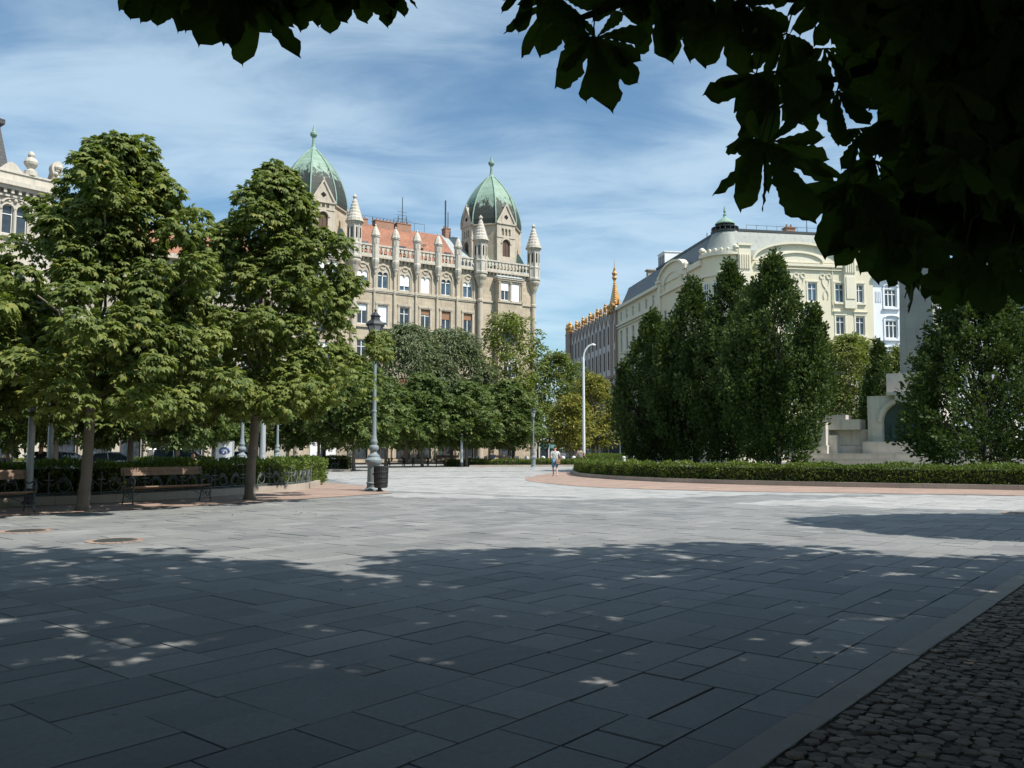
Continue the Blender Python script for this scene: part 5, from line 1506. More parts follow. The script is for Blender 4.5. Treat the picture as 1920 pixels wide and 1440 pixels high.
hedge('hedge', offset(LK, .95)[:-1] + [gp(588, 908), ], 1.15, .1, 1.10, 'clipped green hedge behind the two benches in the left bed', 81)
hedge('hedge', offset(curve_pts(R_in, n=4), .75)[2:], 1.05, .1, .86, 'long low hedge edging the round lawn before the monument', 82)
hedge('hedge', [gp(570, 880), gp(610, 881), gp(652, 881)], 1.0, .05, .95, 'short hedge across the gap left of the big lamp post', 83)
hedge('hedge', [gp(1168, 871), gp(1140, 871.5), gp(1102, 873)], 1.2, .05, 1.05, 'hedge rising behind the tip of the round lawn, hiding the second walker\'s legs', 84)
hedge('hedge', [Vector((at(x, 844, y).x, y, 0)) for x, y in ((838, 78.5), (960, 79.5), (1092, 80.5))], 1.0, .02, .58, 'far hedge with iron fence beyond the walking man', 85, dens=260, lf=.14)
hedge('hedge', [Vector((-38, 52, 0)), Vector((-28, 58, 0)), Vector((-19, 64, 0))], 1.1, .02, .9, 'hedge far behind the left bed, below the parked cars', 86, dens=220, lf=.14)
# lawn blades near the hedge so that its surface is not bare
# ================================================================== street furniture
M_lamp = mat('grey_blue_lamp_paint', (0.21, 0.25, 0.26), 0.5, 0.14, 4, 30, 0.15, streak=0.35)
M_lampd = mat('dark_lantern_metal', (0.035, 0.038, 0.042), 0.5, 0.2, 4, 30, 0.1)
M_lglass = mat('frosted_lantern_glass', (0.52, 0.52, 0.50), 0.25, 0.08, 3, 20, 0)
M_galv = mat('galvanised_steel', (0.42, 0.45, 0.47), 0.45, 0.12, 5, 40, 0.1, metal=0.3)
M_wpole = mat('white_pole_paint', (0.66, 0.68, 0.68), 0.45, 0.05, 3, 30, 0.05)
M_fence = mat('grey_iron_fence', (0.12, 0.135, 0.14), 0.6, 0.25, 5, 40, 0.15)
M_wood = mat('worn_bench_wood', (0.25, 0.17, 0.12), 0.75, 0.35, 6, 40, 0.4, streak=0.5)
M_cast = mat('cast_iron_bench', (0.075, 0.085, 0.09), 0.5, 0.25, 5, 40, 0.15)
M_bin = mat('black_bin_metal', (0.03, 0.031, 0.033), 0.5, 0.3, 6, 50, 0.2)
M_mono = ashlar('monument_limestone', (0.52, 0.485, 0.44), (0.61, 0.57, 0.515), (0.34, 0.31, 0.28), 1.5, 0.75, 0.5, streak=0.5, ms=0.006)
M_bronze = mat('green_bronze', (0.055, 0.085, 0.08), 0.5, 0.4, 1.3, 8, 0.6, metal=0.3)

def lantern(mb_dark, mb_glass, x, y, z, s=1.0):
    n = 6
    mb_glass.lathe(x, y, [(.10 * s, z), (.27 * s, z + .52 * s)], n, PI / 6)
    for k in range(n):
        a = PI / 6 + k * PI / 3
        mb_dark.tube([(x + .105 * s * math.cos(a), y + .105 * s * math.sin(a), z), (x + .28 * s * math.cos(a), y + .28 * s * math.sin(a), z + .52 * s)], .016 * s, 5)
    mb_dark.lathe(x, y, [(.13 * s, z - .05 * s), (.13 * s, z + .01 * s)], n, PI / 6)
    mb_dark.lathe(x, y, [(.33 * s, z + .52 * s), (.34 * s, z + .58 * s), (.26 * s, z + .68 * s), (.17 * s, z + .74 * s), (.16 * s, z + .84 * s), (.20 * s, z + .87 * s), (.09 * s, z + .97 * s), (.03 * s, z + 1.02 * s), (.05 * s, z + 1.08 * s), (.01 * s, z + 1.16 * s)], n, PI / 6)
def lamp_post(loc, s, label, group='ornate lamp posts'):
    root = thing('lamp_post', loc, label, 'street lamp', group)
    x, y, z = loc
    P = [(.33, 0), (.33, .06), (.27, .10), (.25, .14), (.245, .24), (.265, .26), (.265, .30), (.235, .33), (.225, .90), (.24, .95), (.30, 1.02), (.32, 1.08), (.32, 1.14), (.26, 1.20), (.22, 1.24), (.22, 1.30), (.15, 1.36), (.11, 1.42), (.12, 1.46), (.18, 1.53), (.19, 1.60), (.17, 1.66), (.11, 1.70), (.13, 1.76), (.14, 1.82), (.115, 1.90), (.09, 2.05), (.082, 2.4), (.078, 2.9), (.095, 2.92), (.095, 2.98), (.075, 3.0), (.065, 4.72), (.085, 4.74), (.085, 4.80), (.065, 4.83), (.085, 4.95), (.11, 5.02), (.10, 5.10), (.075, 5.16), (.075, 5.22), (.12, 5.28), (.12, 5.34), (.05, 5.36), (.04, 5.56)]
    MB().lathe(x, y, [(r * s, z + h * s) for r, h in P], 20).build('post', M_lamp, root, smooth=False)
    mb = MB()
    for k in (0, 1):
        a = k * PI
        mb.tube([(x + .06 * s * math.cos(a), y, z + 4.98 * s), (x + .22 * s * math.cos(a), y, z + 5.0 * s), (x + .25 * s * math.cos(a), y, z + 5.06 * s)], .02 * s, 5)
    for k in range(4):
        a = PI / 4 + k * PI / 2
        mb.tube([(x + .05 * s * math.cos(a), y + .05 * s * math.sin(a), z + 5.36 * s), (x + .13 * s * math.cos(a), y + .13 * s * math.sin(a), z + 5.44 * s), (x + .11 * s * math.cos(a), y + .11 * s * math.sin(a), z + 5.56 * s)], .014 * s, 5)
    mb.build('bracket', M_lamp, root)
    d, g_ = MB(), MB()
    lantern(d, g_, x, y, z + 5.58 * s, s * 1.1)
    l = d.build('lantern', M_lampd, root); g_.build('lantern_glass', M_lglass, l)
    return root
q = gp(700, 920); lamp_post((q.x, q.y, 0), 1.0, 'big ornate grey lamp post with a black litter bin at its foot')
q = at(1000, 700, 75); lamp_post((q.x, 75, 0), .78, 'small ornate lamp post at the far hedge left of the walking man')
q = at(457, 700, 39); lamp_post((q.x, 39, 0), .98, 'ornate lamp post rising behind the hedge, left of the bare chestnut trunk')
q = at(523, 700, 56); lamp_post((q.x, 56, 0), .95, 'ornate lamp post behind the hedge, right of the plain steel post')
q = at(1161, 700, 104); lamp_post((q.x, 104, 0), .62, 'tiny distant lamp post before the grey corrugated fence')

# litter bin fixed beside the lamp post
q = gp(714, 922)
bn = thing('litter_bin', (q.x, q.y, 0), 'black round litter bin hung beside the big lamp post', 'litter bin')
mb = MB(); mb.lathe(q.x, q.y, [(.20, .14), (.235, .16), (.255, .86), (.27, .88), (.27, .93), (.235, .93), (.22, .6), (.05, .55)], 24)
for k in range(24):
    a = k * PI / 12
    mb.tube([(q.x + .238 * math.cos(a), q.y + .238 * math.sin(a), .18), (q.x + .262 * math.cos(a), q.y + .262 * math.sin(a), .86)], .010, 4)
for zz in (.34, .52, .70): mb.lathe(q.x, q.y, [(.256 + .02 * zz, zz), (.262 + .02 * zz, zz + .01), (.256 + .02 * zz, zz + .03)], 24)
mb.build('basket', M_bin, bn)
mb = MB(); mb.lathe(q.x - .05, q.y + .02, [(.13, 0), (.13, .05), (.07, .07), (.07, .15)], 12); mb.box(q.x - .30, q.x - .2, q.y - .03, q.y + .03, .6, .66)
mb.build('foot', M_bin, bn)

# modern street light
q = gp(1095, 872)
sl_ = thing('street_light', (q.x, q.y, 0), 'tall white modern street light with curved arm beside the hornbeams', 'street lamp')
hh_ = 1.5 + (844 - 644) * q.y / FPX
path = [(q.x, q.y, 0), (q.x, q.y, hh_ - 1.6)] + [(q.x + .95 * (1 - math.cos(t)), q.y, hh_ - 1.6 + 1.5 * math.sin(t)) for t in np.linspace(.15, PI / 2 * .9, 9)]
mb = MB(); mb.tube(path, [.16, .12] + [.085] * 9, 12); mb.lathe(q.x, q.y, [(.24, 0), (.24, .05), (.17, .08), (.17, 1.0), (.15, 1.02)], 12)
mb.build('pole', M_wpole, sl_)
e = path[-1]
mb = MB(); mb.tube([(e[0] - .05, e[1], e[2]), (e[0] + .18, e[1], e[2] + .03), (e[0] + .45, e[1], e[2] - .02)], [.08, .15, .09], 8); mb.build('lamp_head', M_wpole, sl_)
mb = MB(); mb.lathe(e[0] + .2, e[1], [(.10, e[2] - .15), (.11, e[2] - .10)], 10); mb.build('lens', M_lampd, sl_)

# plain steel posts behind the left hedge
def steel_post(px, Y, r, h, label, name='steel_post', z=0.08):
    q = at(px, 700, Y)
    root = thing(name, (q.x, Y, z), label, 'post', 'plain steel posts by the left hedge')
    mb = MB(); mb.lathe(q.x, Y, [(r, z + .3), (r * .98, z + h * .5), (r * .8, z + h), (r * .3, z + h + .05)], 14)
    for zz in (1.1, 1.35): mb.lathe(q.x, Y, [(r + .012, z + zz), (r + .012, z + zz + .03)], 14)
    mb.build('pole', M_galv, root)
    mb = MB(); mb.lathe(q.x, Y, [(r * 1.9, z), (r * 1.9, z + .04), (r * 1.25, z + .06), (r * 1.2, z + .42)], 14)
    for k in range(4): mb.lathe(q.x + r * 1.6 * math.cos(k * PI / 2), Y + r * 1.6 * math.sin(k * PI / 2), [(.025, z + .04), (.025, z + .08)], 6)
    mb.build('shade_sleeve', M_lampd, root)  # dark sleeve added to stand in for the shaded post foot
    return root
steel_post(64, 22.6, .088, 5.4, 'thicker of the two tall grey steel posts by the left bench')
steel_post(100, 24.6, .075, 5.6, 'thinner of the two tall grey steel posts, just right of its twin')
steel_post(496, 46, .15, 3.6, 'pale plain post between the two ornate lamp posts behind the hedge', z=0)
steel_post(866, 76, .13, 2.9, 'thin grey post among the far chestnuts', z=0)

# ------------------------------------------------------------------ benches
def bench(p_left, p_right, label, group='park benches', flip=1):
    """p_left, p_right: the feet of the front legs"""
    d = (p_right - p_left); L = d.length; d.normalize()
    nb = Vector((-d.y, d.x, 0)) * flip                      # towards the back
    fr = Frame((p_left.x, p_left.y, 0), (d.x, d.y), (nb.x, nb.y))
    root = thing('park_bench', tuple((p_left + p_right) / 2 + nb * .25), label, 'bench', group)
    mb = MB(fr)
    for k in range(5): mb.box(-.02, L + .02, .0 + k * .095, .082 + k * .095, .475 + (.012 if k in (0,) else 0) - .012 * k, .515 - .012 * k)
    mb.build('seat', M_wood, root)
    mb = MB(fr)
    for k, (w, z) in enumerate(((.545, .85), (.565, .965))):
        mb.add([(u, w + a, z + b) for u in (-.02, L + .02) for a, b in ((0, -.055), (.035, -.055), (.055, .055), (.02, .055))], [(0, 1, 2, 3), (4, 7, 6, 5), (0, 4, 5, 1), (1, 5, 6, 2), (2, 6, 7, 3), (3, 7, 4, 0)])
    mb.build('backrest', M_wood, root)
    for u in (.03, L - .03):
        mb = MB(fr)
        mb.tube([(u, w, z) for w, z in ((-.03, 0), (.0, .02), (.03, .2), (.01, .36), (.02, .47))], [.028, .02, .018, .024, .022], 7)
        mb.tube([(u, w, z) for w, z in ((.60, 0), (.56, .03), (.49, .25), (.46, .46), (.53, .75), (.60, 1.03))], [.028, .02, .02, .022, .018, .016], 7)
        mb.tube([(u, w, z) for w, z in ((.02, .455), (.25, .43), (.47, .44))], .018, 6)
        mb.build('bench_leg', M_cast, root)
        mb = MB(fr)                                          # scroll armrest
        pts = [(.50, .74), (.40, .70), (.26, .705), (.12, .74), (.02, .745), (-.05, .70), (-.06, .62), (-.03, .52), (.0, .46)]
        mb.tube(bez([(u, w, z) for w, z in pts], 4), .02, 7)
        sc_ = [(.10 + .07 * math.cos(t) * (1 - t / 9), .60 + .07 * math.sin(t) * (1 - t / 9)) for t in np.linspace(0, 7.5, 22)]
        mb.tube([(u, w, z) for w, z in sc_], .012, 5)
        mb.build('armrest', M_cast, root)
        mb = MB(fr)
        for cx_, cz_ in ((.16, .22), (.33, .28)):
            mb.tube([(u, cx_ + .10 * math.cos(t) * (1 - t / 10), cz_ + .10 * math.sin(t) * (1 - t / 10)) for t in np.linspace(0, 8, 22)], .011, 5)
        mb.build('scroll', M_cast, root)
    mb = MB(fr); mb.tube([(.03, .3, .40), (L - .03, .3, .40)], .012, 6)
    for s_ in (0, 1):
        u0 = .03 if s_ == 0 else L - .03
        mb.tube([(u0, .3, .16), (u0 + (.5 if s_ == 0 else -.5), .3, .40)], .010, 5)
    mb.build('tie_rod', M_cast, root)
    return root
bench(gp(247, 948.5), gp(396, 940.5), 'wooden bench with iron scroll arms between the two near chestnut trunks')
e1 = gp(66, 961); dB = (gp(396, 940.5) - gp(247, 948.5)).normalized()
bench(e1 - dB * 2.4, e1, 'wooden bench cut off by the left edge of the photo')
b3 = bench(Vector((-21.6, 33.0, 0)), Vector((-20.0, 34.7, 0)), 'bench behind the left hedge with a person in dark clothes')
b4 = bench(at(352, 700, 40) * Vector((1, 1, 0)), at(395, 700, 41.3) * Vector((1, 1, 0)), 'bench behind the left hedge where the red haired person sits')
for i, (px, lab) in enumerate(((835, 'shaded bench in the dark under the far chestnuts, left of the thin post'), (930, 'shaded bench with a person in blue under the far chestnuts'))):
    a = gp(px - 18, 874.5); b = gp(px + 24, 874.5)
    bench(a, b, lab, 'benches under the far trees')
# dark picnic tables between hedge and far trees
M_dwood = mat('dark_stained_wood', (0.04, 0.032, 0.026), 0.8, 0.3, 4, 30, 0.2)
for px, Y, lab in ((632, 66, 'dark picnic table just right of the short hedge'), (745, 80, 'dark picnic table in the shade right of the big lamp post'), (790, 82, 'dark picnic table in the shade under the mid row chestnut')):
    q = at(px, 700, Y); x, y = q.x, Y
    t = thing('picnic_table', (x, y, 0), lab, 'table', 'picnic tables under the trees')
    mb = MB()
    for k in range(5): mb.box(x - .95, x + .95, y - .38 + k * .155, y - .24 + k * .155, .72, .76)
    mb.build('table_top', M_dwood, t)
    for s_ in (-1, 1):
        mb = MB(); mb.box(x - .95, x + .95, y + s_ * .7 - .13, y + s_ * .7 - .01, .42, .46); mb.box(x - .95, x + .95, y + s_ * .7 + .005, y + s_ * .7 + .125, .42, .46); mb.build('seat', M_dwood, t)
        mb = MB(); mb.tube([(x + s_ * .7, y - .7, 0), (x + s_ * .7, y - .25, .72)], .05, 5); mb.tube([(x + s_ * .7, y + .7, 0), (x + s_ * .7, y + .25, .72)], .05, 5); mb.box(x + s_ * .7 - .04, x + s_ * .7 + .04, y - .8, y + .8, .36, .418); mb.build('leg', M_dwood, t)

# ------------------------------------------------------------------ scrolled iron fences on the edging
def iron_fence(pts, z, h, label, panel=1.35, name='iron_fence', detail=True, mt=None):
    P = [Vector((p.x, p.y, 0)) for p in pts]
    cum = [0]
    for a, b in zip(P, P[1:]): cum.append(cum[-1] + (b - a).length)
    def pos(s):
        s = min(max(s, 0), cum[-1] - 1e-6)
        i = max(k for k in range(len(cum)) if cum[k] <= s + 1e-9); i = min(i, len(P) - 2)
        t = (s - cum[i]) / max(1e-9, cum[i + 1] - cum[i])
        return P[i].lerp(P[i + 1], t), (P[i + 1] - P[i]).normalized()
    mid, _ = pos(cum[-1] / 2)
    root = thing(name, (mid.x, mid.y, z), label, 'fence', 'low iron fences round the beds')
    mt = mt or M_fence
    n = int(cum[-1] / panel)
    mb = MB()
    for s in range(n):
        a, _ = pos(s * panel); b, _ = pos((s + 1) * panel)
        mb.tube([(a.x, a.y, z + .07), (b.x, b.y, z + .07)], .016, 5); mb.tube([(a.x, a.y, z + .02), (b.x, b.y, z + .02)], .012, 5)
    mb.build('rail', mt, root)
    for s in range(n + 1):
        c, d = pos(s * panel); fr = Frame((c.x, c.y, 0), (d.x, d.y))
        mb = MB(fr)
        mb.tube([(0, 0, z - .05), (0, 0, z + h)], .016, 6); mb.box(-.11, .11, -.012, .012, z + h - .16, z + h - .13); mb.ball(0, 0, z + h + .03, .032, 7, 5); mb.ball(-.11, 0, z + h - .145, .02, 6, 4); mb.ball(.11, 0, z + h - .145, .02, 6, 4)
        mb.build('fence_post', mt, root)
        if s == n or not detail: continue
        c, d = pos((s + .5) * panel); fr = Frame((c.x, c.y, 0), (d.x, d.y))
        mb = MB(fr)
        for sx in (-1, 1):
            mb.tube([(sx * (.30 + .14 * math.cos(t) * (1 - t / 11)), 0, z + .28 + .15 * math.sin(t) * (1 - t / 11)) for t in np.linspace(PI, PI - 8.5, 26)], .013, 5)
            mb.tube(bez([(sx * .05, 0, z + .08), (sx * .10, 0, z + .26), (sx * .26, 0, z + .44), (sx * .42, 0, z + .42), (sx * .56, 0, z + .30), (sx * .66, 0, z + .34)], 4), .013, 5)
        mb.build('scroll', mt, root)
    return root
iron_fence(offset(LK, .16), .24, .58, 'low scrolled iron fence on the edging before the left hedge')
iron_fence([gp(570, 882.5), gp(655, 883)], .1, .55, 'short low iron fence before the short hedge', detail=True)
M_fpale = mat('pale_iron_fence', (0.30, 0.29, 0.26), 0.6, 0.2, 5, 40, 0.1)
iron_fence([gp(880, 874.5), gp(1090, 873.6)], .05, .58, 'low pale iron fence before the far hedge', 1.6, mt=M_fpale)
mb = MB(); a, b = gp(880, 875.5), gp(1092, 874.6); mb.add([(a.x, a.y, .16), (b.x, b.y, .16), (b.x, b.y + .25, .16), (a.x, a.y + .25, .16), (a.x, a.y, -.01), (b.x, b.y, -.01)], [(0, 1, 2, 3), (4, 5, 1, 0)]); tag(mb.build('kerb', M_edge), kind='structure')
mb = MB(); a, b = gp(560, 884.4), gp(657, 884.8); mb.add([(a.x, a.y, .16), (b.x, b.y, .16), (b.x, b.y + .9, .16), (a.x, a.y + .9, .16), (a.x, a.y, -.01), (b.x, b.y, -.01)], [(0, 1, 2, 3), (4, 5, 1, 0)]); tag(mb.build('kerb', M_edge), kind='structure')

# ------------------------------------------------------------------ stone bollards behind the far hedge
M_boll = mat('pale_stone_bollard', (0.62, 0.64, 0.65), 0.8, 0.1, 3, 20, 0.2)
def bollard(px, Y):
    q = at(px, 700, Y)
    mb = MB(); mb.lathe(q.x, Y, [(.15, 0), (.15, .06), (.115, .10), (.11, .52), (.09, .55), (.14, .58), (.19, .66), (.205, .74), (.19, .82), (.12, .90), (.02, .93)], 14)
    o = mb.build('bollard', M_boll, None, smooth=True)
    me = o.data
    me.transform(Matrix.Translation((-q.x, -Y, 0))); o.location = (q.x, Y, 0)
    return tag(o, 'pale stone bollard with a ball top in the row behind the far hedge', 'bollard', 'ball topped stone bollards')
bb = bollard(882, 84)
for px in (896, 911, 925, 940, 955, 970, 987, 1018, 1034, 1055, 1075, 1110, 1119, 1126):
    c = bb.copy(); COL.objects.link(c); q = at(px, 700, 84 if px < 1090 else 92); c.location = (q.x, q.y, 0)
M_wwall = mat('white_low_wall', (0.70, 0.70, 0.68), 0.8, 0.06, 1, 20, 0.1)
q = at(1163, 700, 70)
fw = thing('low_wall', (q.x + 1.0, 70, 0), 'low white wall with two round topped posts behind the hornbeams', 'wall')
mb = MB(); mb.box(q.x, q.x + 4.5, 69.9, 70.2, 0, .62); mb.build('wall', M_wwall, fw)
for k in (0.2, 1.0):
    mb = MB(); mb.lathe(q.x + k, 69.75, [(.13, 0), (.13, .75), (.1, .78), (.15, .85), (.14, .95), (.02, 1.02)], 12); mb.build('post', M_boll, fw)

# grey corrugated site fence, glazed pavilion in the far street
M_corr = mat('grey_corrugated_sheet', (0.12, 0.125, 0.14), 0.5, 0.1, 1, 10, 0.05)
q0, q1 = at(1128, 700, 112), at(1230, 700, 112)
cf_ = thing('site_fence', (q0.x, 112, 0), 'dark grey corrugated fence seen under the yellowing trees', 'fence')
mb = MB(); n = 90
for k in range(n):
    a, b = q0.x + (q1.x - q0.x) * k / n, q0.x + (q1.x - q0.x) * (k + 1) / n; m_ = (a + b) / 2
    mb.add([(a, 112, 0), (m_, 111.94, 0), (b, 112, 0), (a, 112, 2.9), (m_, 111.94, 2.9), (b, 112, 2.9)], [(0, 1, 4, 3), (1, 2, 5, 4)])
mb.build('panel', M_corr, cf_)
for k in range(5):
    x = q0.x + .8 + k * 1.5
    mb = MB(); mb.lathe(x, 111.7, [(.05, 0), (.05, 3.0)], 8); mb.build('post', M_galv, cf_)
M_teal = glass_mat('teal_shop_glass', (0.16, 0.34, 0.33), 0.15)
q0, q1 = at(976, 700, 118), at(1046, 700, 118)
pv = thing('glass_pavilion', ((q0.x + q1.x) / 2, 119, 0), 'small glazed kiosk with teal band beyond the far lamp post', 'kiosk')
mb = MB(); mb.box(q0.x, q1.x, 118.0, 122, 2.6, 3.0); mb.box(q0.x, q1.x, 118.4, 122, 0, .2)
for k in range(5):
    x = q0.x + (q1.x - q0.x) * k / 4; mb.box(x - .09, x + .09, 118.02, 118.2, .2, 2.6)
mb.build('frame', M_white, pv)
MB().box(q0.x + .1, q1.x - .1, 118.14, 121.9, .2, 1.75).build('glazing', M_glass, pv)
MB().box(q0.x + .1, q1.x - .1, 118.12, 121.9, 1.752, 2.59).build('teal_band', M_teal, pv)

# ------------------------------------------------------------------ poster panel and white doors
q = at(424, 700, 52)
ps = thing('poster_panel', (q.x, 52, 0), 'white street poster with a blue swirl logo behind the left hedge', 'advertising panel')
M_paper = mat('white_poster_paper', (0.78, 0.80, 0.82), 0.5, 0.03, 1, 10, 0); M_blue = mat('blue_poster_ink', (0.10, 0.16, 0.42), 0.5, 0.06, 1, 10, 0)
mb = MB(); mb.box(q.x - .56, q.x + .56, 52, 52.16, .35, 2.05); mb.box(q.x - .1, q.x + .1, 52.02, 52.14, 0, .35); mb.build('case', M_galv, ps)
MB().box(q.x - .49, q.x + .49, 51.985, 51.998, .42, 1.98).build('poster', M_paper, ps)
mb = MB()
mb.arch_band(q.x + .02, 1.42, .20, .33, 51.97, 51.983, 18, .8, -.4, PI * 1.25); mb.arch_band(q.x - .02, 1.36, .06, .16, 51.97, 51.983, 14, .9, PI * .8, PI * 2.3)
mb.box(q.x - .30, q.x + .28, 51.97, 51.983, .98, 1.04)
mb.build('logo', M_blue, ps)

# ------------------------------------------------------------------ manhole covers with brick collars
M_mh = mat('cast_manhole', (0.085, 0.09, 0.085), 0.6, 0.25, 4, 30, 0.3)
for (px, py, r, lab) in ((48, 996, .33, 'iron manhole cover with brick collar nearer the left edge'), (216, 1014, .33, 'iron manhole cover with brick collar, the nearer of the two on the left'), (1925, 962.5, .4, 'brick collared cover at the right edge of the paving')):
    q = gp(px, py)
    root = thing('manhole_cover', (q.x, q.y, 0), lab, 'manhole cover', 'manhole covers in the paving')
    mb = MB(); n = 28
    for k in range(n):
        a, b = 2 * PI * k / n + .012, 2 * PI * (k + 1) / n - .012
        pt = [(q.x + rr * math.cos(t), q.y + rr * math.sin(t)) for t in (a, b) for rr in (r + .012, r + .125)]
        mb.slab([pt[0], pt[1], pt[3], pt[2]], -.01, .010 + random.uniform(-.002, .003))
    mb.build('brick_collar', M_red, root)
    mb = MB(); mb.lathe(q.x, q.y, [(r, -.01), (r, .016), (r - .03, .017), (r - .035, .012), (.01, .012)], 32)
    for k in range(-3, 4):
        hw_ = math.sqrt(max(0, (r - .05) ** 2 - (k * .08) ** 2)); mb.box(q.x - hw_, q.x + hw_, q.y + k * .08 - .015, q.y + k * .08 + .015, .012, .018)
    mb.build('cover', M_mh, root)

# ------------------------------------------------------------------ monument
q = at(1700, 700, 62); mx, my = q.x, 62.0
mn = thing('monument', (mx, my, 0), 'pale limestone war memorial with arched bronze niche, side walls, steps and tall pillar', 'monument')
ux = Vector((0.80, 0.60, 0)).normalized()                # its front looks towards the left of the photo
MF = Frame((at(1702, 700, 62).x, 62, 0), (0.80, -0.60), (-0.60, -0.80))
k_ = 62 / FPX
def mz(y): return CAMH + (HOR - y) * k_
mb = MB(MF)
for i, (w, z0, z1, u0, u1) in enumerate(((4.6, .1, .50, -8.4, 9.5), (4.1, .50, .90, -7.2, 8.3), (3.6, .90, 1.25, -7.9, 7.4))):
    mb.box(u0, u1, -2.5, w, z0, z1)
mb.build('steps', M_mono, mn)
mb = MB(MF)
mb.box(-6.9, -5.2, .6, 2.6, 1.252, 3.55); mb.box(-7.0, -5.1, .5, 2.7, 1.252, 1.85); mb.box(-6.5, -3.0, .2, 1.9, 3.0, 3.75); mb.box(-6.0, -4.0, .3, 1.7, 3.752, 4.1)
mb.box(-5.2, -2.4, .2, 1.3, 1.252, 2.998); mb.box(-5.2, -4.6, .2, 2.0, 1.252, 2.6); mb.box(-5.3, -2.4, .1, 1.5, 1.252, 1.8)
mb.build('side_wall', M_mono, mn)
mb = MB(MF)
mb.box(5.2, 6.9, .6, 2.6, 1.252, 3.55); mb.box(2.4, 5.2, .2, 1.3, 1.252, 2.998); mb.box(3.0, 6.5, .2, 1.9, 3.552, 3.9)
mb.build('side_wall', M_mono, mn)
mb = MB(MF)                                               # central block with the arched niche
mb.wall(-2.4, 2.4, 1.252, 5.4, [(-1.45, 1.45, 2.1, 4.95)], 1.9, .75)
mb.arch_fill(-1.45, 1.45, 3.5, 4.96, 1.16, 1.897, 14)
for x in (-2.4, 2.4): mb.quad((x, 1.9, 1.25), (x, -2.4, 1.25), (x, -2.4, 5.4), (x, 1.9, 5.4))
mb.quad((-2.4, 1.9, 5.4), (2.4, 1.9, 5.4), (2.4, -2.4, 5.4), (-2.4, -2.4, 5.4)); mb.quad((-2.4, -2.4, 1.25), (2.4, -2.4, 1.25), (2.4, -2.4, 5.4), (-2.4, -2.4, 5.4))
mb.box(-2.7, 2.7, 1.9, 2.35, 1.252, 2.1); mb.arch_band(0, 3.5, 1.47, 1.72, 1.902, 2.0, 16)
mb.box(-.45, .45, 1.902, 2.2, 5.1, 5.402); mb.box(-.3, .3, 1.902, 2.12, 4.85, 5.098); mb.box(-1.0, 1.0, 1.3, 2.25, 5.404, 5.62)
mb.build('niche_block', M_mono, mn)
mb = MB(MF); mb.prism([(-1.44, 2.1), (1.44, 2.1), (1.44, 3.5)] + [(1.44 * math.cos(t), 3.5 + 1.44 * math.sin(t)) for t in np.linspace(.1, PI - .1, 12)] + [(-1.44, 3.5)], 1.16, 1.2)
for (x, z, r, h) in ((-.85, 2.1, .24, 1.25), (-.25, 2.1, .22, 1.5), (.4, 2.1, .25, 1.35), (1.0, 2.1, .2, 1.1)):
    mb.lathe(x, 1.25, [(r, z), (r * .8, z + h * .5), (r * 1.1, z + h * .72), (r * .45, z + h * .82), (r * .55, z + h * .92), (.03, z + h)], 9, flat=.6)
mb.build('bronze_relief', M_bronze, mn)
mb = MB(MF)
mb.box(-1.4, 2.3, -2.2, .4, 5.404, 7.1); mb.build('pedestal', M_mono, mn)
mb = MB(MF)
mb.taper((-.5, 1.9, -2.0, .1), (-.3, 1.7, -1.8, -.1), 7.102, 17.5); mb.taper((-.3, 1.7, -1.8, -.1), (.6, .8, -1.0, -.9), 17.5, 18.8)
mb.build('pillar', ashlar('grey_pillar_stone', (0.30, 0.295, 0.285), (0.36, 0.35, 0.335), (0.22, 0.21, 0.2), 1.4, 0.8, 0.5, streak=0.4), mn)

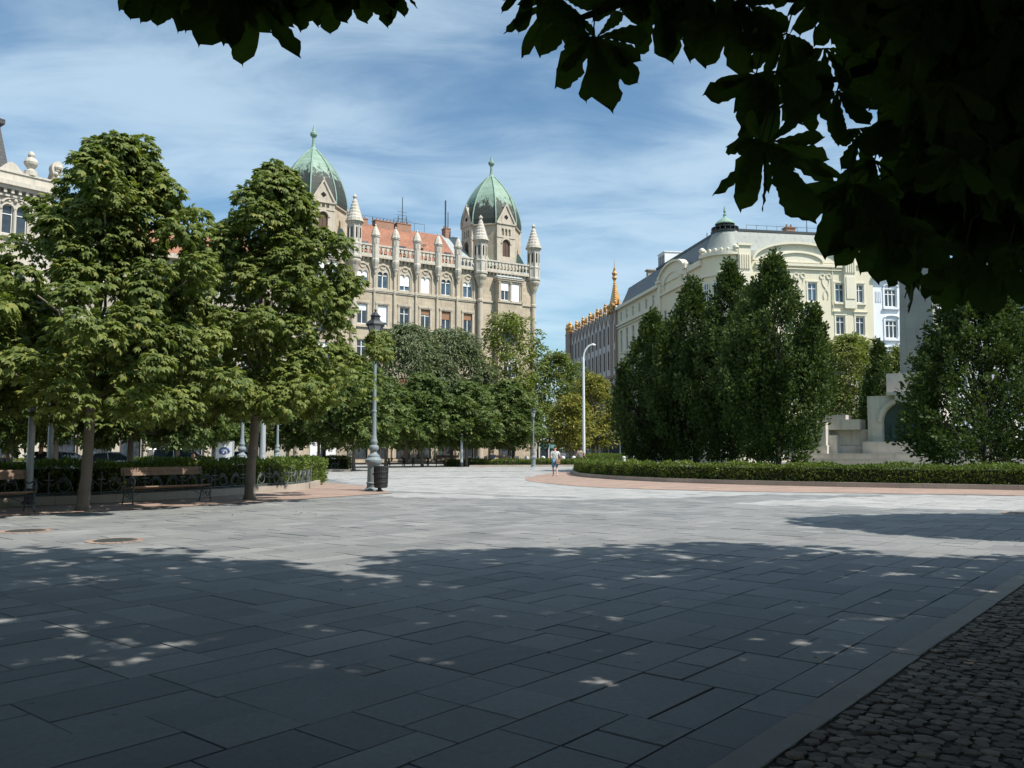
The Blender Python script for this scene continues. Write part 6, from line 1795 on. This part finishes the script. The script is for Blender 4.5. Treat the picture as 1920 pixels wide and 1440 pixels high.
# ------------------------------------------------------------------ parked cars behind the left hedge
def carpaint(name, c): return mat(name, c, 0.25, 0.04, 1, 60, 0, spec=0.6)
M_tyre = mat('tyre_rubber', (0.02, 0.02, 0.02), 0.9, 0.2, 6, 30, 0.1); M_rim = mat('wheel_rim', (0.45, 0.46, 0.47), 0.35, 0.1, 3, 30, 0, metal=0.8)
M_lamp_r = mat('red_tail_lamp', (0.35, 0.02, 0.02), 0.2, 0.1, 3, 20, 0); M_lamp_w = mat('clear_head_lamp', (0.7, 0.72, 0.74), 0.15, 0.05, 3, 20, 0)
def car(px, Y, rz, paint, label, kind='car', s=.95):
    q = at(px, 700, Y)
    root = thing('parked_car' if kind != 'van' else 'parked_van', (q.x, Y, 0), label, 'car' if kind != 'van' else 'van', 'vehicles parked beyond the left bed')
    ca, sa = math.cos(rz), math.sin(rz)
    fr = Frame((q.x, Y, 0), (ca, sa))
    L, H, Wd = (2.15 * s, 1.45 * s, .86 * s) if kind == 'car' else (2.4 * s, 1.75 * s, .92 * s)
    if kind == 'open': L, H, Wd = 2.1 * s, 1.30 * s, .86 * s
    mb = MB(fr)
    lo = [(-L, .32), (-L + .06, .72), (-L + .35, .86), (L - .95, .92), (L - .15, .78), (L, .6), (L, .3)] if kind != 'van' else [(-L, .3), (-L, .95), (L - .8, 1.02), (L - .08, .86), (L, .6), (L, .3)]
    n = len(lo)
    ins = lambda z: Wd - .07 * max(0, z - .6) - (.05 if z < .4 else 0)
    mb.add([(u, -ins(z), z) for u, z in lo] + [(u, ins(z), z) for u, z in lo], [tuple(range(n)), tuple(range(2 * n - 1, n - 1, -1))] + [(i, (i + 1) % n, n + (i + 1) % n, n + i) for i in range(n)])
    if kind == 'car': up = [(-L + .42, .86), (-L + .85, H - .05), (-L + 1.3, H), (L - 1.75, H - .02), (L - .95, .92)]
    elif kind == 'van': up = [(-L + .02, .95), (-L + .10, H - .04), (-L + .4, H), (L - 1.5, H - .02), (L - .8, 1.02)]
    else: up = None
    body = mb.build('body', paint, root)
    if up:
        m_ = len(up); mb = MB(fr)
        wi = lambda z: Wd - .08 - .20 * (z - .9) / (H - .9)
        gm = MB(fr)
        gm.add([(u, -wi(z), z) for u, z in up] + [(u, wi(z), z) for u, z in up], [tuple(range(m_)), tuple(range(2 * m_ - 1, m_ - 1, -1))] + [(i, (i + 1) % m_, m_ + (i + 1) % m_, m_ + i) for i in range(m_)])
        gm.build('window', M_glass, body)
        mb.add([(u, sg_ * wi(H) , z + .012) for u, z in up[1:4] for sg_ in (-1, 1)], [(0, 1, 3, 2), (2, 3, 5, 4)])
        for sg_ in (-1, 1):
            for a, b in ((0, 1), (3, 4)): mb.tube([(up[a][0], sg_ * (wi(up[a][1]) + .005), up[a][1]), (up[b][0], sg_ * (wi(up[b][1]) + .005), up[b][1])], .035, 5)
            um = (up[1][0] + up[3][0]) / 2; mb.tube([(um, sg_ * (wi(.9) + .003), .9), (um, sg_ * (wi(H) + .003), H)], .03, 5)
            mb.tube([(u, sg_ * wi(z), z) for u, z in up[1:4]], .04, 5)
        mb.build('roof', paint, body)
    else:
        mb = MB(fr); mb.tube([(L - 1.0, -Wd + .1, .9), (L - 1.45, -Wd + .2, H), (L - 1.45, Wd - .2, H), (L - 1.0, Wd - .1, .9)], .03, 6); mb.build('windscreen_frame', M_white, body)
        MB(fr).quad((L - 1.0, -Wd + .12, .92), (L - 1.0, Wd - .12, .92), (L - 1.44, Wd - .22, H - .02), (L - 1.44, -Wd + .22, H - .02)).build('windscreen', M_glass, body)
        mb = MB(fr); mb.box(-.9, -.5, -.6, .6, .8, 1.1); mb.build('seat', M_dwood, body)
    for u in (-L + .75, L - .8):
        for sg_ in (-1, 1):
            wfr = Frame(fr(u, sg_ * (Wd - .1), .31), (fr.u.x, fr.u.y))
            mb = MB(wfr)
            for r0, r1, w0, w1 in ((.31, .31, -.1, .1),):
                P = [(r0 * math.cos(t), r0 * math.sin(t)) for t in np.linspace(0, 2 * PI, 19)[:-1]]; mb.prism(P, w0, w1)
            wh = mb.build('wheel', M_tyre, root)
            mb = MB(wfr); mb.prism([(.19 * math.cos(t), .19 * math.sin(t)) for t in np.linspace(0, 2 * PI, 15)[:-1]], -.108, .108); mb.build('rim', M_rim, wh)
    for sg_ in (-1, 1):
        mb = MB(fr); mb.box(L - .10, L + .012, sg_ * (Wd - .22) - .14, sg_ * (Wd - .22) + .14, .55, .68); mb.build('headlight', M_lamp_w, body)
        mb = MB(fr); mb.box(-L - .012, -L + .08, sg_ * (Wd - .18) - .1, sg_ * (Wd - .18) + .1, .58, .74); mb.build('tail_light', M_lamp_r, body)
    return root
car(212, 50, R(52), carpaint('pale_blue_paint', (0.36, 0.42, 0.52)), 'pale blue hatchback parked behind the hedge just right of the front left trunk')
car(128, 52, R(52), carpaint('dark_grey_paint', (0.05, 0.055, 0.065)), 'dark grey car parked between the steel posts and the front left trunk')
car(38, 46, R(52), carpaint('black_paint', (0.015, 0.015, 0.017)), 'dark open topped car with pale windscreen frame at the left edge', 'open')
car(343, 62, R(40), carpaint('white_van_paint', (0.72, 0.73, 0.74)), 'white van parked behind the hedge, above the bench backrest', 'van', .9)
car(458, 68, R(40), carpaint('silver_paint', (0.50, 0.53, 0.56)), 'silver car parked behind the ornate lamp post base', 'car')

# ------------------------------------------------------------------ people
M_skin = mat('warm_skin', (0.52, 0.31, 0.22), 0.6, 0.06, 6, 40, 0.03); M_hair = mat('dark_brown_hair', (0.045, 0.028, 0.02), 0.6, 0.3, 12, 60, 0.2); M_hairr = mat('reddish_hair', (0.16, 0.06, 0.035), 0.6, 0.3, 12, 60, 0.2)
M_shirt = mat('pale_grey_shirt', (0.50, 0.55, 0.56), 0.85, 0.08, 5, 30, 0.15); M_short = mat('blue_shorts', (0.10, 0.24, 0.36), 0.85, 0.12, 5, 30, 0.15); M_shoe = mat('white_trainers', (0.75, 0.74, 0.70), 0.6, 0.06, 6, 30, 0.05)
M_bag = mat('tan_leather_bag', (0.36, 0.21, 0.13), 0.6, 0.2, 6, 30, 0.15); M_taupe = mat('taupe_top', (0.33, 0.27, 0.23), 0.85, 0.12, 5, 30, 0.15); M_skirt = mat('pale_patterned_skirt', (0.55, 0.52, 0.50), 0.85, 0.2, 12, 40, 0.15)
M_black = mat('black_cloth', (0.02, 0.02, 0.022), 0.9, 0.2, 5, 30, 0.1); M_denim = mat('blue_denim', (0.10, 0.15, 0.26), 0.9, 0.15, 6, 30, 0.15); M_white_c = mat('white_cotton', (0.7, 0.7, 0.69), 0.85, 0.05, 5, 30, 0.1)
def skin_mesh(name, pts, edges, rad, m, parent, sub=2):
    """pts in world metres; grows one continuous surface along the edges"""
    me = bpy.data.meshes.new(name)
    o = org(parent)
    me.from_pydata([tuple(Vector(p) - o) for p in pts], edges, [])
    ob = bpy.data.objects.new(name, me); COL.objects.link(ob)
    md = ob.modifiers.new('skin', 'SKIN'); md.use_smooth_shade = True
    for i, r in enumerate(rad):
        r = r if isinstance(r, tuple) else (r, r)
        me.skin_vertices[0].data[i].radius = r
    me.skin_vertices[0].data[0].use_root = True
    ss = ob.modifiers.new('sub', 'SUBSURF'); ss.levels = ss.render_levels = sub
    dg = bpy.context.evaluated_depsgraph_get(); dg.update()
    nm = bpy.data.meshes.new_from_object(ob.evaluated_get(dg))
    bpy.data.objects.remove(ob); 
    nm.name = name
    nm.materials.clear()
    return link(name, nm, m, parent, True)
def person(loc, rz, J, label, shirt, pants, hair, shoes=None, sleeve=True, long_hair=False, group=None, skirt=False):
    """J: joints in the person's own axes (x right, y forward, z up)"""
    loc = Vector(loc); ca, sa = math.cos(rz), math.sin(rz)
    Wd = lambda p: (loc.x + p[0] * ca - p[1] * sa, loc.y + p[0] * sa + p[1] * ca, loc.z + p[2])
    root = thing('person', loc, label, 'person', group)
    mid = lambda a, b, t: tuple(a[i] + (b[i] - a[i]) * t for i in range(3))
    P = ['pelvis', 'waist', 'chest', 'neck', 'head', 'crown', 'shl', 'ell', 'wrl', 'shr', 'elr', 'wrr', 'hpl', 'knl', 'anl', 'tol', 'hpr', 'knr', 'anr', 'tor']
    pts = [Wd(J[k]) for k in P]
    E = [(0, 1), (1, 2), (2, 3), (3, 4), (4, 5), (2, 6), (6, 7), (7, 8), (2, 9), (9, 10), (10, 11), (0, 12), (12, 13), (13, 14), (14, 15), (0, 16), (16, 17), (17, 18), (18, 19)]
    rd = [(.15, .11), (.14, .10), (.16, .11), .052, (.085, .10), (.06, .07), .055, .040, .028, .055, .040, .028, .085, .055, .036, .03, .085, .055, .036, .03]
    # fingers and thumb root in the palms
    for wr, el in (('wrl', 'ell'), ('wrr', 'elr')):
        a, b = Vector(J[el]), Vector(J[wr]); d = (b - a).normalized(); s_ = d.orthogonal().normalized(); k = len(pts); wi = P.index(wr)
        pts.append(Wd(tuple(b + d * .07))); rd.append((.034, .018)); E.append((wi, k))
        for f in range(4):
            off = s_ * (.03 - .02 * f); L = (.075, .085, .08, .06)[f]
            pts.append(Wd(tuple(b + d * .10 + off))); rd.append(.009); E.append((k, len(pts) - 1))
            pts.append(Wd(tuple(b + d * (.10 + L * .8) + off + s_.cross(d) * .02))); rd.append(.007); E.append((len(pts) - 2, len(pts) - 1))
        pts.append(Wd(tuple(b + d * .06 + s_ * .05))); rd.append(.010); E.append((k, len(pts) - 1))
    body = skin_mesh('body', pts, E, rd, M_skin, root)
    # face
    h = Vector(J['head']); f_ = Vector(J.get('face', (0, 1, 0))).normalized(); sd = Vector((0, 0, 1)).cross(f_).normalized()
    mb = MB(lambda u, w, z: Vector(Wd(tuple(h + sd * u + f_ * w + Vector((0, 0, z))))))
    mb.taper((-.016, .016, .09, .098), (-.008, .008, .088, .096), -.03, .02); mb.taper((-.018, .018, .085, .118), (-.008, .008, .085, .10), -.03, .015)
    for sx in (-1, 1): mb.ball(sx * .088, 0, 0, .024, 6, 5, sz=1.4)
    mb.build('nose_and_ears', M_skin, body)
    mb = MB(lambda u, w, z: Vector(Wd(tuple(h + sd * u + f_ * w + Vector((0, 0, z))))))
    for sx in (-1, 1): mb.ball(sx * .032, .088, .022, .011, 6, 5)
    mb.box(-.022, .022, .085, .094, -.062, -.055)
    mb.build('eyes_and_mouth', M_hair, body)
    # hair
    hp = [tuple(h + f_ * -.02 + Vector((0, 0, .03))), tuple(h + f_ * -.035 + Vector((0, 0, .075))), tuple(h + f_ * .03 + Vector((0, 0, .115)))]
    hr = [(.098, .092), (.100, .095), (.07, .06)]
    if long_hair: hp = [tuple(h + f_ * -.07 + Vector((0, 0, -.13)))] + hp; hr = [(.085, .05)] + hr
    skin_mesh('hair', [Wd(p) for p in hp], [(i, i + 1) for i in range(len(hp) - 1)], hr, hair, body)
    # shirt
    sp = [J['pelvis'], J['waist'], J['chest'], mid(J['chest'], J['neck'], .6), J['shl'], mid(J['shl'], J['ell'], .62), J['shr'], mid(J['shr'], J['elr'], .62)]
    sp[0] = (J['pelvis'][0], J['pelvis'][1], J['pelvis'][2] - .04)
    skin_mesh('shirt', [Wd(p) for p in sp], [(0, 1), (1, 2), (2, 3), (2, 4), (4, 5), (2, 6), (6, 7)], [(.185, .135), (.17, .13), (.185, .135), .07, .075, .068, .075, .068], shirt, root)
    if skirt:
        skin_mesh('skirt', [Wd(J['waist']), Wd((J['pelvis'][0], J['pelvis'][1], J['pelvis'][2] - .1)), Wd((J['pelvis'][0], J['pelvis'][1], J['pelvis'][2] - .42))], [(0, 1), (1, 2)], [(.16, .12), (.20, .16), (.22, .18)], pants, root)
    else:
        pp = [J['pelvis'], J['hpl'], mid(J['hpl'], J['knl'], 1.02), J['hpr'], mid(J['hpr'], J['knr'], 1.02)]
        skin_mesh('shorts', [Wd(p) for p in pp], [(0, 1), (1, 2), (0, 3), (3, 4)], [(.175, .13), .115, .088, .115, .088], pants, root)
    for a, t in (('anl', 'tol'), ('anr', 'tor')):
        A_, T_ = Vector(J[a]), Vector(J[t]); d = (T_ - A_)
        skin_mesh('shoe', [Wd(tuple(A_ + Vector((0, 0, -.035)) - d * .25)), Wd(tuple(A_ + d * .3 + Vector((0, 0, -.04)))), Wd(tuple(T_ + Vector((0, 0, -.005))))], [(0, 1), (1, 2)], [.044, .05, .036], shoes or M_shoe, root)
    return root, Wd
WALK = dict(pelvis=(0, 0, .93), waist=(0, .01, 1.08), chest=(0, .02, 1.30), neck=(0, .03, 1.47), head=(0, .05, 1.60), crown=(0, .04, 1.68), face=(0, 1, 0),
            shl=(-.19, .01, 1.38), ell=(-.27, -.06, 1.13), wrl=(-.30, .10, .97), shr=(.19, .01, 1.38), elr=(.27, -.05, 1.13), wrr=(.33, .12, 1.0),
            hpl=(-.09, 0, .88), knl=(-.09, .16, .50), anl=(-.09, .07, .10), tol=(-.10, .24, .05), hpr=(.09, 0, .88), knr=(.08, -.04, .49), anr=(.07, -.26, .13), tor=(.08, -.12, .05))
q = gp(1041, 893)
man, Wm = person((q.x, q.y, 0.0), R(8), WALK, 'man in pale shirt and blue shorts walking away across the square with a tan bag', M_shirt, M_short, M_hair)
mb = MB(lambda u, w, z: Vector(Wm((u, w, z))))
mb.taper((.02, .24, -.24, -.13), (.04, .22, -.22, -.14), .72, .98); mb.box(.015, .245, -.255, -.242, .80, .97)
bg_ = mb.build('shoulder_bag', M_bag, man)
mb = MB(lambda u, w, z: Vector(Wm((u, w, z)))); mb.tube([(.22, -.18, .96), (.10, -.16, 1.2), (-.12, -.11, 1.42), (-.14, .03, 1.46), (-.05, .15, 1.3), (.18, .12, 1.0), (.22, -.14, .96)], .014, 5)
mb.build('strap', M_bag, bg_)
W2 = dict(WALK); W2.update(head=(-.03, .10, 1.55), crown=(-.04, .10, 1.63), face=(-.5, .8, -.2), neck=(0, .05, 1.43))
q = gp(1089, 887)
person((q.x, q.y, 0), R(-15), W2, 'brown haired woman in a taupe top seen from behind above the lawn hedge', M_taupe, M_skirt, M_hair, long_hair=True, skirt=True)
SIT = dict(pelvis=(0, .0, .56), waist=(0, -.02, .72), chest=(0, .0, .95), neck=(0, .03, 1.12), head=(0, .06, 1.25), crown=(0, .05, 1.33), face=(0, 1, -.1),
           shl=(-.19, 0, 1.03), ell=(-.24, .08, .78), wrl=(-.14, .30, .68), shr=(.19, 0, 1.03), elr=(.24, .08, .78), wrr=(.14, .30, .68),
           hpl=(-.09, .05, .55), knl=(-.11, .45, .53), anl=(-.11, .48, .12), tol=(-.12, .64, .05), hpr=(.09, .05, .55), knr=(.11, .45, .53), anr=(.11, .47, .12), tor=(.12, .63, .05))
def sit_on(bobj, t, off, **kw):
    pass
d3 = Vector((1.6, 1.7, 0)).normalized(); n3 = Vector((-d3.y, d3.x, 0))
def seat_at(pl, pr, t):
    d = (pr - pl).normalized(); nb = Vector((-d.y, d.x, 0)); p = pl.lerp(pr, t) + nb * .28
    return p, math.atan2(-nb.y, -nb.x) - PI / 2
p_, a_ = seat_at(Vector((-21.6, 33.0, 0)), Vector((-20.0, 34.7, 0)), .25)
px_ = at(200, 700, p_.y).x
p_, a_ = seat_at(Vector((-21.6, 33.0, 0)), Vector((-20.0, 34.7, 0)), .2)
person(p_, a_, SIT, 'person in dark clothes sitting behind the hedge near the pale blue car', M_black, M_black, M_hair)
p_, a_ = seat_at(at(352, 700, 40) * Vector((1, 1, 0)), at(395, 700, 41.3) * Vector((1, 1, 0)), .48)
person(p_, a_, SIT, 'red haired person in white sitting behind the hedge above the bench', M_white_c, M_denim, M_hairr)
p_, a_ = seat_at(gp(912, 874.5), gp(954, 874.5), .3)
person(p_, a_, SIT, 'person in blue sitting on the shaded far bench', M_denim, M_black, M_hair)
W3 = dict(WALK); W3.update(ell=(-.34, .05, 1.18), wrl=(-.52, .18, 1.12))
q = at(82, 700, 36)
person((q.x, 36, 0), R(20), W3, 'person standing behind the hedge between the two steel posts, arm held out', M_black, M_denim, M_hair)
# ================================================================== the chestnuts the photo is taken under
# their boughs hang over the camera and throw the shade on the paving; leaves in view are full leaves on real twigs
GO = 'big horse chestnuts over the camera'
go = np.random.default_rng(97)
OT = [  # trunk foot, height, label
    ((3.9, .7), 11.0, 'horse chestnut over the camera, its dark boughs hanging into the upper right'),
    ((8.9, 6.6), 10.0, 'horse chestnut standing right of the frame in the cobbled bed, shading the paving'),
    ((14.6, 15.4), 9.0, 'farther horse chestnut right of the frame, throwing the separate patch of shade'),
    ((-5.6, 3.6), 12.0, 'added horse chestnut left of the frame, unseen shade for the paving, leaf tips hanging at the top left')]  # last tree is added out of view to shade the left paving
sx_, sy_ = SUN.x / SUN.z, SUN.y / SUN.z
shade1 = [gp(*q) for q in [(-900, 1006), (-300, 1012), (0, 1030), (100, 1022), (190, 1044), (250, 1050), (300, 1032), (420, 1046), (520, 1062), (600, 1076), (700, 1066), (790, 1038), (950, 1031), (1100, 1033), (1330, 1021), (1500, 1029), (1620, 1036), (1760, 1034), (1920, 1046), (2700, 1068)]]
shade1 = [tuple(p) for p in shade1] + [(24, -9, 0), (-14, -9, 0)]
shade2 = [tuple(gp(*q)) for q in [(1502, 982), (1540, 972), (1600, 968), (1760, 966), (1920, 965), (2700, 962), (2700, 1012), (1920, 1012), (1780, 1006), (1700, 1000), (1600, 989)]]
def in_view(p, m=60):
    px, py, d = proj(p)
    return (d > .05) & (px > -m) & (px < 1920 + m) & (py > -m) & (py < 1500)
def sample(poly, n, zlo, zhi, g):
    P = np.array(poly)[:, :2]
    x = P[:, 0].min() + g.random(n) * np.ptp(P[:, 0]); y = P[:, 1].min() + g.random(n) * np.ptp(P[:, 1])
    k = inside(poly, x, y); x, y = x[k], y[k]
    lo = zlo(x, y)
    z = lo + (zhi - lo) * g.random(len(x)) ** 1.6
    return np.stack([x + sx_ * z, y + sy_ * z, z], axis=1)
def zlow(x, y):
    """lowest bough over a shaded ground point that stays out of the picture"""
    z = np.full(len(x), 3.4)
    for _ in range(60):
        p = np.stack([x + sx_ * z, y + sy_ * z, z], axis=1)
        bad = in_view(p, 190)
        z = np.where(bad, z + .15, z)
    return z
C1 = sample(shade1, 4300, zlow, 11.0, go)  # unseen leaf clumps set sunward of the outline so their shade fills it
C3 = sample([(-10, -4, 0), (9, -4, 0), (9, 4.5, 0), (8, 9.5, 0), (-7, 9.5, 0)], 650, zlow, 9.0, go)  # extra unseen clumps added to close bright gaps near the camera
C1 = np.concatenate([C1, C3])
C2 = sample(shade2, 1300, zlow, 8.0, go)
C = np.concatenate([C1, C2])
rad = .34 + .30 * go.random(len(C))
ok = ~in_view(C, 190)
C, rad = C[ok], rad[ok]
foot = np.array([t[0] for t in OT])
owner = np.argmin(np.linalg.norm(C[:, None, :2] - foot[None], axis=2), axis=1)
owner[len(C1):] = np.where(C[len(C1):, 0] > 7, 2, owner[len(C1):]) if len(C) > len(C1) else owner[len(C1):]
roots = []
for i, ((x, y), h, lab) in enumerate(OT):
    root = thing('horse_chestnut', (x, y, 0), lab, 'tree', GO)
    roots.append(root)
    c = C[owner == i]; r = rad[owner == i]
    n = 26
    p, d = clump_leaves(c, r, n, go, .6, .3)
    ax = norm(d * np.array([1, 1, .3]) + go.normal(0, .5, d.shape) + np.array([0, 0, -.35]))
    no = norm(np.array([0, 0, 1.0]) + d * .4 + go.normal(0, .3, d.shape))
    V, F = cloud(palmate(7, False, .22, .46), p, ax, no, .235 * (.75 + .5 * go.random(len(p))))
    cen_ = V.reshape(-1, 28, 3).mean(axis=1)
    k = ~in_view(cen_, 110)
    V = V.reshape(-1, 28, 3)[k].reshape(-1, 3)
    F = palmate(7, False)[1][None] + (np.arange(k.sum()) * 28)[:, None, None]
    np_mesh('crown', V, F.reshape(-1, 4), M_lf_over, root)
    mb = MB()
    mb.tube([(x, y, -.05), (x, y, .25), (x + .05, y, 2.0), (x, y + .08, 4.2), (x, y, h * .7)], [.34, .25, .22, .19, .08], 12)
    tgt = c[np.argsort(go.random(len(c)))[:44]]
    for q_ in tgt:
        a0 = (x, y, min(h * .6, max(2.6, q_[2] * .72)))
        pts = np.array([np.array(a0) + (q_ - np.array(a0)) * t + np.array([0, 0, .5 * math.sin(t * PI)]) for t in np.linspace(0, 1, 7)])
        if in_view(pts, 40).any(): continue
        mb.tube([tuple(v) for v in pts], [.075, .06, .05, .04, .03, .02, .012], 6)
    mb.build('trunk', M_bark, root, smooth=True)

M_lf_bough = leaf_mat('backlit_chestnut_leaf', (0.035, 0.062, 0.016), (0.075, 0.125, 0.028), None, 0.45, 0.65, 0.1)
# full leaves for the boughs in view: toothed, ribbed leaflets that hang from the stalk end
def leaflet(L, g, n=13):
    V, F = [], []
    w = L * (.155 + .045 * g.random()); bend = g.normal(0, .16); cup = .05 + .10 * g.random()
    for i in range(n + 1):
        t = i / n
        wt = w * (t ** 1.15) * (1 - t ** 5.5) ** .62 * 1.55 + (.004 * L if i < n else 0)
        tooth = (.055 * w if i % 2 else -.045 * w) * (1 if 2 < i < n else 0)
        x0 = bend * L * t * t; dz = -.10 * L * t * t
        rib = .012 * L * (1 if i % 2 else -1)
        V += [(x0 - wt - tooth * go.random() * 2, t * L, dz + cup * L * .35 * math.sin(t * PI) + rib), (x0, t * L + (.05 * L if i == n else 0), dz), (x0 + wt + tooth * go.random() * 2, t * L, dz + cup * L * .35 * math.sin(t * PI) - rib)]
    for i in range(n):
        a = i * 3
        F += [(a, a + 1, a + 4, a + 3), (a + 1, a + 2, a + 5, a + 4)]
    return np.array(V), np.array(F)
def hang_leaf(c, size, hang, yaw, g, nl=7, spread=1.0):
    """one compound leaf: stalk end at c, leaflets fanned round the hanging direction"""
    Vs, Fs, o = [], [], 0
    down = np.array([math.sin(hang), 0.0, -math.cos(hang)])     # main direction in the view plane
    face = np.array([math.sin(yaw), -math.cos(yaw), 0.0])
    side = np.cross(face, down); side /= np.linalg.norm(side); face = np.cross(down, side)
    for i in range(nl):
        t = (i / (nl - 1) - .5) * 2
        a = t * R(86) * spread + g.normal(0, .10)
        L = size * (1 - .42 * abs(t) ** 1.6) * (.9 + .2 * g.random())
        d = down * math.cos(a) + side * math.sin(a); d = d + face * g.normal(.12, .16) + np.array([0, 0, -.25 * abs(math.sin(a))]); d /= np.linalg.norm(d)
        z = face + side * g.normal(0, .5); z -= d * z.dot(d); z /= np.linalg.norm(z); x = np.cross(d, z)
        v, f = leaflet(L, g)
        P = c + v[:, 0:1] * x + v[:, 1:2] * d + v[:, 2:3] * z
        Vs.append(P); Fs.append(f + o); o += len(P)
    return np.concatenate(Vs), np.concatenate(Fs)
def bough(specs, parent, name='bough', stems=True, seed=1):
    g = np.random.default_rng(seed)
    parts, tw = [], []
    o = 0
    for (px, py, Y, Lpx, hang, up_to) in specs:
        c = np.array(at(px, py, Y)); size = Lpx * Y / FPX
        V, F = hang_leaf(c, size, R(hang), g.normal(0, .5), g)
        parts.append((V, F, 0))
        if up_to is not None:
            e = np.array(at(up_to[0], up_to[1], Y + .15)); m = (c + e) / 2 + np.array([0, 0, .04])
            tw.append([tuple(e), tuple(m), tuple(c)])
    V, F, _ = merge(*parts)
    b = np_mesh(name, V, F, M_lf_bough, parent, smooth=False)
    for t_ in tw: MB().tube(t_, [.0045, .003, .0025], 5).build('twig', M_barkd, b)
    return b
# left tips (hanging from the added tree on the left, high and a little farther away)
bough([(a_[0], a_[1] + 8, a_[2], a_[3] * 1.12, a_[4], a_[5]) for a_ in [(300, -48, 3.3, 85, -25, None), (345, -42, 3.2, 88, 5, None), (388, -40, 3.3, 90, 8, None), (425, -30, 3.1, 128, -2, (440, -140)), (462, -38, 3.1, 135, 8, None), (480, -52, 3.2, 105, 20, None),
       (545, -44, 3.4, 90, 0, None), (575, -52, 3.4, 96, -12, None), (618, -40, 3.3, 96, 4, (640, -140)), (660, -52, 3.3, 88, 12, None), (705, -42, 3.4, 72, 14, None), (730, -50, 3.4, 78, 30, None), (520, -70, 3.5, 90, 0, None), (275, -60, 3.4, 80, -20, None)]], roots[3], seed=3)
# middle leaf that hangs clear of the rest
bough([(1048, -6, 2.9, 140, -14, (1090, -90)), (1112, 66, 2.7, 148, -8, (1128, -60)), (1118, 70, 2.75, 120, 42, None), (1000, -40, 2.9, 92, -18, None), (1075, 20, 2.8, 120, -22, None), (1228, -6, 2.9, 128, 4, (1236, -90)), (1182, -20, 2.9, 90, -25, None), (1262, -16, 3.0, 112, 14, None)], roots[0], seed=5)
# the big bough on the right: outline leaves first, then the mass behind them
edge = [(1330, 10, 2.8, 112, -4), (1365, 6, 2.7, 132, 10), (1300, -10, 2.9, 122, -4), (1405, 10, 2.8, 118, 8), (1475, 62, 2.7, 110, -32), (1440, 60, 2.7, 70, -60), (1418, 138, 2.6, 130, -26), (1460, 132, 2.6, 140, -6),
        (1428, 262, 2.5, 150, -28), (1432, 268, 2.5, 172, 4), (1440, 266, 2.55, 130, 34), (1500, 140, 2.7, 112, 6), (1570, 170, 2.6, 105, 0), (1545, 90, 2.7, 120, -6), (1590, 336, 2.6, 150, -24), (1605, 345, 2.6, 130, 2), (1640, 300, 2.7, 110, -4), (1610, 240, 2.7, 100, 8),
        (1640, 395, 2.6, 130, -16), (1668, 405, 2.6, 140, 6), (1712, 430, 2.6, 132, -8), (1760, 440, 2.7, 130, -4), (1808, 470, 2.6, 124, -12), (1850, 480, 2.6, 120, 6), (1892, 462, 2.6, 110, 8), (1935, 455, 2.6, 120, -4), (1690, 470, 2.9, 90, 0), (1785, 500, 2.9, 84, 4)]
gm_ = np.random.default_rng(8)
mass_poly = [(1330, -80, 0), (1420, -40, 0), (1520, 10, 0), (1600, 60, 0), (1650, 130, 0), (1680, 200, 0), (1720, 280, 0), (1760, 340, 0), (1830, 385, 0), (1960, 385, 0), (2050, 300, 0), (2050, -80, 0)]
mp = np.array(mass_poly)
mass = []
n_ = 1100
xs = 1290 + gm_.random(n_) * 760; ys = -120 + gm_.random(n_) * 600
kk = inside(mass_poly, xs, ys) | (ys < -20)
for x, y in list(zip(xs[kk], ys[kk]))[:430]:
    Y = 2.4 + 2.0 * gm_.random()
    mass.append((x, y - 60, Y, (105 + 45 * gm_.random()) * 2.6 / Y * (1.0 if Y < 3 else 1.15), gm_.normal(0, 22)))
for _k in range(46):
    mass.append((1640 + 330 * gm_.random(), 250 + 150 * gm_.random() * min(1, 1), 3.0 + .6 * gm_.random(), 100 + 30 * gm_.random(), gm_.normal(0, 18)))
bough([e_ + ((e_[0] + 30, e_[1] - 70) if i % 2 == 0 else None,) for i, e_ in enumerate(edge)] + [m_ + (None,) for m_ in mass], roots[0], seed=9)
# the branch those leaves hang from
mb = MB()
for pth, r in (([(3.75, .8, 4.2), (2.9, 1.9, 3.9), (2.1, 2.6, 3.35), (1.5, 2.9, 2.95), (1.05, 2.75, 2.72)], [.07, .05, .035, .02, .008]), ([(2.9, 1.9, 3.9), (2.3, 2.9, 3.0), (1.9, 3.2, 2.5), (1.6, 3.1, 2.25)], [.04, .03, .015, .006]), ([(2.1, 2.6, 3.35), (1.1, 2.9, 3.2), (.5, 2.9, 3.1), (.2, 2.85, 2.98)], [.03, .02, .012, .006])):
    mb.tube(bez(pth, 4), [r[min(len(r) - 1, int(i / 4))] for i in range(len(bez(pth, 4)))], 7)
mb.build('branch', M_barkd, roots[0])

# dry leaves lying about on the paving and along the bench walk
gl = np.random.default_rng(77)
n = 90
px = np.concatenate([gl.random(10) * 1900, gl.random(80) * 640]); py = np.concatenate([960 + 300 * gl.random(10) ** .6, 966 - 40 * gl.random(80) ** 2])
pt = np.array([tuple(gp(a, b, .018)) for a, b in zip(px, py)])
a = gl.random(n) * 2 * PI
V, F = cloud(leaf1(.55, .2), pt, np.stack([np.cos(a), np.sin(a), gl.normal(0, .1, n)], axis=1), np.array([[0, 0, 1.0]]) + gl.normal(0, .25, (n, 3)), .03 + .035 * gl.random(n))
tag(np_mesh('fallen_leaves', V, F, leaf_mat('dry_leaf', (0.16, 0.10, 0.045), (0.30, 0.20, 0.09), None, 0.1)), kind='stuff')
